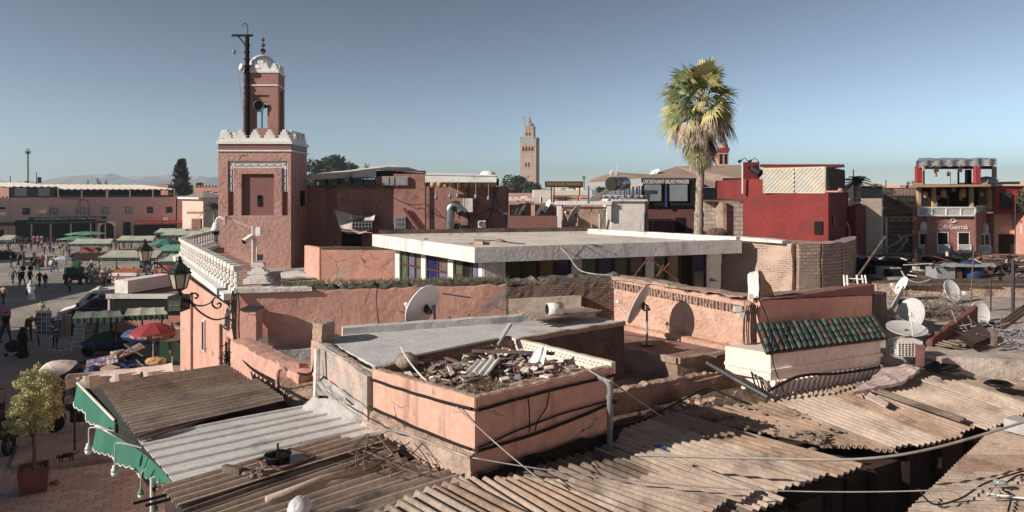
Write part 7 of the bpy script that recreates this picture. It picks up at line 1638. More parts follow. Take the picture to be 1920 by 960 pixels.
cable(along(C1,C2,(6.18,6.22),.05,sg=-.02),.022,'black cable bundle clipped under the parapet on the shaded side of the box')
cable(along(C0,C1,(5.78,5.68),.07),.02,'black cable running low along the sunlit side of the box')
cable(along(C1,C2,(5.66,5.83),.06,sg=.05),.022,'lower black cable on the shaded side of the box')
cable(along(C1,C2.lerp(C1,.02),(5.7,5.86),.06,sg=-.06),.014,'thinner upper cable arching over the lower one on the shaded side')
cable([lerp2(C1,C2,.33,6.2)+V((.03,-.05,0)),lerp2(C1,C2,.34,6.0)+V((.03,-.05,0)),lerp2(C1,C2,.34,5.72)+V((.03,-.05,0))],.01,'thin wire hanging straight down the shaded side of the box')
cable([lerp2(C1,C2,.48,6.2)+V((.03,-.05,0)),lerp2(C1,C2,.46,6.0)+V((.03,-.05,0)),lerp2(C1,C2,.4,5.85)+V((.03,-.05,0)),lerp2(C1,C2,.38,5.72)+V((.03,-.05,0))],.01,'thin wire curving down the shaded side right of the straight one')
cable([g(610,735,5.75),g(700,795,5.65)+V((-.05,-.1,.05)),lerp2(C0,C1,.5,5.62)+V((-.1,-.1,0)),lerp2(C0,C1,1,5.6)+V((-.05,-.12,0))],.016,'whitish cable above the mortar apron',M_pcable)
cable(sag(lerp2(C0,C1,.88,6.18)+V((-.05,-.05,0)),g(1020,905,5.5),.03),.009,'thin taut pale wire dropping from the box corner to the front roof',M_pcable)
cable(sag(w(1100,690,10.1),w(1145,715,9.8),.02)+sag(w(1145,715,9.8),w(1260,795,12),.0),.012,'pale wire from the box corner across the ledge',M_pcable,n=2)
cable(sag(V((-.5,8.7,5.6)),g(1965,905,5.35),.25,24),.009,'long thin pale cable swinging low over all the front roofs to the right edge',M_pcable,n=2)
cable([g(1190,853,5.4),g(1450,860,5.5),g(1620,860,5.55),g(1760,838,5.6),g(1940,785,5.7)],.019,'thick grey cable spanning the dark alley to the right edge',M_pcable)
cable([g(1720,915,5.2),g(1750,945,5.06),g(1800,935,5.06),g(1850,905,5.06),g(1930,880,5.06)],.012,'thin black wire curling over the bottom right corrugated roof')
cable([g(1890,960,5.06),g(1895,930,5.06),g(1880,915,5.06),g(1905,893,5.06),g(1930,888,5.06)],.012,'looped black wire near the plastic bottle on the bottom right roof')
solo('wire_litter',(lambda q:[q.tube([g(1860+rc.gauss(0,30),920+rc.gauss(0,14),5.06)]*1+[g(1862+rc.gauss(0,30),922+rc.gauss(0,14),5.08) for _ in range(2)],.006,3) for _ in range(1)] and q)(MB()),M_cable,'few bits of black wire scattered on the bottom right roof','wire',kind='stuff')
solo('plastic_bottle',MB().tube([g(1862,903,5.1),g(1880,906,5.1),g(1890,908,5.1)],[.04,.04,.015],10),M_bglass,'empty clear plastic bottle on the bottom right roof','bottle',smooth=True)
solo('white_tube',MB().tube([g(1850,926,5.07),g(1935,936,5.07)],.014,6),M_white,'thin white tube lying on the bottom right roof','tube')
solo('concrete_block',MB().box(g(1912,797,5.12),(.36,.3,.2),.5),M_cem,'pale concrete block at the right edge where the thick cable ends','concrete block')
cable([w(1418,555,15.0),w(1432,580,14.5),w(1445,620,14.0),w(1450,680,13.4),w(1470,735,13.2)],.012,'black wire hanging over the tiled eave')
cable([g(1440,748,5.0)+V((0,0,.15)),w(1500,705,13.4),w(1570,700,14),w(1640,690,14.8),w(1655,682,15)],.03,'thick black cable looping along the dentils under the tiled eave')
for i in range(6):
    x=1396+i*4; cable([w(x+5,572,14.9),w(x,600,14.7),w(x+rc.uniform(0,8),650,14.4),w(x+rc.uniform(8,18),700,13.9),w(x+18+rc.uniform(0,10),742,13.2)],.013,'grey-black cables falling down the corner beside the tiled eave',n=4).__setitem__('group','cables down the corner beside the tiled eave')
solo('conduit',MB().tube([w(1325,680,14.2),w(1380,712,13.6),w(1440,745,13.1)],.05,7),M_dgrey,'dark thick pipe slanting down to the foot of the tiled eave','pipe')
cable([g(1150,800,5.2),w(1210,785,12),w(1290,745,13),w(1330,728,13.4),w(1360,740,13.1),w(1400,755,12.8)],.02,'black cable humped over the lower earthen ledge')
for (a,b_,c,d),lab in (((1378,575,1391,585),'wide pale junction box at the corner of the sunlit wall, left of the broken stump'),((1386,586,1397,596),'smaller pale junction box hanging below the wide one'),((1405,552,1413,562),'pale floodlight box high on the corner pier')): solo('junction_box',MB().fb(a,b_,c,d,14.9,.1),M_metal,lab,'junction box')
t=thing('triangle_frame',w(1220,515,18),'rusty triangular iron frame leaning on the wall top before the pavilion windows','frame'); q=MB()
for a,b_ in (((1189,518),(1216,483)),((1216,483),(1272,526)),((1233,518),(1256,493)),((1244,497),(1232,519))): q.tube([w(*a,18.2),w(*b_,18.2)],.025,5)
q.build('frame',M_rust,t)
# ---------------------------------------------------------------- off-frame buildings on the left that shade the square
def offb(pl,h,lab): solo('building',MB().prism(pl,0,h),M_plaza,lab,'building')
offb([(-46,-25),(-46,10.99),(-58,10.99),(-58,-25)],18,'tall pink building at the near left of the square')
offb([(-46,11),(-46,37.5),(-58,31.6),(-58,11)],13.9,'pink building next to the tall one at the left of the square')
offb([(-53,38.2),(-53,62),(-66,56),(-66,31.8)],7.4,'long pink building at the left side of the square')
offb([(-74,80),(-74,89),(-86,83),(-86,74)],5.5,'low building at the far left of the square')
offb([(17,-14),(17,14),(28,14),(28,-14)],15,'unseen tall pink house added at the right to bounce sunlight')  # unseen house, added so its sunlit wall bounces light into the shaded sides
# ---------------------------------------------------------------- stalls
def stall(x0,x1,ytop,yfr,zr,label,m=None,val=None,goods=None,dep=2.6,h2=.35,ridge=True,post=True,counter=True,group=None):
    D=FL*(H-zr)/(yfr-YH); Xa,Xb=(x0-960)*D/FL,(x1-960)*D/FL; t=thing('market_stall',((Xa+Xb)/2,D,0),label,'market stall',group)
    m=m or M_pgreen; val=val or M_dgreen; yb=D+dep; zb=zr+h2
    q=MB(); wv=lambda u,v_,p_:V((0,0,.06*noise.noise(p_*1.1)-.05*math.sin(v_*3.14)))
    q.sheet((Xa,D,zr),(Xb,D,zr),(Xb-.3,D+dep*.55,zb+.2),(Xa+.3,D+dep*.55,zb+.2),.03,10,4,wv); q.sheet((Xa+.3,D+dep*.55,zb+.2),(Xb-.3,D+dep*.55,zb+.2),(Xb,yb,zb-.2),(Xa,yb,zb-.2),.03,10,3,wv)
    q.build('canvas_roof',m,t)
    q=MB(); q.sheet((Xa,D-.02,zr),(Xb,D-.02,zr),(Xb,D-.05,zr-.35),(Xa,D-.05,zr-.35),.02,int((Xb-Xa)*3),2,lambda u,v_,p_:V((0,.03*math.sin(u*40),.03*noise.noise(p_*3))))
    q.sheet((Xa-.02,D,zr),(Xa-.02,yb,zr),(Xa-.04,yb,zr-.35),(Xa-.04,D,zr-.35),.02,6,1); q.build('valance',val,t)
    if post:
        for x in (Xa+.15,Xb-.15):
            for y in (D+.15,yb-.15): MB().seg((x,y,0),(x,y,zr),.08).build('post',M_dgrey,t)
    if counter:
        MB().box(((Xa+Xb)/2,D+.7,.5),(Xb-Xa-.6,.9,1.0)).build('counter',M_dwood if goods is None else M_ply,t)
        q=MB(); rs=random.Random(int(x0*7+x1))
        for i in range(int((Xb-Xa)*14)): q.ball((rs.uniform(Xa+.4,Xb-.4),D+rs.uniform(.3,1.1),1.02+rs.uniform(0,.15)),(.1,.1,.09),6,4,.1)
        q.build('goods',goods or M_earth,t,kind='stuff')
    return t,Xa,Xb,D
stall(-12,20,440,450,2.6,'pale canvas market stall cut by the left edge of the square')
stall(127,205,444,457,2.25,'long pale-roofed market stall behind the red-topped cart')
stall(213,286,440,451,2.3,'pale-roofed market stall left of the small lantern top')
stall(288,345,427,436,2.5,'furthest pale-roofed market stall, left of its twin',goods=M_orange)
stall(342,412,425,434,2.5,'furthest pale-roofed market stall just left of the minaret')
stall(300,375,431,441,2.5,'middle pale-roofed market stall with orange fruit under its left end',goods=M_orange)
stall(366,414,432,437,2.6,'short pale market stall roof touching the turned balustrade')
T5=stall(182,292,466,483,2.5,'big pale-roofed juice stall in the middle of the square',goods=M_orange,dep=3.2)
stall(291,350,465,470,2.6,'mint-edged stall roof behind the big lantern',m=M_mint)
stall(299,345,474,490,2.5,'pale-roofed stall right behind the top of the big lantern')
# goods of the juice stall
tt,Xa,Xb,D5=T5; 
fo=MB().box(((Xa+Xb)/2+.6,D5-.3,.55),(3.2,1.0,1.1)).build('juice_counter',M_white,tt); MB().box(((Xa+Xb)/2+.6,D5-.81,.55),(3.0,.03,.5)).build('counter_banner',M_redc,fo); text('JUS ORANGE',0,0,D5,0,M_cream,fo,loc=((Xa+Xb)/2+.6,D5-.84,.55),hm=.3,wm=2.4)
q=MB(); 
for r_ in range(4):
    for i in range(24): q.ball(((Xa+Xb)/2-.85+i*.125,D5-.65+r_*.18,1.15+.09*r_),(.075,.075,.07),7,5)
q.build('oranges',M_orange,tt,kind='stuff')
cols=[mat('toy_'+k,v,bump=0,rough=.6) for k,v in (('cream',0xe0c9a4),('orange',0xd07a35),('white',0xe8e2da),('yellow',0xd8ab48),('pink',0xc9808a),('blue',0x5a7dae))]
q=MB(); rs=random.Random(2)
for i in range(150): q.ball(((Xa-.2)+rs.gauss(.6,.8),D5-.5+rs.uniform(-.4,.4),.2+abs(rs.gauss(.6,.5))),(.13,.11,.13),6,4,.1,mi=rs.randrange(6))
o=solo('hanging_goods',q,cols,'colourful pile of hanging bags and toys at the left end of the juice stall','goods',kind='stuff')
# green umbrellas
def umbrella(c,r,h,m,label,n=8,drop=.3,base=0,polem=None,val=None,tilt=(0,0),cat='umbrella',inner=None):
    t=thing('umbrella',(c[0],c[1],base),label,cat); Mt=Euler((tilt[0],tilt[1],0)).to_matrix(); top=V((c[0],c[1],h))
    def P(a,rr,z): return top+Mt@V((rr*math.cos(a),rr*math.sin(a),z))
    vs=[top]; N=n*4
    for ring_ in range(1,5):
        u=ring_/4
        for i in range(N):
            a=2*math.pi*i/N; seg_=abs(math.sin(a*n/2)); vs.append(P(a,r*u*(1-.035*seg_*u),-drop*u**1.6-.04*seg_*u*r))
    fs=[(0,1+i,1+(i+1)%N) for i in range(N)]
    for k in range(3): fs+=[(1+k*N+i,1+(k+1)*N+i,1+(k+1)*N+(i+1)%N,1+k*N+(i+1)%N) for i in range(N)]
    cn=MB().add(vs,fs).build('canopy',m,t)
    if val:
        o=1+3*N; vv=vs[o:]+[v-Mt@V((0,0,.2)) for v in vs[o:]]; MB().add([v+V((0,0,-.002)) for v in vv],[(i,N+i,N+(i+1)%N,(i+1)%N) for i in range(N)]).build('valance',val,cn)
    MB().tube([(c[0],c[1],base),tuple(top)],.025,6).build('pole',polem or M_metal,t)
    q=MB()
    for k in range(n): a=2*math.pi*k/n; q.seg(P(a,.02,-.25),P(a,r*.95,-drop*.93-.03),.012)
    q.build('rib',M_dgrey,t); return t
def UG(x,ytop,ygr=None,D=None): return w(x,ytop,D)
for x,y,D,r,lab in ((160,434,96,2.6,'large mint-green market umbrella behind the long pale stall'),(143,443,92,2.2,'mint-green umbrella lower and left of the large one')):
    c=w(x,y,D); umbrella((c.x,c.y),r,c.z,M_mint,lab)
c=w(309,447,76); umbrella((c.x,c.y),1.6,c.z,mat('teal_canvas',0x1f7d72,bump=.1),'small teal umbrella among the orange stalls',drop=.55)
c=w(119,480,78); umbrella((c.x,c.y),1.0,c.z,mat('pale_blue_canvas',0xa9b7bd,bump=.1),'small pale blue umbrella held above the crowd',drop=.3)
c=w(287,605,33); ur=umbrella((c.x,c.y),1.0,c.z,M_redc,'red sunshade with white lettering beside the kiosk',drop=.38,val=M_redc)
for i,(x,rz,y) in enumerate(((287,0,627),(268,-.5,624.5),(309,.5,625))):
    p_=w(x,y,33); dd_=(0,-1.0) if i==1 else 0
    a=-math.pi/2+(0,-.62,.66)[i]; text('Coca-Cola',0,0,0,0,M_white,ur,loc=(c.x+.985*math.cos(a),c.y+.985*math.sin(a),c.z-.38-.14),hm=.13,wm=.42,rz=a+math.pi/2,dep=.008)
c=w(84,680,27.0); umbrella((c.x+.1,c.y),.88,c.z,M_cream,'faded white sunshade tilted over the pavement near the small tree',drop=.5,tilt=(.25,-.35),val=mat('navy_trim',0x232a4a,bump=0))
c=w(323,613,34); umbrella((c.x,c.y),1.3,c.z-.02,M_cream,'pale pinkish sunshade half hidden behind the red one',drop=.4)
# red-topped cart
def wheel(mbp,c,r,wd,parent,ax=(0,1,0),spokes=8,rim=M_grey,tyre=M_black,nm='wheel'):
    c=V(c); Mq=V(ax).to_track_quat('Z','Y').to_matrix(); 
    ty=MB().lathe([(r-.03-.02*r,-wd/2),(r,-wd/2*.7),(r,wd/2*.7),(r-.03-.02*r,wd/2),(r*.8,wd/2*.8),(r*.8,-wd/2*.8),(r-.03-.02*r,-wd/2)],c,18,Mq).build(nm,tyre,parent,True)
    q=MB(); q.lathe([(r*.12,-wd*.5),(r*.12,wd*.5)],c,8,Mq)
    for k in range(spokes): a=2*math.pi*k/spokes; q.seg(c,c+Mq@V((r*.84*math.cos(a),r*.84*math.sin(a),0)),.018)
    q.build('spokes',rim,ty); return ty
def cart(c,L,Wd,label,body,top=None,goods=None,name='cart',canopy=None,rz=0):
    t=thing(name,(0,0,0),label,'cart'); 
    MB().box((0,0,.75),(L,Wd,.4)).build('box',body,t); 
    if top: MB().box((0,.2,1.35),(L*.9,Wd*.5,.5)).build('top_case',top,t)
    for x in (-L*.35,L*.35): wheel(None,(x,-Wd*.5,.3),.3,.08,t)
    MB().seg((L/2,0,.8),(L/2+.5,0,1.0),.05).build('handle',M_dgrey,t)
    if goods:
        q=MB(); 
        for i in range(40): q.ball((R.uniform(-L*.4,L*.4),R.uniform(-Wd*.4,Wd*.2),.98),(.12,.12,.1),6,4,.2)
        q.build('goods',goods,t,kind='stuff')
    t.location=V(c); t.rotation_euler=(0,0,rz); return t
c=g(170,487,0); tc_=cart((c.x,c.y,0),2.6,1.2,'white food cart with a red top and red lettering in the middle of the square',M_white,M_redc,M_cream)
text('SNACK GRILLADES',0,0,0,0,M_redc,tc_,loc=(0,-.615,.75),hm=.25,wm=2.2)
c=g(34,487,0); cart((c.x-.5,c.y+1,0),.9,.6,'small beige cart standing beside the cloaked figure',M_cream)
c=g(55,507,0); cart((c.x,c.y,0),1.2,.8,'black pushcart with big wheels pushed through the crowd',M_blackc)
# tricycle with green crates
c=g(131,536,0); t=thing('cargo_tricycle',c,'dark red cargo tricycle stacked with green plastic crates','tricycle'); cx_,cy_=c.x,c.y
MB().box((cx_,cy_+.9,.8),(1.45,1.6,.55)).build('cargo_box',mat('dark_red_paint',0x4a1a1c,bump=0,rough=.4),t)
for x in (-.65,.65): wheel(None,(cx_+x,cy_+.5,.3),.3,.12,t,ax=(1,0,0))
wheel(None,(cx_,cy_+2.6,.3),.3,.1,t,ax=(1,0,0)); MB().seg((cx_,cy_+1.7,.7),(cx_,cy_+2.6,.9),.12).build('frame',M_dgrey,t)
for x in (-.55,.6): MB().ball((cx_+x,cy_+.08,.62),(.07,.03,.05),8,5).build('tail_light',mat('red_tail_lamp',0xc0302c,bump=0,rough=.3),t)
gp='green crates on the cargo tricycle'; M_cr=mat('green_plastic',0x1f7a3f,0x1a6a36,bump=0,rough=.5)
for i,(dx,dz,dy) in enumerate(((-.38,1.1,.5),(-.38,1.42,.5),(.32,1.1,.5),(.32,1.42,.5),(.32,1.74,.5),(.36,2.05,.52),(-.38,1.1,1.1),(.32,1.1,1.1),(.32,1.42,1.1))):
    q=MB(); w_,d_,h_=.62,.5,.3
    q.box((cx_+dx,cy_+dy,dz),(w_,d_,.03)); 
    for k in range(3): z=dz+.05+.1*k; q.box((cx_+dx,cy_+dy-d_/2,z),(w_,.025,.06)); q.box((cx_+dx,cy_+dy+d_/2,z),(w_,.025,.06)); q.box((cx_+dx-w_/2,cy_+dy,z),(.025,d_,.06)); q.box((cx_+dx+w_/2,cy_+dy,z),(.025,d_,.06))
    for sx in (-1,0,1): q.box((cx_+dx+sx*w_/2*.95,cy_+dy-d_/2-.01,dz+h_/2),(.04,.03,h_))
    solo('plastic_crate',q,M_cr,'green plastic crate stacked on the cargo tricycle','crate',gp)
# ---------------------------------------------------------------- police vans
def van(loc,rz,m,label,stripe,bar,lg=None):
    t=thing('police_van',(0,0,0),label,'van'); L,Wd=5.4,1.95
    # side profile, nose towards -X
    pr=[(-2.7,.35),(-2.72,.75),(-2.6,.98),(-1.75,1.22),(-.95,2.12),(-.7,2.28),(2.55,2.32),(2.68,2.1),(2.7,.35)]
    vs=[];n_=len(pr)
    for y,s_ in ((-Wd/2,1),(-Wd/2*.93,0),(Wd/2*.93,0),(Wd/2,1)): pass
    secs=[(-Wd/2,.0),(-Wd/2,.0),(Wd/2,.0)]
    q=MB(); lo=[(x,-Wd/2+ (.12 if z>1.3 else 0),z) for x,z in pr]; hi=[(x,Wd/2-(.12 if z>1.3 else 0),z) for x,z in pr]
    q.add(lo+hi,[tuple(range(n_))[::-1],tuple(range(n_,2*n_))]+[(i,(i+1)%n_,n_+(i+1)%n_,n_+i) for i in range(n_)]); bd_=q.build('body',m,t)
    def onw(u0,u1,v0,v1,o=.012): # panel on windscreen plane
        a=V((-1.75,0,1.22));b_=V((-.95,0,2.12)); nn_=V((-.9,0,.8)).normalized()*o; out=[]
        for u,v_ in ((u0,v0),(u1,v0),(u1,v1),(u0,v1)): p_=a.lerp(b_,v_); out.append(p_+V((0,u*(Wd/2-.1*v_),0))+nn_)
        return out
    ws=MB().add(onw(-.9,.9,.06,.94),[(0,1,2,3)]).build('windscreen',mat('pale_windscreen',0x8fa3ad,0x5a6a73,s=1.2,rough=.08,bump=0,spec=.7,fine=0),t)
    q=MB(); a=onw(-.1,-.6,.1,.1,.03); q.seg(a[0],onw(-.65,0,.5,.5,.03)[0],.03); q.seg(onw(.5,0,.08,0,.03)[0],onw(0,0,.45,0,.03)[0],.03); q.build('wiper',M_black,ws)
    for sy in (-1,1):
        y=sy*(Wd/2-.055); q=MB(); q.add([(-1.45,y,1.35),(-.72,y,2.1),(.1,y,2.12),(.1,y,1.35)],[(0,1,2,3)]); q.add([(.3,y,1.4),(.3,y,2.1),(2.45,y,2.12),(2.45,y,1.4)],[(0,1,2,3)]); q.build('side_window',M_glass,t)
        q=MB(); ys=sy*(Wd/2+.006); q.add([(-2.5,ys,.8),(-1.2,ys,1.28),(-.6,ys,1.28),(-1.9,ys,.8)],[(0,1,2,3)]); q.add([(.6,ys,.7),(1.3,ys,1.3),(1.7,ys,1.3),(1.0,ys,.7)],[(0,1,2,3)]); q.build('stripe',stripe,t)
        for x in (-1.75,1.75): wheel(None,(x,sy*(Wd/2-.06),.34),.34,.22,t,spokes=5,rim=M_metal)
        MB().ball((-2.6,sy*.72,.82),(.12,.2,.12),10,6).build('headlight',M_bglass,t,True)
        MB().box((-1.5,sy*(Wd/2+.15),1.45),(.12,.22,.22)).build('mirror',M_black,t)
    MB().box((-2.74,0,.5),(.1,Wd*.95,.28)).build('bumper',M_dgrey,t); MB().box((-2.73,0,.82),(.05,.9,.16)).build('radiator_grille',M_black,t)
    q=MB(); q.lathe([(.3,0),(.26,.14),(.1,.18)],(-.35,0,2.3),12,None,0,.7,1.6); q.build('beacon',bar,t,True)
    t.location=V(loc); t.rotation_euler=(0,0,rz); return t
M_rb=mat('red_beacon',0xc23a44,bump=0,rough=.3); M_gb=mat('green_beacon',0xa8bfa8,bump=0,rough=.3)
p1=w(172,575,45); p2=w(196,575,42)
v1=van((-27.9,46.9,0),.42,M_white,'white police van with the green-white beacon, behind the dark one',M_redc,M_gb)
v2=van((-26.0,44.0,0),.40,mat('navy_van_paint',0x141a2c,bump=0,rough=.3,spec=.6),'dark blue police van with a red stripe and red beacon',M_redc,M_rb)
text('الشرطة',0,0,0,0,M_white,v2,loc=(1.2,-1.0,1.05),hm=.34,wm=1.5,dep=.006)
# ---------------------------------------------------------------- kiosk
KDp=38.; zk=3.15
t=thing('kiosk',(w(270,0,KDp).x,KDp,0),'flat-roofed salmon kiosk with a black sign band beside the police vans','kiosk')
xa,xb=w(209,0,KDp).x,w(338,0,KDp).x
MB().box(((xa+xb)/2,KDp+2,1.5),(xb-xa,3.8,2.98)).build('wall',mat('kiosk_salmon',0xb8755c,0xaa6b54,s=.8,stain=0x96604c,st=.2,bump=.2,bs=8),t)
MB().box(((xa+xb)/2,KDp+1.9,zk-.02),(xb-xa+.3,4.2,.16)).build('roof',M_terra,t); MB().box(((xa+xb)/2,KDp-.22,zk+.02),(xb-xa+.34,.06,.26)).build('roof_trim',M_metal,t)
MB().box(((xa+xb)/2+.1,KDp-.1,zk-.52),(xb-xa-.1,.1,.66)).build('sign_band',M_black,t)
MB().box((xa-.05,KDp-.1,zk-.5),(.1,.16,.75)).build('corner_post',M_metal,t)
b0_=w(207,548,KDp+.6); t2=thing('roof_unit',(b0_.x,b0_.y,zk+.06),'long white box standing on the left end of the kiosk roof','box')
MB().boxm(Matrix.Translation((xa+.95,KDp+1.6,zk+.5))@Matrix.Rotation(-.28,4,'Z'),(.9,3.2,.72)).build('box',M_white,t2)
solo('roof_banner',MB().box((xa-1.6,KDp+.6,2.0),(2.0,.05,.6)),M_blackc,'black banner with white lettering hanging left of the kiosk','banner')
bn=bpy.data.objects[[o.name for o in bpy.data.objects if o.name.startswith('roof_banner')][0]]; BASE[bn.name]=bn.location.copy(); text('الوطني',0,0,0,0,M_white,bn,loc=(xa-1.6,KDp+.55,2.0),hm=.4,wm=1.6)
# kiosk awnings
def flatawn(x0,x1,y0,y1,z,m,v,label,pole=True,D0=None):
    a,b_,c,d=g(x0,y1,z),g(x1,y1-3,z),g(x1-6,y0-2,z+.15),g(x0+8,y0,z+.15); t=thing('awning_stall',((a.x+b_.x)/2,a.y,0),label,'market stall')
    MB().sheet(a,b_,c,d,.03,14,4,lambda u,v_,p_:V((0,0,.05*noise.noise(p_*1.5)-.04*abs(math.sin(u*9))))).build('canvas',m,t)
    q=MB(); q.sheet(a,b_,b_-V((0,0.03,.26)),a-V((0,.03,.26)),.02,int((b_-a).length*10),1,lambda u,v_,p_:V((0,.02*math.sin(u*50),.05*math.sin(u*60)*v_))); q.sheet(b_,c,c-V((-.02,0,.24)),b_-V((-.02,0,.26)),.02,8,1); q.build('valance',v,t)
    for u in (.3,.75):
        p_=a.lerp(b_,u)+V((0,.5,0)); MB().seg((p_.x,p_.y,0),(p_.x,p_.y,z),.06).build('post',M_dgrey,t)
    return t
flatawn(135,231,583,597,2.5,mat('grey_green_canvas',0x6b7264,0x5b6256,s=1,bump=.3,bs=5),M_dgreen,'grey-green canvas stall awning beside the newspaper easels')
flatawn(232,315,577,592,2.5,M_pgreen,M_dgreen,'pale canvas stall awning in front of the kiosk sign band')
c=g(187,672,0); t=thing('covered_cart',c,'low market cart covered with dark green and blue tarpaulin','cart'); 
MB().box((c.x,c.y+.8,.55),(1.9,1.0,.5)).build('cart_body',M_dwood,t)
for x in (-.8,.8): wheel(None,(c.x+x,c.y+.3,.36),.36,.07,t,spokes=10)
q=MB(); q.sheet((c.x-1.05,c.y+.2,.75),(c.x+1.0,c.y+.2,.85),(c.x+1.1,c.y+1.4,1.0),(c.x-.95,c.y+1.4,.85),.3,16,10,lambda u,v_,p_:V((0,0,(.25+.5*u)*math.sin(v_*3.14)**.6*(math.sin(min(1,u*1.3+.1)*3.14)**.4)+.06*noise.noise(p_*4)))); q.build('green_tarpaulin',M_dgreen,t)
MB().sheet((c.x-1.15,c.y+.15,.86),(c.x+.6,c.y+.15,.98),(c.x+.6,c.y+.12,.72),(c.x-1.1,c.y+.12,.66),.03,12,2,lambda u,v_,p_:V((0,.05*noise.noise(p_*4),0))).build('blue_tarpaulin',M_blue,t)
c=w(283,640,34.5); t=thing('covered_stall',(c.x,c.y,0),'stall bundle under blue and green tarpaulins behind the red sunshade','market stall')
q=MB(); q.ball((c.x-.5,c.y+.9,1.5),(1.5,.6,.45),16,8,.05); q.build('blue_tarpaulin',M_blue,t); MB().box((c.x+.9,c.y+.9,.95),(1.4,.9,1.3)).build('green_cabinet',mat('dark_green_cloth',0x1d4a2a,bump=.3),t); MB().box((c.x-.7,c.y+.9,.6),(1.8,.8,1.1)).build('dark_base',M_dark,t)
solo('folded_umbrella',MB().lathe([(.02,0),(.1,.1),(.15,.5),(.14,1.2),(.06,1.6),(.02,1.7)],w(322,668,33.2),10),mat('greyish_cloth',0x6c625e,0x554c49,bump=.4),'closed grey sunshade leaning next to the peach wall','umbrella')
# postcard racks
def photoboard(c,Wd,Hh,nx,ny,label,rz=0,name='postcard_stand'):
    t=thing(name,(c[0],c[1],0),label,'postcard rack'); z0=.75
    MB().box((c[0],c[1],z0+Hh/2),(Wd,.06,Hh),rz).build('board',M_white,t)
    pm=[mat('postcard_'+k,a,b_,s=9,bump=0,rough=.4,fine=0) for k,a,b_ in (('sea',0x4f7ba0,0x28455f),('brick',0x94604c,0x4c3a38),('sky',0x7fa9c4,0x6a5a4c),('dune',0xb28a68,0x5a4238))]
    q=MB(); rs=random.Random(nx*ny)
    for i in range(nx):
        for k in range(ny): q.box((c[0]-Wd/2+(i+.5)*Wd/nx,c[1]-.035,z0+(k+.5)*Hh*.94/ny),(Wd/nx*.86,.012,Hh/ny*.82),0,rs.randrange(4))
    q.build('postcards',pm,t)
    for s_ in (-1,1): MB().seg((c[0]+s_*Wd/2,c[1]+.25,0),(c[0]+s_*Wd/2,c[1],z0+.2),.05).build('leg',M_black,t)
    return t
c=g(83,652,0); photoboard((c.x,c.y),.86,1.35,3,5,'white board of landscape postcards standing beside the woman in black')
def spinner(c,hh,label,m2,wd=.22):
    t=thing('postcard_spinner',(c[0],c[1],0),label,'postcard rack'); MB().tube([(c[0],c[1],0),(c[0],c[1],hh)],.025,6).build('pole',M_metal,t)
    q=MB(); 
    for a in range(4): q.seg((c[0],c[1],.05),(c[0]+.35*math.cos(a*1.57+.4),c[1]+.35*math.sin(a*1.57+.4),.03),.05,.04)
    q.build('foot',M_metal,t); q=MB()
    for k in range(9):
        for s_ in range(6):
            a=s_*math.pi/3+.3; z=.8+(hh-.95)*k/9; q.box((c[0]+wd*math.cos(a),c[1]+wd*math.sin(a),z+.06),(.16,.012,.13),a+math.pi/2,(k*3+s_)%len(m2),.2)
    q.build('postcards',m2,t); return t
pms=[MC['postcard_sea'],MC['postcard_brick'],MC['postcard_sky'],MC['postcard_dune'],M_white]
c=g(103,658,0); spinner((c.x,c.y),2.0,'postcard spinner on a white cross foot right of the postcard board',pms)
c=g(124,658,0); spinner((c.x,c.y),2.15,'tall spinner of grey leaflets on a black foot',[M_whited,M_greyc,M_earth],.2)
for x,lab in ((146,'white wooden easel of newspapers nearest the leaflet spinner'),(166,'white newspaper easel half hidden under the grey-green awning'),(193,'white newspaper easel behind the covered cart')):
    c=g(x,659 if x<150 else 652,0); t=thing('newspaper_easel',c,lab,'newspaper rack'); q=MB()
    for s_ in (-1,1): q.seg((c.x+s_*.32,c.y-.1,0),(c.x+s_*.22,c.y+.25,1.85),.05)
    for k in range(7): q.seg((c.x-.3,c.y-.05+.04*k,.3+.24*k),(c.x+.3,c.y-.05+.04*k,.3+.24*k),.03,.04)
    q.build('frame',M_white,t); q=MB()
    for k in range(6): q.box((c.x,c.y-.09+.04*k,.45+.24*k),(.5,.02,.17),0,0,-.15)
    q.build('newspapers',mat('newsprint',0xb8b4ae,0x6a6866,s=14,bump=0),t)
# magazine stall
c=g(200,735,0); t=thing('magazine_stall',(w(200,690,32).x,31,0),'low stall of colourful magazines laid on slanting boards','market stall')
pmm=[mat('magazine_'+k,a,b_,s=7,bump=0,rough=.35,fine=0) for k,a,b_ in (('red',0xc8505a,0xe0a08c),('yellow',0xe0b070,0xc0605a),('blue',0x5a6ab0,0xc0c0d8),('pink',0xd890a8,0x704a70),('white',0xd8d4d8,0x9a8aa8))]
for (a,b_,c_,d,nx,ny,cnt) in (((160,693,1.0),(222,680,1.15),(218,664,1.45),(162,676,1.3),8,2,0),((208,672,1.3),(236,666,1.35),(232,655,1.6),(206,660,1.5),4,2,1),((222,672,1.3),(274,652,1.5),(262,643,1.7),(232,658,1.5),6,2,2)):
    P4=[g(*x) for x in (a,b_,c_,d)]; MB().slab(P4,.05).build('board',M_wood,t); q=MB(); rs=random.Random(cnt)
    for i in range(nx):
        for k in range(ny):
            def bl(u,v_): return P4[0].lerp(P4[1],u).lerp(P4[3].lerp(P4[2],u),v_)+V((0,0,.02))
            u0,u1,v0,v1=(i+.08)/nx,(i+.95)/nx,(k+.06)/ny,(k+.94)/ny; q.add([bl(u0,v0),bl(u1,v0),bl(u1,v1),bl(u0,v1)],[(0,1,2,3)],rs.randrange(5))
    q.build('magazines',pmm,t)
MB().box((w(200,0,31.5).x,31.9,.55),(3.2,1.2,.8)).build('stall_base',M_dwood,t)
q=MB()
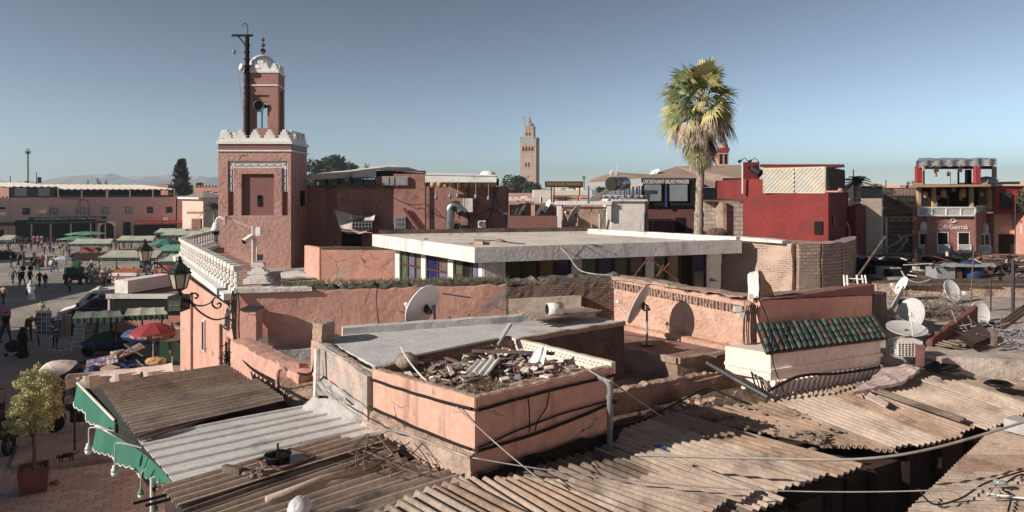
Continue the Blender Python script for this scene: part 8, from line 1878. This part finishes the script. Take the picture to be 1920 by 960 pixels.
for i in range(22): a=g(R.uniform(185,270),R.uniform(672,694),1.0); q.seg(a,a+V((R.uniform(-.6,.6),R.uniform(-.4,.4),R.uniform(-.1,.2))),R.uniform(.04,.3),.03)
q.build('boards',M_blue,t); 
solo('crossed_sticks',MB().seg(w(233,645,32),w(268,668,31.6),.05).seg(w(256,675,30),w(283,700,27),.05),M_wood,'brown wooden sticks crossing over the magazine stall','sticks')
solo('yellow_cloth',MB().ball(g(292,678,1.3),(.45,.3,.22),12,7,.12),mat('mustard_cloth',0xc78e33,0xb07a28,bump=.3),'crumpled mustard yellow cloth beside the magazines','cloth')
solo('navy_umbrella',MB().lathe([(.36,0),(.25,.15),(.02,.25)],g(174,694,1.0),10),M_blue,'small dark blue umbrella lying below the magazines','umbrella')
solo('cardboard',MB().slab([g(188,690,1.2),g(206,694,1.2),g(226,688,1.3),g(204,682,1.3)],.12),mat('cardboard',0x9c7a5c,bump=.1),'open cardboard box lid in front of the magazines','cardboard')
# long white awning
t=thing('white_awning',g(220,720,0),'long creased white canvas awning over the stalls beside the brown corrugated roof','awning')
a,b_,c_,d=g(122,707,2.7),g(325,693,2.75),g(322,680,2.85),g(196,689,2.9)
wv=lambda u,v_,p_:V((0,0,.06*noise.noise(p_*1.6)-.05*abs(math.sin(u*9)))) 
MB().sheet(a,b_,c_,g(128,700,2.85),.02,22,6,wv).build('canvas',M_cream,t)
MB().sheet(a,b_,b_-V((0,-.05,.7)),a-V((0,-.05,.45)),.02,26,5,lambda u,v_,p_:V((.0,.08*math.sin(u*22),.1*math.sin(u*16)*v_))).build('side_drape',M_cream,t)
for p_ in (a+V((.2,.2,0)),b_.lerp(a,.3)): MB().seg((p_.x,p_.y,0),p_,.05).build('post',M_dgrey,t)
MB().tube(spline([g(137,722,2.1),w(122,735,23),w(119,765,23),w(124,785,23)],5),.03,6).build('hoop',M_black,t)
# ---------------------------------------------------------------- motorbikes
def motorbike(loc,rz,label,tank,sc_=1,group=None):
    t=thing('motorbike',(0,0,0),label,'motorbike',group)
    for x in (-.68,.68): wheel(None,(x,0,.31),.31,.1,t,ax=(0,1,0),spokes=8,rim=M_metal)
    MB().ball((-.12,0,.78),(.28,.14,.13),12,7).build('fuel_tank',tank,t,True)
    MB().tube([(.1,0,.76),(.35,0,.78),(.72,0,.84)],[.11,.13,.09],8).build('seat',M_black,t,True)
    q=MB(); q.tube([(-.68,.07,.31),(-.42,.07,.98)],.022,6); q.tube([(-.68,-.07,.31),(-.42,-.07,.98)],.022,6); q.build('fork',M_redc,t)
    q=MB(); q.tube([(-.3,-.36,1.04),(-.4,-.18,1.06),(-.42,0,.99),(-.4,.18,1.06),(-.3,.36,1.04)],.016,6); q.build('handlebar',M_metal,t)
    MB().ball((-.56,0,.86),(.1,.1,.1),10,6).build('headlight',M_bglass,t,True)
    q=MB(); q.box((-.02,0,.42),(.36,.24,.26)); q.tube([(-.05,0,.5),(-.12,0,.68)],.09,8); q.tube([(-.1,.12,.35),(.2,.16,.22),(.75,.17,.3)],.04,8); q.tube([(-.4,0,.92),(-.15,0,.7),(.4,0,.7),(.66,0,.32)],.03,6); q.tube([(-.2,0,.65),(-.2,0,.3),(.25,0,.28),(.66,0,.31)],.028,6); q.build('engine_and_frame',M_black,t)
    q=MB()
    for s_ in (-.68,.7):
        for k in range(7):
            a=math.radians((35 if s_<0 else -5)+k*20); a2=a+math.radians(20); q.add([(s_+.34*math.cos(a),-.07,.31+.34*math.sin(a)),(s_+.34*math.cos(a2),-.07,.31+.34*math.sin(a2)),(s_+.34*math.cos(a2),.07,.31+.34*math.sin(a2)),(s_+.34*math.cos(a),.07,.31+.34*math.sin(a))],[(0,1,2,3)])
    q.build('mudguard',M_metal,t); t.location=V(loc); t.rotation_euler=(0,0,rz); t.scale=(sc_,)*3; return t
c=g(141,806,.0); mb1=motorbike((c.x+.1,c.y,0),.35,'black motorbike with a red fork parked behind the green awning',mat('black_tank',0x1b1b1f,rough=.3,bump=0),1.12)
c=g(138,740,0); motorbike((c.x,c.y,0),-.15,'second motorbike with a dark red tank under the white awning',mat('dark_red_tank',0x6a2023,rough=.3,bump=0),1.0)
gp='motorbikes parked at the juice stalls'
mk=motorbike((g(277,530,0).x,g(277,530,0).y,0),.6,'parked motorbike in the row between the juice stall and the peach wall',M_dgrey,1,gp); index(mk)
for x,y,rz in ((287,532,.9),(303,533,.4),(312,536,1.2),(322,538,.7)): clone(mk,g(x,y,0),rz)
gp2='motorbikes parked before the far facade'
for x,rz in ((30,.3),(36,.8),(42,-.2),(57,.5)): clone(mk,g(x,457.5,0),rz,'parked motorbike in the group at the foot of the far left facade',1.0,group=gp2)
t=thing('red_sunshade',g(316,532,0),'red parasol dome with lettering tipped over behind the big lantern','umbrella'); c=g(316,530,0); MB().ball((c.x,c.y,1.2),(1.1,.6,.85),16,8).build('canopy',M_redc,t,True); MB().tube([(c.x,c.y,0),(c.x,c.y,1)],.03,6).build('pole',M_metal,t); text('Coca-Cola',0,0,0,0,M_cream,t,loc=(c.x-.1,c.y-.66,1.3),hm=.3,wm=1.0)
t=thing('potted_plant',g(266,537,0),'small straggly plant in a pale pot standing before the juice stall','plant'); c=g(266,537,0); MB().lathe([(.25,0),(.36,.7),(.38,.75),(.3,.76)],c,12).build('pot',M_cream,t,True); MB().leaves((c.x,c.y,1.2),(.55,.45,.5),160,.18).build('foliage',M_leafb,t)
solo('poster_stand',MB().box((g(273,522,0).x,g(273,522,0).y,1.1),(1.2,.06,1.6)).seg((g(273,522,0).x,g(273,522,0).y+.3,0),(g(273,522,0).x,g(273,522,0).y,.8),.06),MC['postcard_sea'],'white-blue poster board beside the juice stall','poster')
# scooter cart at the left edge
c=g(8,853,0); t=thing('barrel_trolley',c,'dark trolley with a lettered front panel and black tyre cut by the left edge','cart'); wheel(None,(c.x+.15,c.y,.36),.36,.16,t,ax=(1,.2,0)); MB().box((c.x-.25,c.y+.35,.85),(.9,.5,.75)).build('box',M_dwood,t); MB().box((c.x-.25,c.y+.09,.85),(.8,.02,.6)).build('panel',mat('olive_panel',0x4a3c22,bump=0),t); text('9',0,0,0,0,M_cream,t,loc=(c.x-.05,c.y+.07,1.0),hm=.25); text('MOTO',0,0,0,0,mat('dull_yellow_lettering',0xa98a3e,bump=0),t,loc=(c.x-.2,c.y+.07,.68),hm=.18)
# tree in a planter
PT=g(42,930,0); t=thing('potted_tree',(PT.x,PT.y+.3,0),'small round-crowned ficus tree in a square terracotta planter','tree'); px_,py_=PT.x+.05,PT.y+.4
q=MB(); 
pb=[(.36*(a*.83-b_*.56),.36*(a*.56+b_*.83)) for a,b_ in ((-1,-1),(1,-1),(1,1),(-1,1))]; q.prism([(px_+a*.92,py_+b_*.92) for a,b_ in pb],0,.02)
for i in range(4):
    a,b_=pb[i],pb[(i+1)%4]; f=.92; gk=1.1
    q.add([(px_+a[0]*f,py_+a[1]*f,0),(px_+b_[0]*f,py_+b_[1]*f,0),(px_+b_[0]*gk,py_+b_[1]*gk,.72),(px_+a[0]*gk,py_+a[1]*gk,.72),(px_+a[0]*(f-.12),py_+a[1]*(f-.12),0),(px_+b_[0]*(f-.12),py_+b_[1]*(f-.12),0),(px_+b_[0]*(gk-.14),py_+b_[1]*(gk-.14),.72),(px_+a[0]*(gk-.14),py_+a[1]*(gk-.14),.72)],[(0,1,2,3),(5,4,7,6),(3,2,6,7)])
q.build('planter',mat('dull_terracotta_paint',0x7c4436,0x66382e,s=3,stain=0x4a2c25,st=.4,ss=2,bump=.3),t)
MB().box((px_,py_,.6),(.62,.62,.04),.59).build('soil',M_earthd,t)
q=MB(); q.tube(spline([(px_,py_,.6),(px_+.03,py_,1.1),(px_-.02,py_,1.7)],4),[.055]*3+[.05]*3+[.045]*3,7)
for k in range(7): a=k*.9; q.tube([(px_-.02,py_,1.55),(px_+.2*math.cos(a),py_+.2*math.sin(a),2.0),(px_+.5*math.cos(a),py_+.5*math.sin(a),2.6)],[.03,.02,.008],5)
q.build('trunk',M_bark,t)
q=MB(); rt=random.Random(4)
ctr=V((px_+.02,py_,2.55))
for k in range(95):
    d=V((rt.gauss(0,1),rt.gauss(0,1),rt.gauss(0,1))).normalized(); rr0=rt.uniform(.45,1.0); cc=ctr+V((d.x*.78*rr0,d.y*.78*rr0,d.z*.9*rr0)); 
    if d.z>.8: cc.z+=.1
    q.leaves(cc,(.19,.19,.17),150,.066,hollow=.2)
for k in range(4): q.leaves((px_+.05*k-.05,py_,3.35+.13*k),(.14-.02*k,.14,.12),80,.06,hollow=.2)
q.build('crown',mat('yellow_green_leaves',0xc6bf62,0x86904a,s=3.5,bump=0,rough=.6,fine=.4),t)
# small animal, stone
c=g(123,867,.14); t=thing('cat',c,'small dark brown cat walking on the raised pavement','cat')
q=MB(); q.tube([(c.x-.14,c.y-.05,.33),(c.x-.04,c.y,.36),(c.x+.12,c.y+.06,.37),(c.x+.2,c.y+.08,.36)],[.05,.075,.08,.06],8); q.ball((c.x-.2,c.y-.08,.35),(.055,.05,.05),8,6); q.tube([(c.x+.2,c.y+.08,.38),(c.x+.32,c.y+.12,.42),(c.x+.38,c.y+.13,.5)],[.02,.016,.01],5)
for dx,dy in ((-.12,-.09),(-.1,.0),(.14,.02),(.17,.11)): q.tube([(c.x+dx,c.y+dy,.34),(c.x+dx-.01,c.y+dy,.24),(c.x+dx,c.y+dy,.15)],[.03,.018,.015],5)
for s_ in (-1,1): q.lathe([(.018,0),(.001,.035)],(c.x-.2+.01*s_,c.y-.08+.025*s_,.39),4)
q.build('body',mat('brown_fur',0x3a2c22,0x271c16,s=20,bump=0),t,True)
solo('stone',MB().ball(g(103,906,.02),(.17,.12,.08),8,5,.15),M_mind,'reddish stone lying on the paving right of the planter','stone')
# ---------------------------------------------------------------- people
SK=mat('skin',0xa87458,bump=0,rough=.6,fine=0); HR=mat('dark_hair',0x1c1512,bump=0,fine=0); GH=mat('grey_hair',0xa9a39b,bump=0,fine=0)
def body_mesh(name,J,scale=1):
    # J: joints -> continuous skinned figure; faces get a material by nearest bone
    names=list(J); idx={k:i for i,k in enumerate(names)}
    E_=[('pelvis','belly'),('belly','chest'),('chest','neck'),('neck','head'),('head','crown')]
    for s_ in 'lr': E_+=[('chest','sh'+s_),('sh'+s_,'el'+s_),('el'+s_,'wr'+s_),('wr'+s_,'ha'+s_),('pelvis','hip'+s_),('hip'+s_,'kn'+s_),('kn'+s_,'an'+s_),('an'+s_,'to'+s_)]
    rad=dict(pelvis=(.15,.115),belly=(.135,.1),chest=(.155,.11),neck=(.055,.055),head=(.085,.095),crown=(.07,.08),sh=(.075,.07),el=(.05,.05),wr=(.034,.034),ha=(.038,.022),hip=(.095,.095),kn=(.065,.065),an=(.048,.05),to=(.045,.035))
    me=bpy.data.meshes.new(name); me.from_pydata([J[k] for k in names],[(idx[a],idx[b_]) for a,b_ in E_],[])
    o=bpy.data.objects.new('tmpbody',me); COL.objects.link(o); sk_=o.modifiers.new('s','SKIN'); sk_.use_smooth_shade=True
    o.modifiers.new('u','SUBSURF').levels=1
    if not me.skin_vertices: me.attributes.new('skin','FLOAT','POINT') if False else None
    bmx=__import__('bmesh').new(); bmx.from_mesh(me); ly=bmx.verts.layers.skin.verify(); bmx.verts.ensure_lookup_table()
    for k in names:
        r_=rad.get(k) or rad[k[:-1]]; v=bmx.verts[idx[k]][ly]; v.radius=r_; v.use_root=(k=='pelvis')
    bmx.to_mesh(me); bmx.free()
    dg=bpy.context.evaluated_depsgraph_get(); dg.update(); m2=bpy.data.meshes.new_from_object(o.evaluated_get(dg)); bpy.data.objects.remove(o); m2.name=name
    m2.materials.clear()
    for _ in range(5): m2.materials.append(SK)
    segs=[(V(J[a]),V(J[b_]),a,b_) for a,b_ in E_]
    def near(p):
        best=None
        for A_,B_,a,b_ in segs:
            d=B_-A_; u=max(0,min(1,(p-A_).dot(d)/max(d.length_squared,1e-9))); q_=(p-(A_+d*u)).length-(.05 if a in('pelvis','belly','chest') else 0)
            if best is None or q_<best[0]: best=(q_,a,b_,u)
        return best
    hd=V(J['head']); face=(V(J['tol'])-V(J['anl'])).normalized()
    # slots: 0 skin 1 hair 2 top 3 trousers 4 shoes
    for pl_ in m2.polygons:
        q_,a,b_,u=near(pl_.center)
        if b_ in('head','crown') or a=='head': mi=1 if (pl_.center.z>hd.z+.055 or (pl_.center-hd).dot(V((face.x,face.y,0)))<-.015) else 0
        elif b_=='neck': mi=2 if u<.75 else 0
        elif b_[:2] in('wr',): mi=2 if u<.9 else 0
        elif b_[:2]=='ha': mi=0
        elif b_[:2] in('sh','el') or b_ in('belly','chest'): mi=2 if not(b_=='belly' and u<.3) else 3
        elif b_[:2]=='to' or (b_[:2]=='an' and u>.92): mi=4
        else: mi=3
        pl_.material_index=mi
    for v in m2.vertices: v.co*=scale
    # nose, ears, thumbs and fingers are small bumps welded onto the same mesh
    return m2
def pose(st=.0,arm=0,lean=0,bend=0,elb=.05):
    # st stride (m), faces -Y
    J={}; ly=-lean
    J['pelvis']=(0,0,.95-bend*.1); J['belly']=(0,ly*.35-bend*.1,1.13-bend*.1); J['chest']=(0,ly*.8-bend*.35,1.36-bend*.22); J['neck']=(0,ly-bend*.45,1.49-bend*.28); J['head']=(0,ly-.02-bend*.55,1.59-bend*.33); J['crown']=(0,ly-.01-bend*.57,1.68-bend*.33)
    for s_,sg in (('l',-1),('r',1)):
        k=sg*st
        J['sh'+s_]=(sg*.19,ly*.85-bend*.38,1.41-bend*.25); J['el'+s_]=(sg*.25,ly*.5+k*arm*.6-bend*.45+.02,1.13-bend*.35); J['wr'+s_]=(sg*.25,ly*.4+k*arm*1.1-bend*.6-elb,.9-bend*.35); J['ha'+s_]=(sg*.245,ly*.4+k*arm*1.25-bend*.65-elb-.03,.8-bend*.35)
        J['hip'+s_]=(sg*.1,0,.9-bend*.08); J['kn'+s_]=(sg*.105,-k*.45-.03,.5); J['an'+s_]=(sg*.105,-k+(.06 if k<0 else 0),.09+(.05 if k<0 else 0)); J['to'+s_]=(sg*.12,-k-.15,.04)
    return J
PM={'walk':body_mesh('walking_body',pose(.22,.8,.03)),'walk2':body_mesh('striding_body',pose(-.26,.9,.05,0,.1)),'stand':body_mesh('standing_body',pose(.03,.3,0,0,.08)),'bend':body_mesh('leaning_body',pose(.08,.2,.1,.8,.2)),'reach':body_mesh('holding_body',pose(.1,.2,.02,0,.3))}
def cm(h): return mat('cloth_%06x'%h,h,None,s=3,bump=.25,bs=20,rough=.9)
def person(x,y,hpx,label,top,bot,rz=0,ps='walk',hair=None,shoe=0x1a1817,robe=None,hood=None,bag=None,group=None,hold=None,skirt=None):
    p_=g(x,y,0); h=hpx*p_.y/FL; s_=h/1.73; o=bpy.data.objects.new('person',PM[ps]); COL.objects.link(o); o.location=p_; o.rotation_euler=(0,0,rz); o.scale=(s_,)*3
    ms=[SK,HR if hair is None else (GH if hair=='g' else cm(hair)),cm(top),cm(bot),cm(shoe)]
    for i,m_ in enumerate(ms): o.material_slots[i].link='OBJECT'; o.material_slots[i].material=m_
    tag(o,label,'person',group); BASE[o.name]=V((0,0,0))
    if robe is not None:
        q=MB(); n_=18; prof=[(.30,.24,.05),(.27,.21,.4),(.23,.17,.85),(.2,.14,1.1),(.235,.14,1.36),(.19,.12,1.45),(.07,.08,1.5)] ; vs=[]
        for rx_,ry_,z in prof:
            for k in range(n_): a=2*math.pi*k/n_; f=1+.05*math.sin(k*3)*(1.5-z); vs.append((rx_*f*math.cos(a),ry_*f*math.sin(a)-.01,z))
        q.add(vs,[(i*n_+k,i*n_+(k+1)%n_,(i+1)*n_+(k+1)%n_,(i+1)*n_+k) for i in range(len(prof)-1) for k in range(n_)])
        for sg in (-1,1): q.tube([(sg*.2,0,1.4),(sg*.27,0,1.15),(sg*.28,-.06,.93)],[.09,.085,.085],8)
        q.build('robe',cm(robe),o,True)
    if hood is not None:
        q=MB(); q.lathe([(.24,1.3),(.21,1.42),(.11,1.48),(.12,1.58),(.125,1.66),(.09,1.73),(.02,1.76)],(0,.015,0),12,None,0,1,.95); q.build('headscarf',cm(hood),o,True)
    if skirt is not None: MB().lathe([(.24,.45),(.2,.7),(.17,1.0)],(0,0,0),12).build('skirt',cm(skirt),o,True)
    if bag is not None:
        q=MB(); 
        if bag[1]=='back': q.box((0,.2,1.2),(.3,.18,.42))
        elif bag[1]=='case': q.box((.38,.1,.35),(.35,.22,.6))
        else: q.ball((.3,-.02,.62),(.1,.14,.2),8,6,.05); q.tube([(.3,-.02,.8),(.26,-.03,.9)],.01,4)
        q.build('bag',cm(bag[0]),o)
    return o
B=0x1c1a1e; J_=0x38485f; LJ=0x7d8ea3
person(21,502,24,'person in black top and blue jeans holding hands with someone in shorts',B,J_,0)
person(34,503,24,'person in black with an olive skirt holding hands at the left of the square',0x1a1c24,0x9b7f6c,0,'walk2',skirt=0x4a4a3a)
person(40,474,19,'person in a dark jacket beside one in an olive jacket, far left of the square',0x23252c,B,0)
person(47,474,17,'person in an olive yellow jacket and light blue jeans',0x6a6238,0x8a9db0,0,'stand')
person(22,476,16,'person in a pale beige coat near the left cut stall',0xb0a093,0xa5978b,0,'stand')
person(15,468,15,'person in grey standing behind the pale beige coat',0x4a4a50,B,0,'stand')
person(83,477,17,'person in a dark red coat alone left of the crowd',0x7c2630,B,3.1)
person(94,475,16,'person in black at the back of the central crowd',B,B,.5)
person(100,477,14,'short person in dark olive in the central crowd',0x34322a,B,.3,'walk2')
person(112,477,18,'person in a black jacket and white trousers',B,0xc4bcb2,0,'walk2')
person(117,468,13,'far person in maroon above the white trousers',0x6a3030,B,0,'stand')
person(118,480,17,'person in mustard and black right of the crowd',0xb0823c,0x9a7038,3,'stand')
person(125,473,18,'tall person in grey right of the maroon one',0x70727a,0x3a3c44,0)
person(130,482,18,'person in dark plum jacket under the edge of the pale blue umbrella',0x41303c,B,.2,'walk2')
person(64,489,18,'person in black wearing a white cap',B,B,3.1,'walk',hair=0xd8d4cc)
person(59,504,25,'white-haired person pushing the black pushcart',0x2c2c32,B,1.2,'reach',hair='g')
person(67,505,24,'person in black with a dark red scarf beside the pushcart',0x1c1618,0x2a2024,0,'stand',hood=0x6a2a2a)
person(73,506,24,'person in black over pale green trousers',B,0x5a8a6c,0,'stand')
person(79,501,23,'person in a long crimson robe and headscarf',0x8a1f33,0x8a1f33,0,'stand',robe=0x8a1f33,hood=0x9a4a4a)
person(88,500,21,'person in a long grey coat with pale headscarf',0x8a8684,0x5a5658,3,'stand',robe=0x8a8684,hood=0xc8beb2)
person(96,511,26,'person in a white shirt and blue jeans seen from behind',0xd8d2ca,0x4a6484,3.1,'walk')
person(105,511,24,'person in black jacket with a shoulder bag and blue jeans',0x1e2024,0x4f6c8a,3.1,'walk2',bag=(B,'hand'))
person(99,498,17,'person in bright green behind the white shirt',0x2f8a5a,B,3,'stand')
person(102,497,18,'person in a pink top among the crowd',0xc07a8c,B,2.8)
person(104,492,15,'person in blue at the back right of the crowd',0x3a5a9a,B,2)
person(124,496,15,'person in pale trousers under the pale blue umbrella',0xb8aca0,0xc8beb4,0,'stand')
person(44,492,17,'person cloaked in dark beige beside the small cart',0x5a4a3c,0x5a4a3c,1.5,'stand',robe=0x6a5a4a,hood=0x5a4a3c)
person(24,534,33,'person in a teal and violet sweater with white shoes',0x6a8298,0x44505e,0,'walk',shoe=0xe0dcd8)
person(36,534,29,'person in dark grey left of the dark red jacket',0x24242a,B,3.1)
person(42,537,32,'person in a dark red jacket with a black backpack',0x5c1c22,0x22303a,3.1,'walk2',bag=(B,'back'))
person(56,534,30,'person in a black hooded jacket and cap, third of the row',0x1a1a20,B,3.1,'stand')
person(74,539,31,'person in a bulky black coat left of the one in jeans',0x1c1e26,0x1c1c22,3.1,'walk')
person(85,541,30,'person in a black waistcoat and blue jeans at the right of the row',0x202226,0x3c5c86,3.1,'stand')
person(58,564,38,'person in a long white robe carrying a black bag',0xd6d0ca,0xd6d0ca,3.1,'stand',robe=0xd6d0ca,hood=0xc8c4be,bag=(B,'hand'))
person(170,530,30,'person in black with a blue bag, left of the dark trio',0x1c1c22,B,0,'walk',bag=(0x3a5a9a,'hand'))
person(177,529,29,'person in black on the right of the dark trio',0x1e1e22,B,0,'walk2')
person(171,516,26,'person in dark clothes facing the viewer at the back of the trio',0x24242a,B,0,'stand')
person(197,527,28,'person in black jacket over a pale shirt by the toys',0x1c1e22,B,0,'stand')
person(205,530,30,'person in black beside a black suitcase',0x1a1a1e,B,3,'stand',bag=(B,'case'))
person(193,541,26,'person in black bending forward near the juice stall',0x16161a,B,1.5,'bend')
person(131,548,28,'bald person in black right behind the cargo tricycle',0x1c1a1c,B,0,'reach',hair=0x9a6a50)
person(6,572,38,'person in a beige hooded jacket and jeans at the left edge',0xb09676,0x3a4656,3.1,'walk')
person(10,622,52,'person in a pink headscarf and pink cloak behind the black shirt',0xb5707c,0xb5707c,0,'stand',robe=0xb5707c,hood=0xb8747e)
person(-1,616,46,'person in black cut by the left edge beside the pink cloak',B,B,0,'stand')
person(10,642,59,'person in a black shirt and blue jeans walking away with a brown bag',0x19181c,0x2f3c52,3.1,'walk2',bag=(0x7a5a44,'hand'))
ob=person(42,671,57,'person fully veiled in black pulling a loaded shopping trolley',0x121114,0x121114,2.9,'stand',robe=0x121114,hood=0x121114,bag=(0x2a4a2a,'hand'))
person(53,640,61,'person in brown clothes leaning forward over the postcard board',0x5a4732,0x4c3c2c,.9,'bend')
person(78,606,44,'woman in a tan jacket facing the viewer with a white scarf',0xa08a70,0x7a6a58,0,'reach')
person(73,622,40,'person in a dark brown coat seen from behind next to the tan jacket',0x55412c,0x3c2e22,3.1,'stand')
person(90,612,36,'person in black cap and dark jacket sitting among the postcards',0x1c1e28,B,3.0,'stand')
person(103,656,50,'person mostly hidden behind the postcard spinner with jeans showing',0x2a2c34,0x1e2438,3.0,'stand')
person(64,459,15,'person in a long brown robe standing before the dark cafe front',0x5a3c2c,0x5a3c2c,0,'stand',robe=0x5a3c2c,hood=0x4a3226)
person(217,466,16,'person in a yellow jacket at the left stall end',0xc09038,B,0,'stand')
person(198,462,16,'person in red shopping between the stalls',0x8a2a2e,B,3,'stand')
person(192,464,17,'person in dark red and white stripes at the stall end',0xa8403a,0x3a2a2a,3,'stand')
person(206,462,17,'person in white and red between two stalls',0xc8b8b0,0x6a2a2e,3,'stand')
person(231,465,15,'person in dark blue in front of the pale stall counter',0x2c3444,B,3,'stand')
person(246,465,15,'person in black at the middle of the pale stall',B,B,3,'stand')
person(289,463,14,'person in dark red sitting by the road beyond the small lantern',0x4a2a2c,B,1,'stand')
person(291,535,26,'person in grey with a yellow headscarf among the motorbikes',0x8a8690,0x6a6670,1,'stand',hood=0xb8a840)
person(284,541,22,'person in lilac crouched over beside the motorbikes',0x6a6078,B,1,'bend')
person(3,795,70,'person in a dusty pink jacket behind the trolley at the left edge',0x9a7470,0x4a3a3a,0,'stand')
for i,(x,y,c_) in enumerate(((186,456,0x7a4a3a),(179,455,0x2a2c34),(173,454,B),(240,455,0x8a3a34),(206,450,0x30343c),(221,451,0xa07a5a),(235,450,0x2a3a5a),(13,461,B),(4,462,0x4a4038))):
    person(x,y,13,'dark small figure in the far strolling crowd by the facades',c_,B,R.uniform(0,6),'walk',group='far strolling crowd by the facades')
rq=random.Random(77); cl=[0x1c1a1e,0x2a2c36,0x7a2a2e,0x4a5a74,0xa8764a,0xc4bcb2,0x2c4a3a,0x5a4034,0x8a7c70,0x34384a]
for i in range(46):
    k=i%4; x,y=((rq.uniform(190,345),rq.uniform(455,472)) if k==0 else (rq.uniform(130,330),rq.uniform(497,533)) if k==1 and 0 else (rq.uniform(0,150),rq.uniform(459,474)) if k==1 else (rq.uniform(235,345),rq.uniform(450,466)) if k==2 else (rq.uniform(60,340),rq.uniform(455,462)))
    person(x,y,13.5*(y-358)/100+1.5,'small strolling figure in the loose crowd around the far stalls',rq.choice(cl),rq.choice(cl),rq.uniform(0,6),rq.choice(['walk','walk2','stand']),group='loose crowd around the far stalls',hood=rq.choice(cl) if i%5==0 else None)
for i in range(9): person(rq.uniform(215,335),rq.uniform(520,531),24,'dark figure standing in the shade of the big juice stall',rq.choice(cl),rq.choice(cl),rq.uniform(0,6),'stand',group='people in the shade of the juice stall')
# trolley of the veiled person
c=g(24,668,0); t=thing('shopping_trolley',c,'dark wheeled shopping trolley bulging with bags beside the veiled person','trolley'); MB().ball((c.x,c.y,.55),(.42,.25,.33),12,8,.06).build('bags',mat('dark_plum_cloth',0x241c28,0x3c2a3c,s=5,bump=.3),t); 
for dx in (-.3,.3): wheel(None,(c.x+dx,c.y-.1,.1),.1,.05,t,spokes=4)
MB().tube([(c.x-.3,c.y,.12),(c.x+.35,c.y,.15),(c.x+.6,c.y,.8)],.02,5).build('frame',M_metal,t)
# black benches with striped goods by the café
t=thing('clothes_rail',g(72,458,0),'rail of striped clothes before the dark cafe front','clothes rail'); c=g(72,458,0); q=MB(); q.seg((c.x-1.0,c.y,1.4),(c.x+1,c.y,1.4),.05); q.seg((c.x-1,c.y,0),(c.x-1,c.y,1.4),.05); q.seg((c.x+1,c.y,0),(c.x+1,c.y,1.4),.05); q.build('rail',M_dgrey,t); q=MB()
for i in range(9): q.box((c.x-.9+i*.22,c.y,.95),(.12,.4,.85),0,i%3)
q.build('clothes',[M_redc,M_white,M_blue],t)
# ---------------------------------------------------------------- far roofscape
rf=random.Random(31)
hl=[('long low pink roof house right of the brown block','house',945,1040,372,60),('white terrace house below the ficus crown','house',968,1032,374,90),('low pink roofs under the terrace house','house',940,1000,379,52),('pale parapet house behind the small dishes','house',955,1045,385,42),('tan low house edge right of the red building','house',1598,1730,352,80),('grey-white roof house behind the pale gable','house',1655,1725,357,60),('low pink roof line far behind the spiky plant','house',1620,1700,348,130),('brown red roofs behind the old conifer','house',355,415,362,170),('low roof line at the far left behind the cafe terrace','house',-40,70,352,190),('low dusty houses beyond the orange sign','house',1000,1110,356,180),('low house strip behind the tall tower foot','house',900,1000,362,220),('pinkish far houses right of the grey-topped cafe','house',1850,2050,352,100)]
for lab,cat,a,b_,y,D in hl: 
    q=MB(); q.fb(a,y,b_,430,D,8)
    for i in range(3): x=a+(b_-a)*rf.uniform(.05,.8); q.fb(x,y-rf.uniform(2,5),x+(b_-a)*.12,y,D+2,3)
    solo('flat_roofed_house',q,rf.choice([M_salmon,M_cream,M_plaza,M_earth]),lab,cat)
t=thing('dish_stand',w(1000,425,34),'small pale rooftop post with brackets among the dishes left of the white shed','post'); MB().fb(996,384,1003,428,34,.2).build('post',M_pink,t)
solo('brown_parapet',MB().fb(952,405,1044,440,32.8,.3),M_mind,'dark brown low wall left of the white shed portal','wall')
for i,(x,y,D,d,lab) in enumerate(((978,398,36,(-.8,.2,.5),'white tilted dish, left of the two by the pale roof post'),(1014,396,35,(-.7,.3,.5),'white tilted dish right of the pale roof post'),(1027,388,40,(-.8,-.2,.4),'small white dish nearest the white shed portal'),(966,404,38,(-.8,.1,.4),'low white dish next to the brown block edge'),(1078,402,31.5,(-.7,.4,.5),'grey dish seen through the white portal'))):
    dish(w(x,y,D),d,.42,lab,m=M_wdish if i<4 else M_dish,pole=(w(x+3,0,D).x,w(x+3,0,D).y,w(0,y+24,D).z))
tt=thing('flag',w(1014,395,60),'small dark red flag on a pole above the pale roofs','flag'); MB().tube([w(1014,400,60),w(1014,366,60)],.05,5).build('pole',M_metal,tt); MB().fb(1013,370,1017,380,60,.05).build('cloth',M_redc,tt)
for i,(x,y0,y1,D,lab) in enumerate(((19,330,352,130,'thin grey aerial at the far left roofline'),(68.5,323,345,140,'hair-thin aerial beside the tall thin palm'),(73.5,332,343,128,'short dark chimney pipe on the cafe terrace roof'),(50,340,346,126,'small dark roof tank at the left end of the terrace roof'),(165,337,345,130,'tiny bent aerial above the long terrace roof'),(1782,322,345,60,'thin aerial seen through the upper cafe terrace'),(1661,338,350,100,'thin aerial on the far roofs beside the cafe'),(1600,318,352,33,'slim grey pole next to the spiky roof plant'))):
    solo('aerial',MB().tube([w(x,y1,D),w(x,y0,D)],(.35 if i in(2,3) else .08) if D>70 else .03,5),M_dgrey,lab,'aerial')
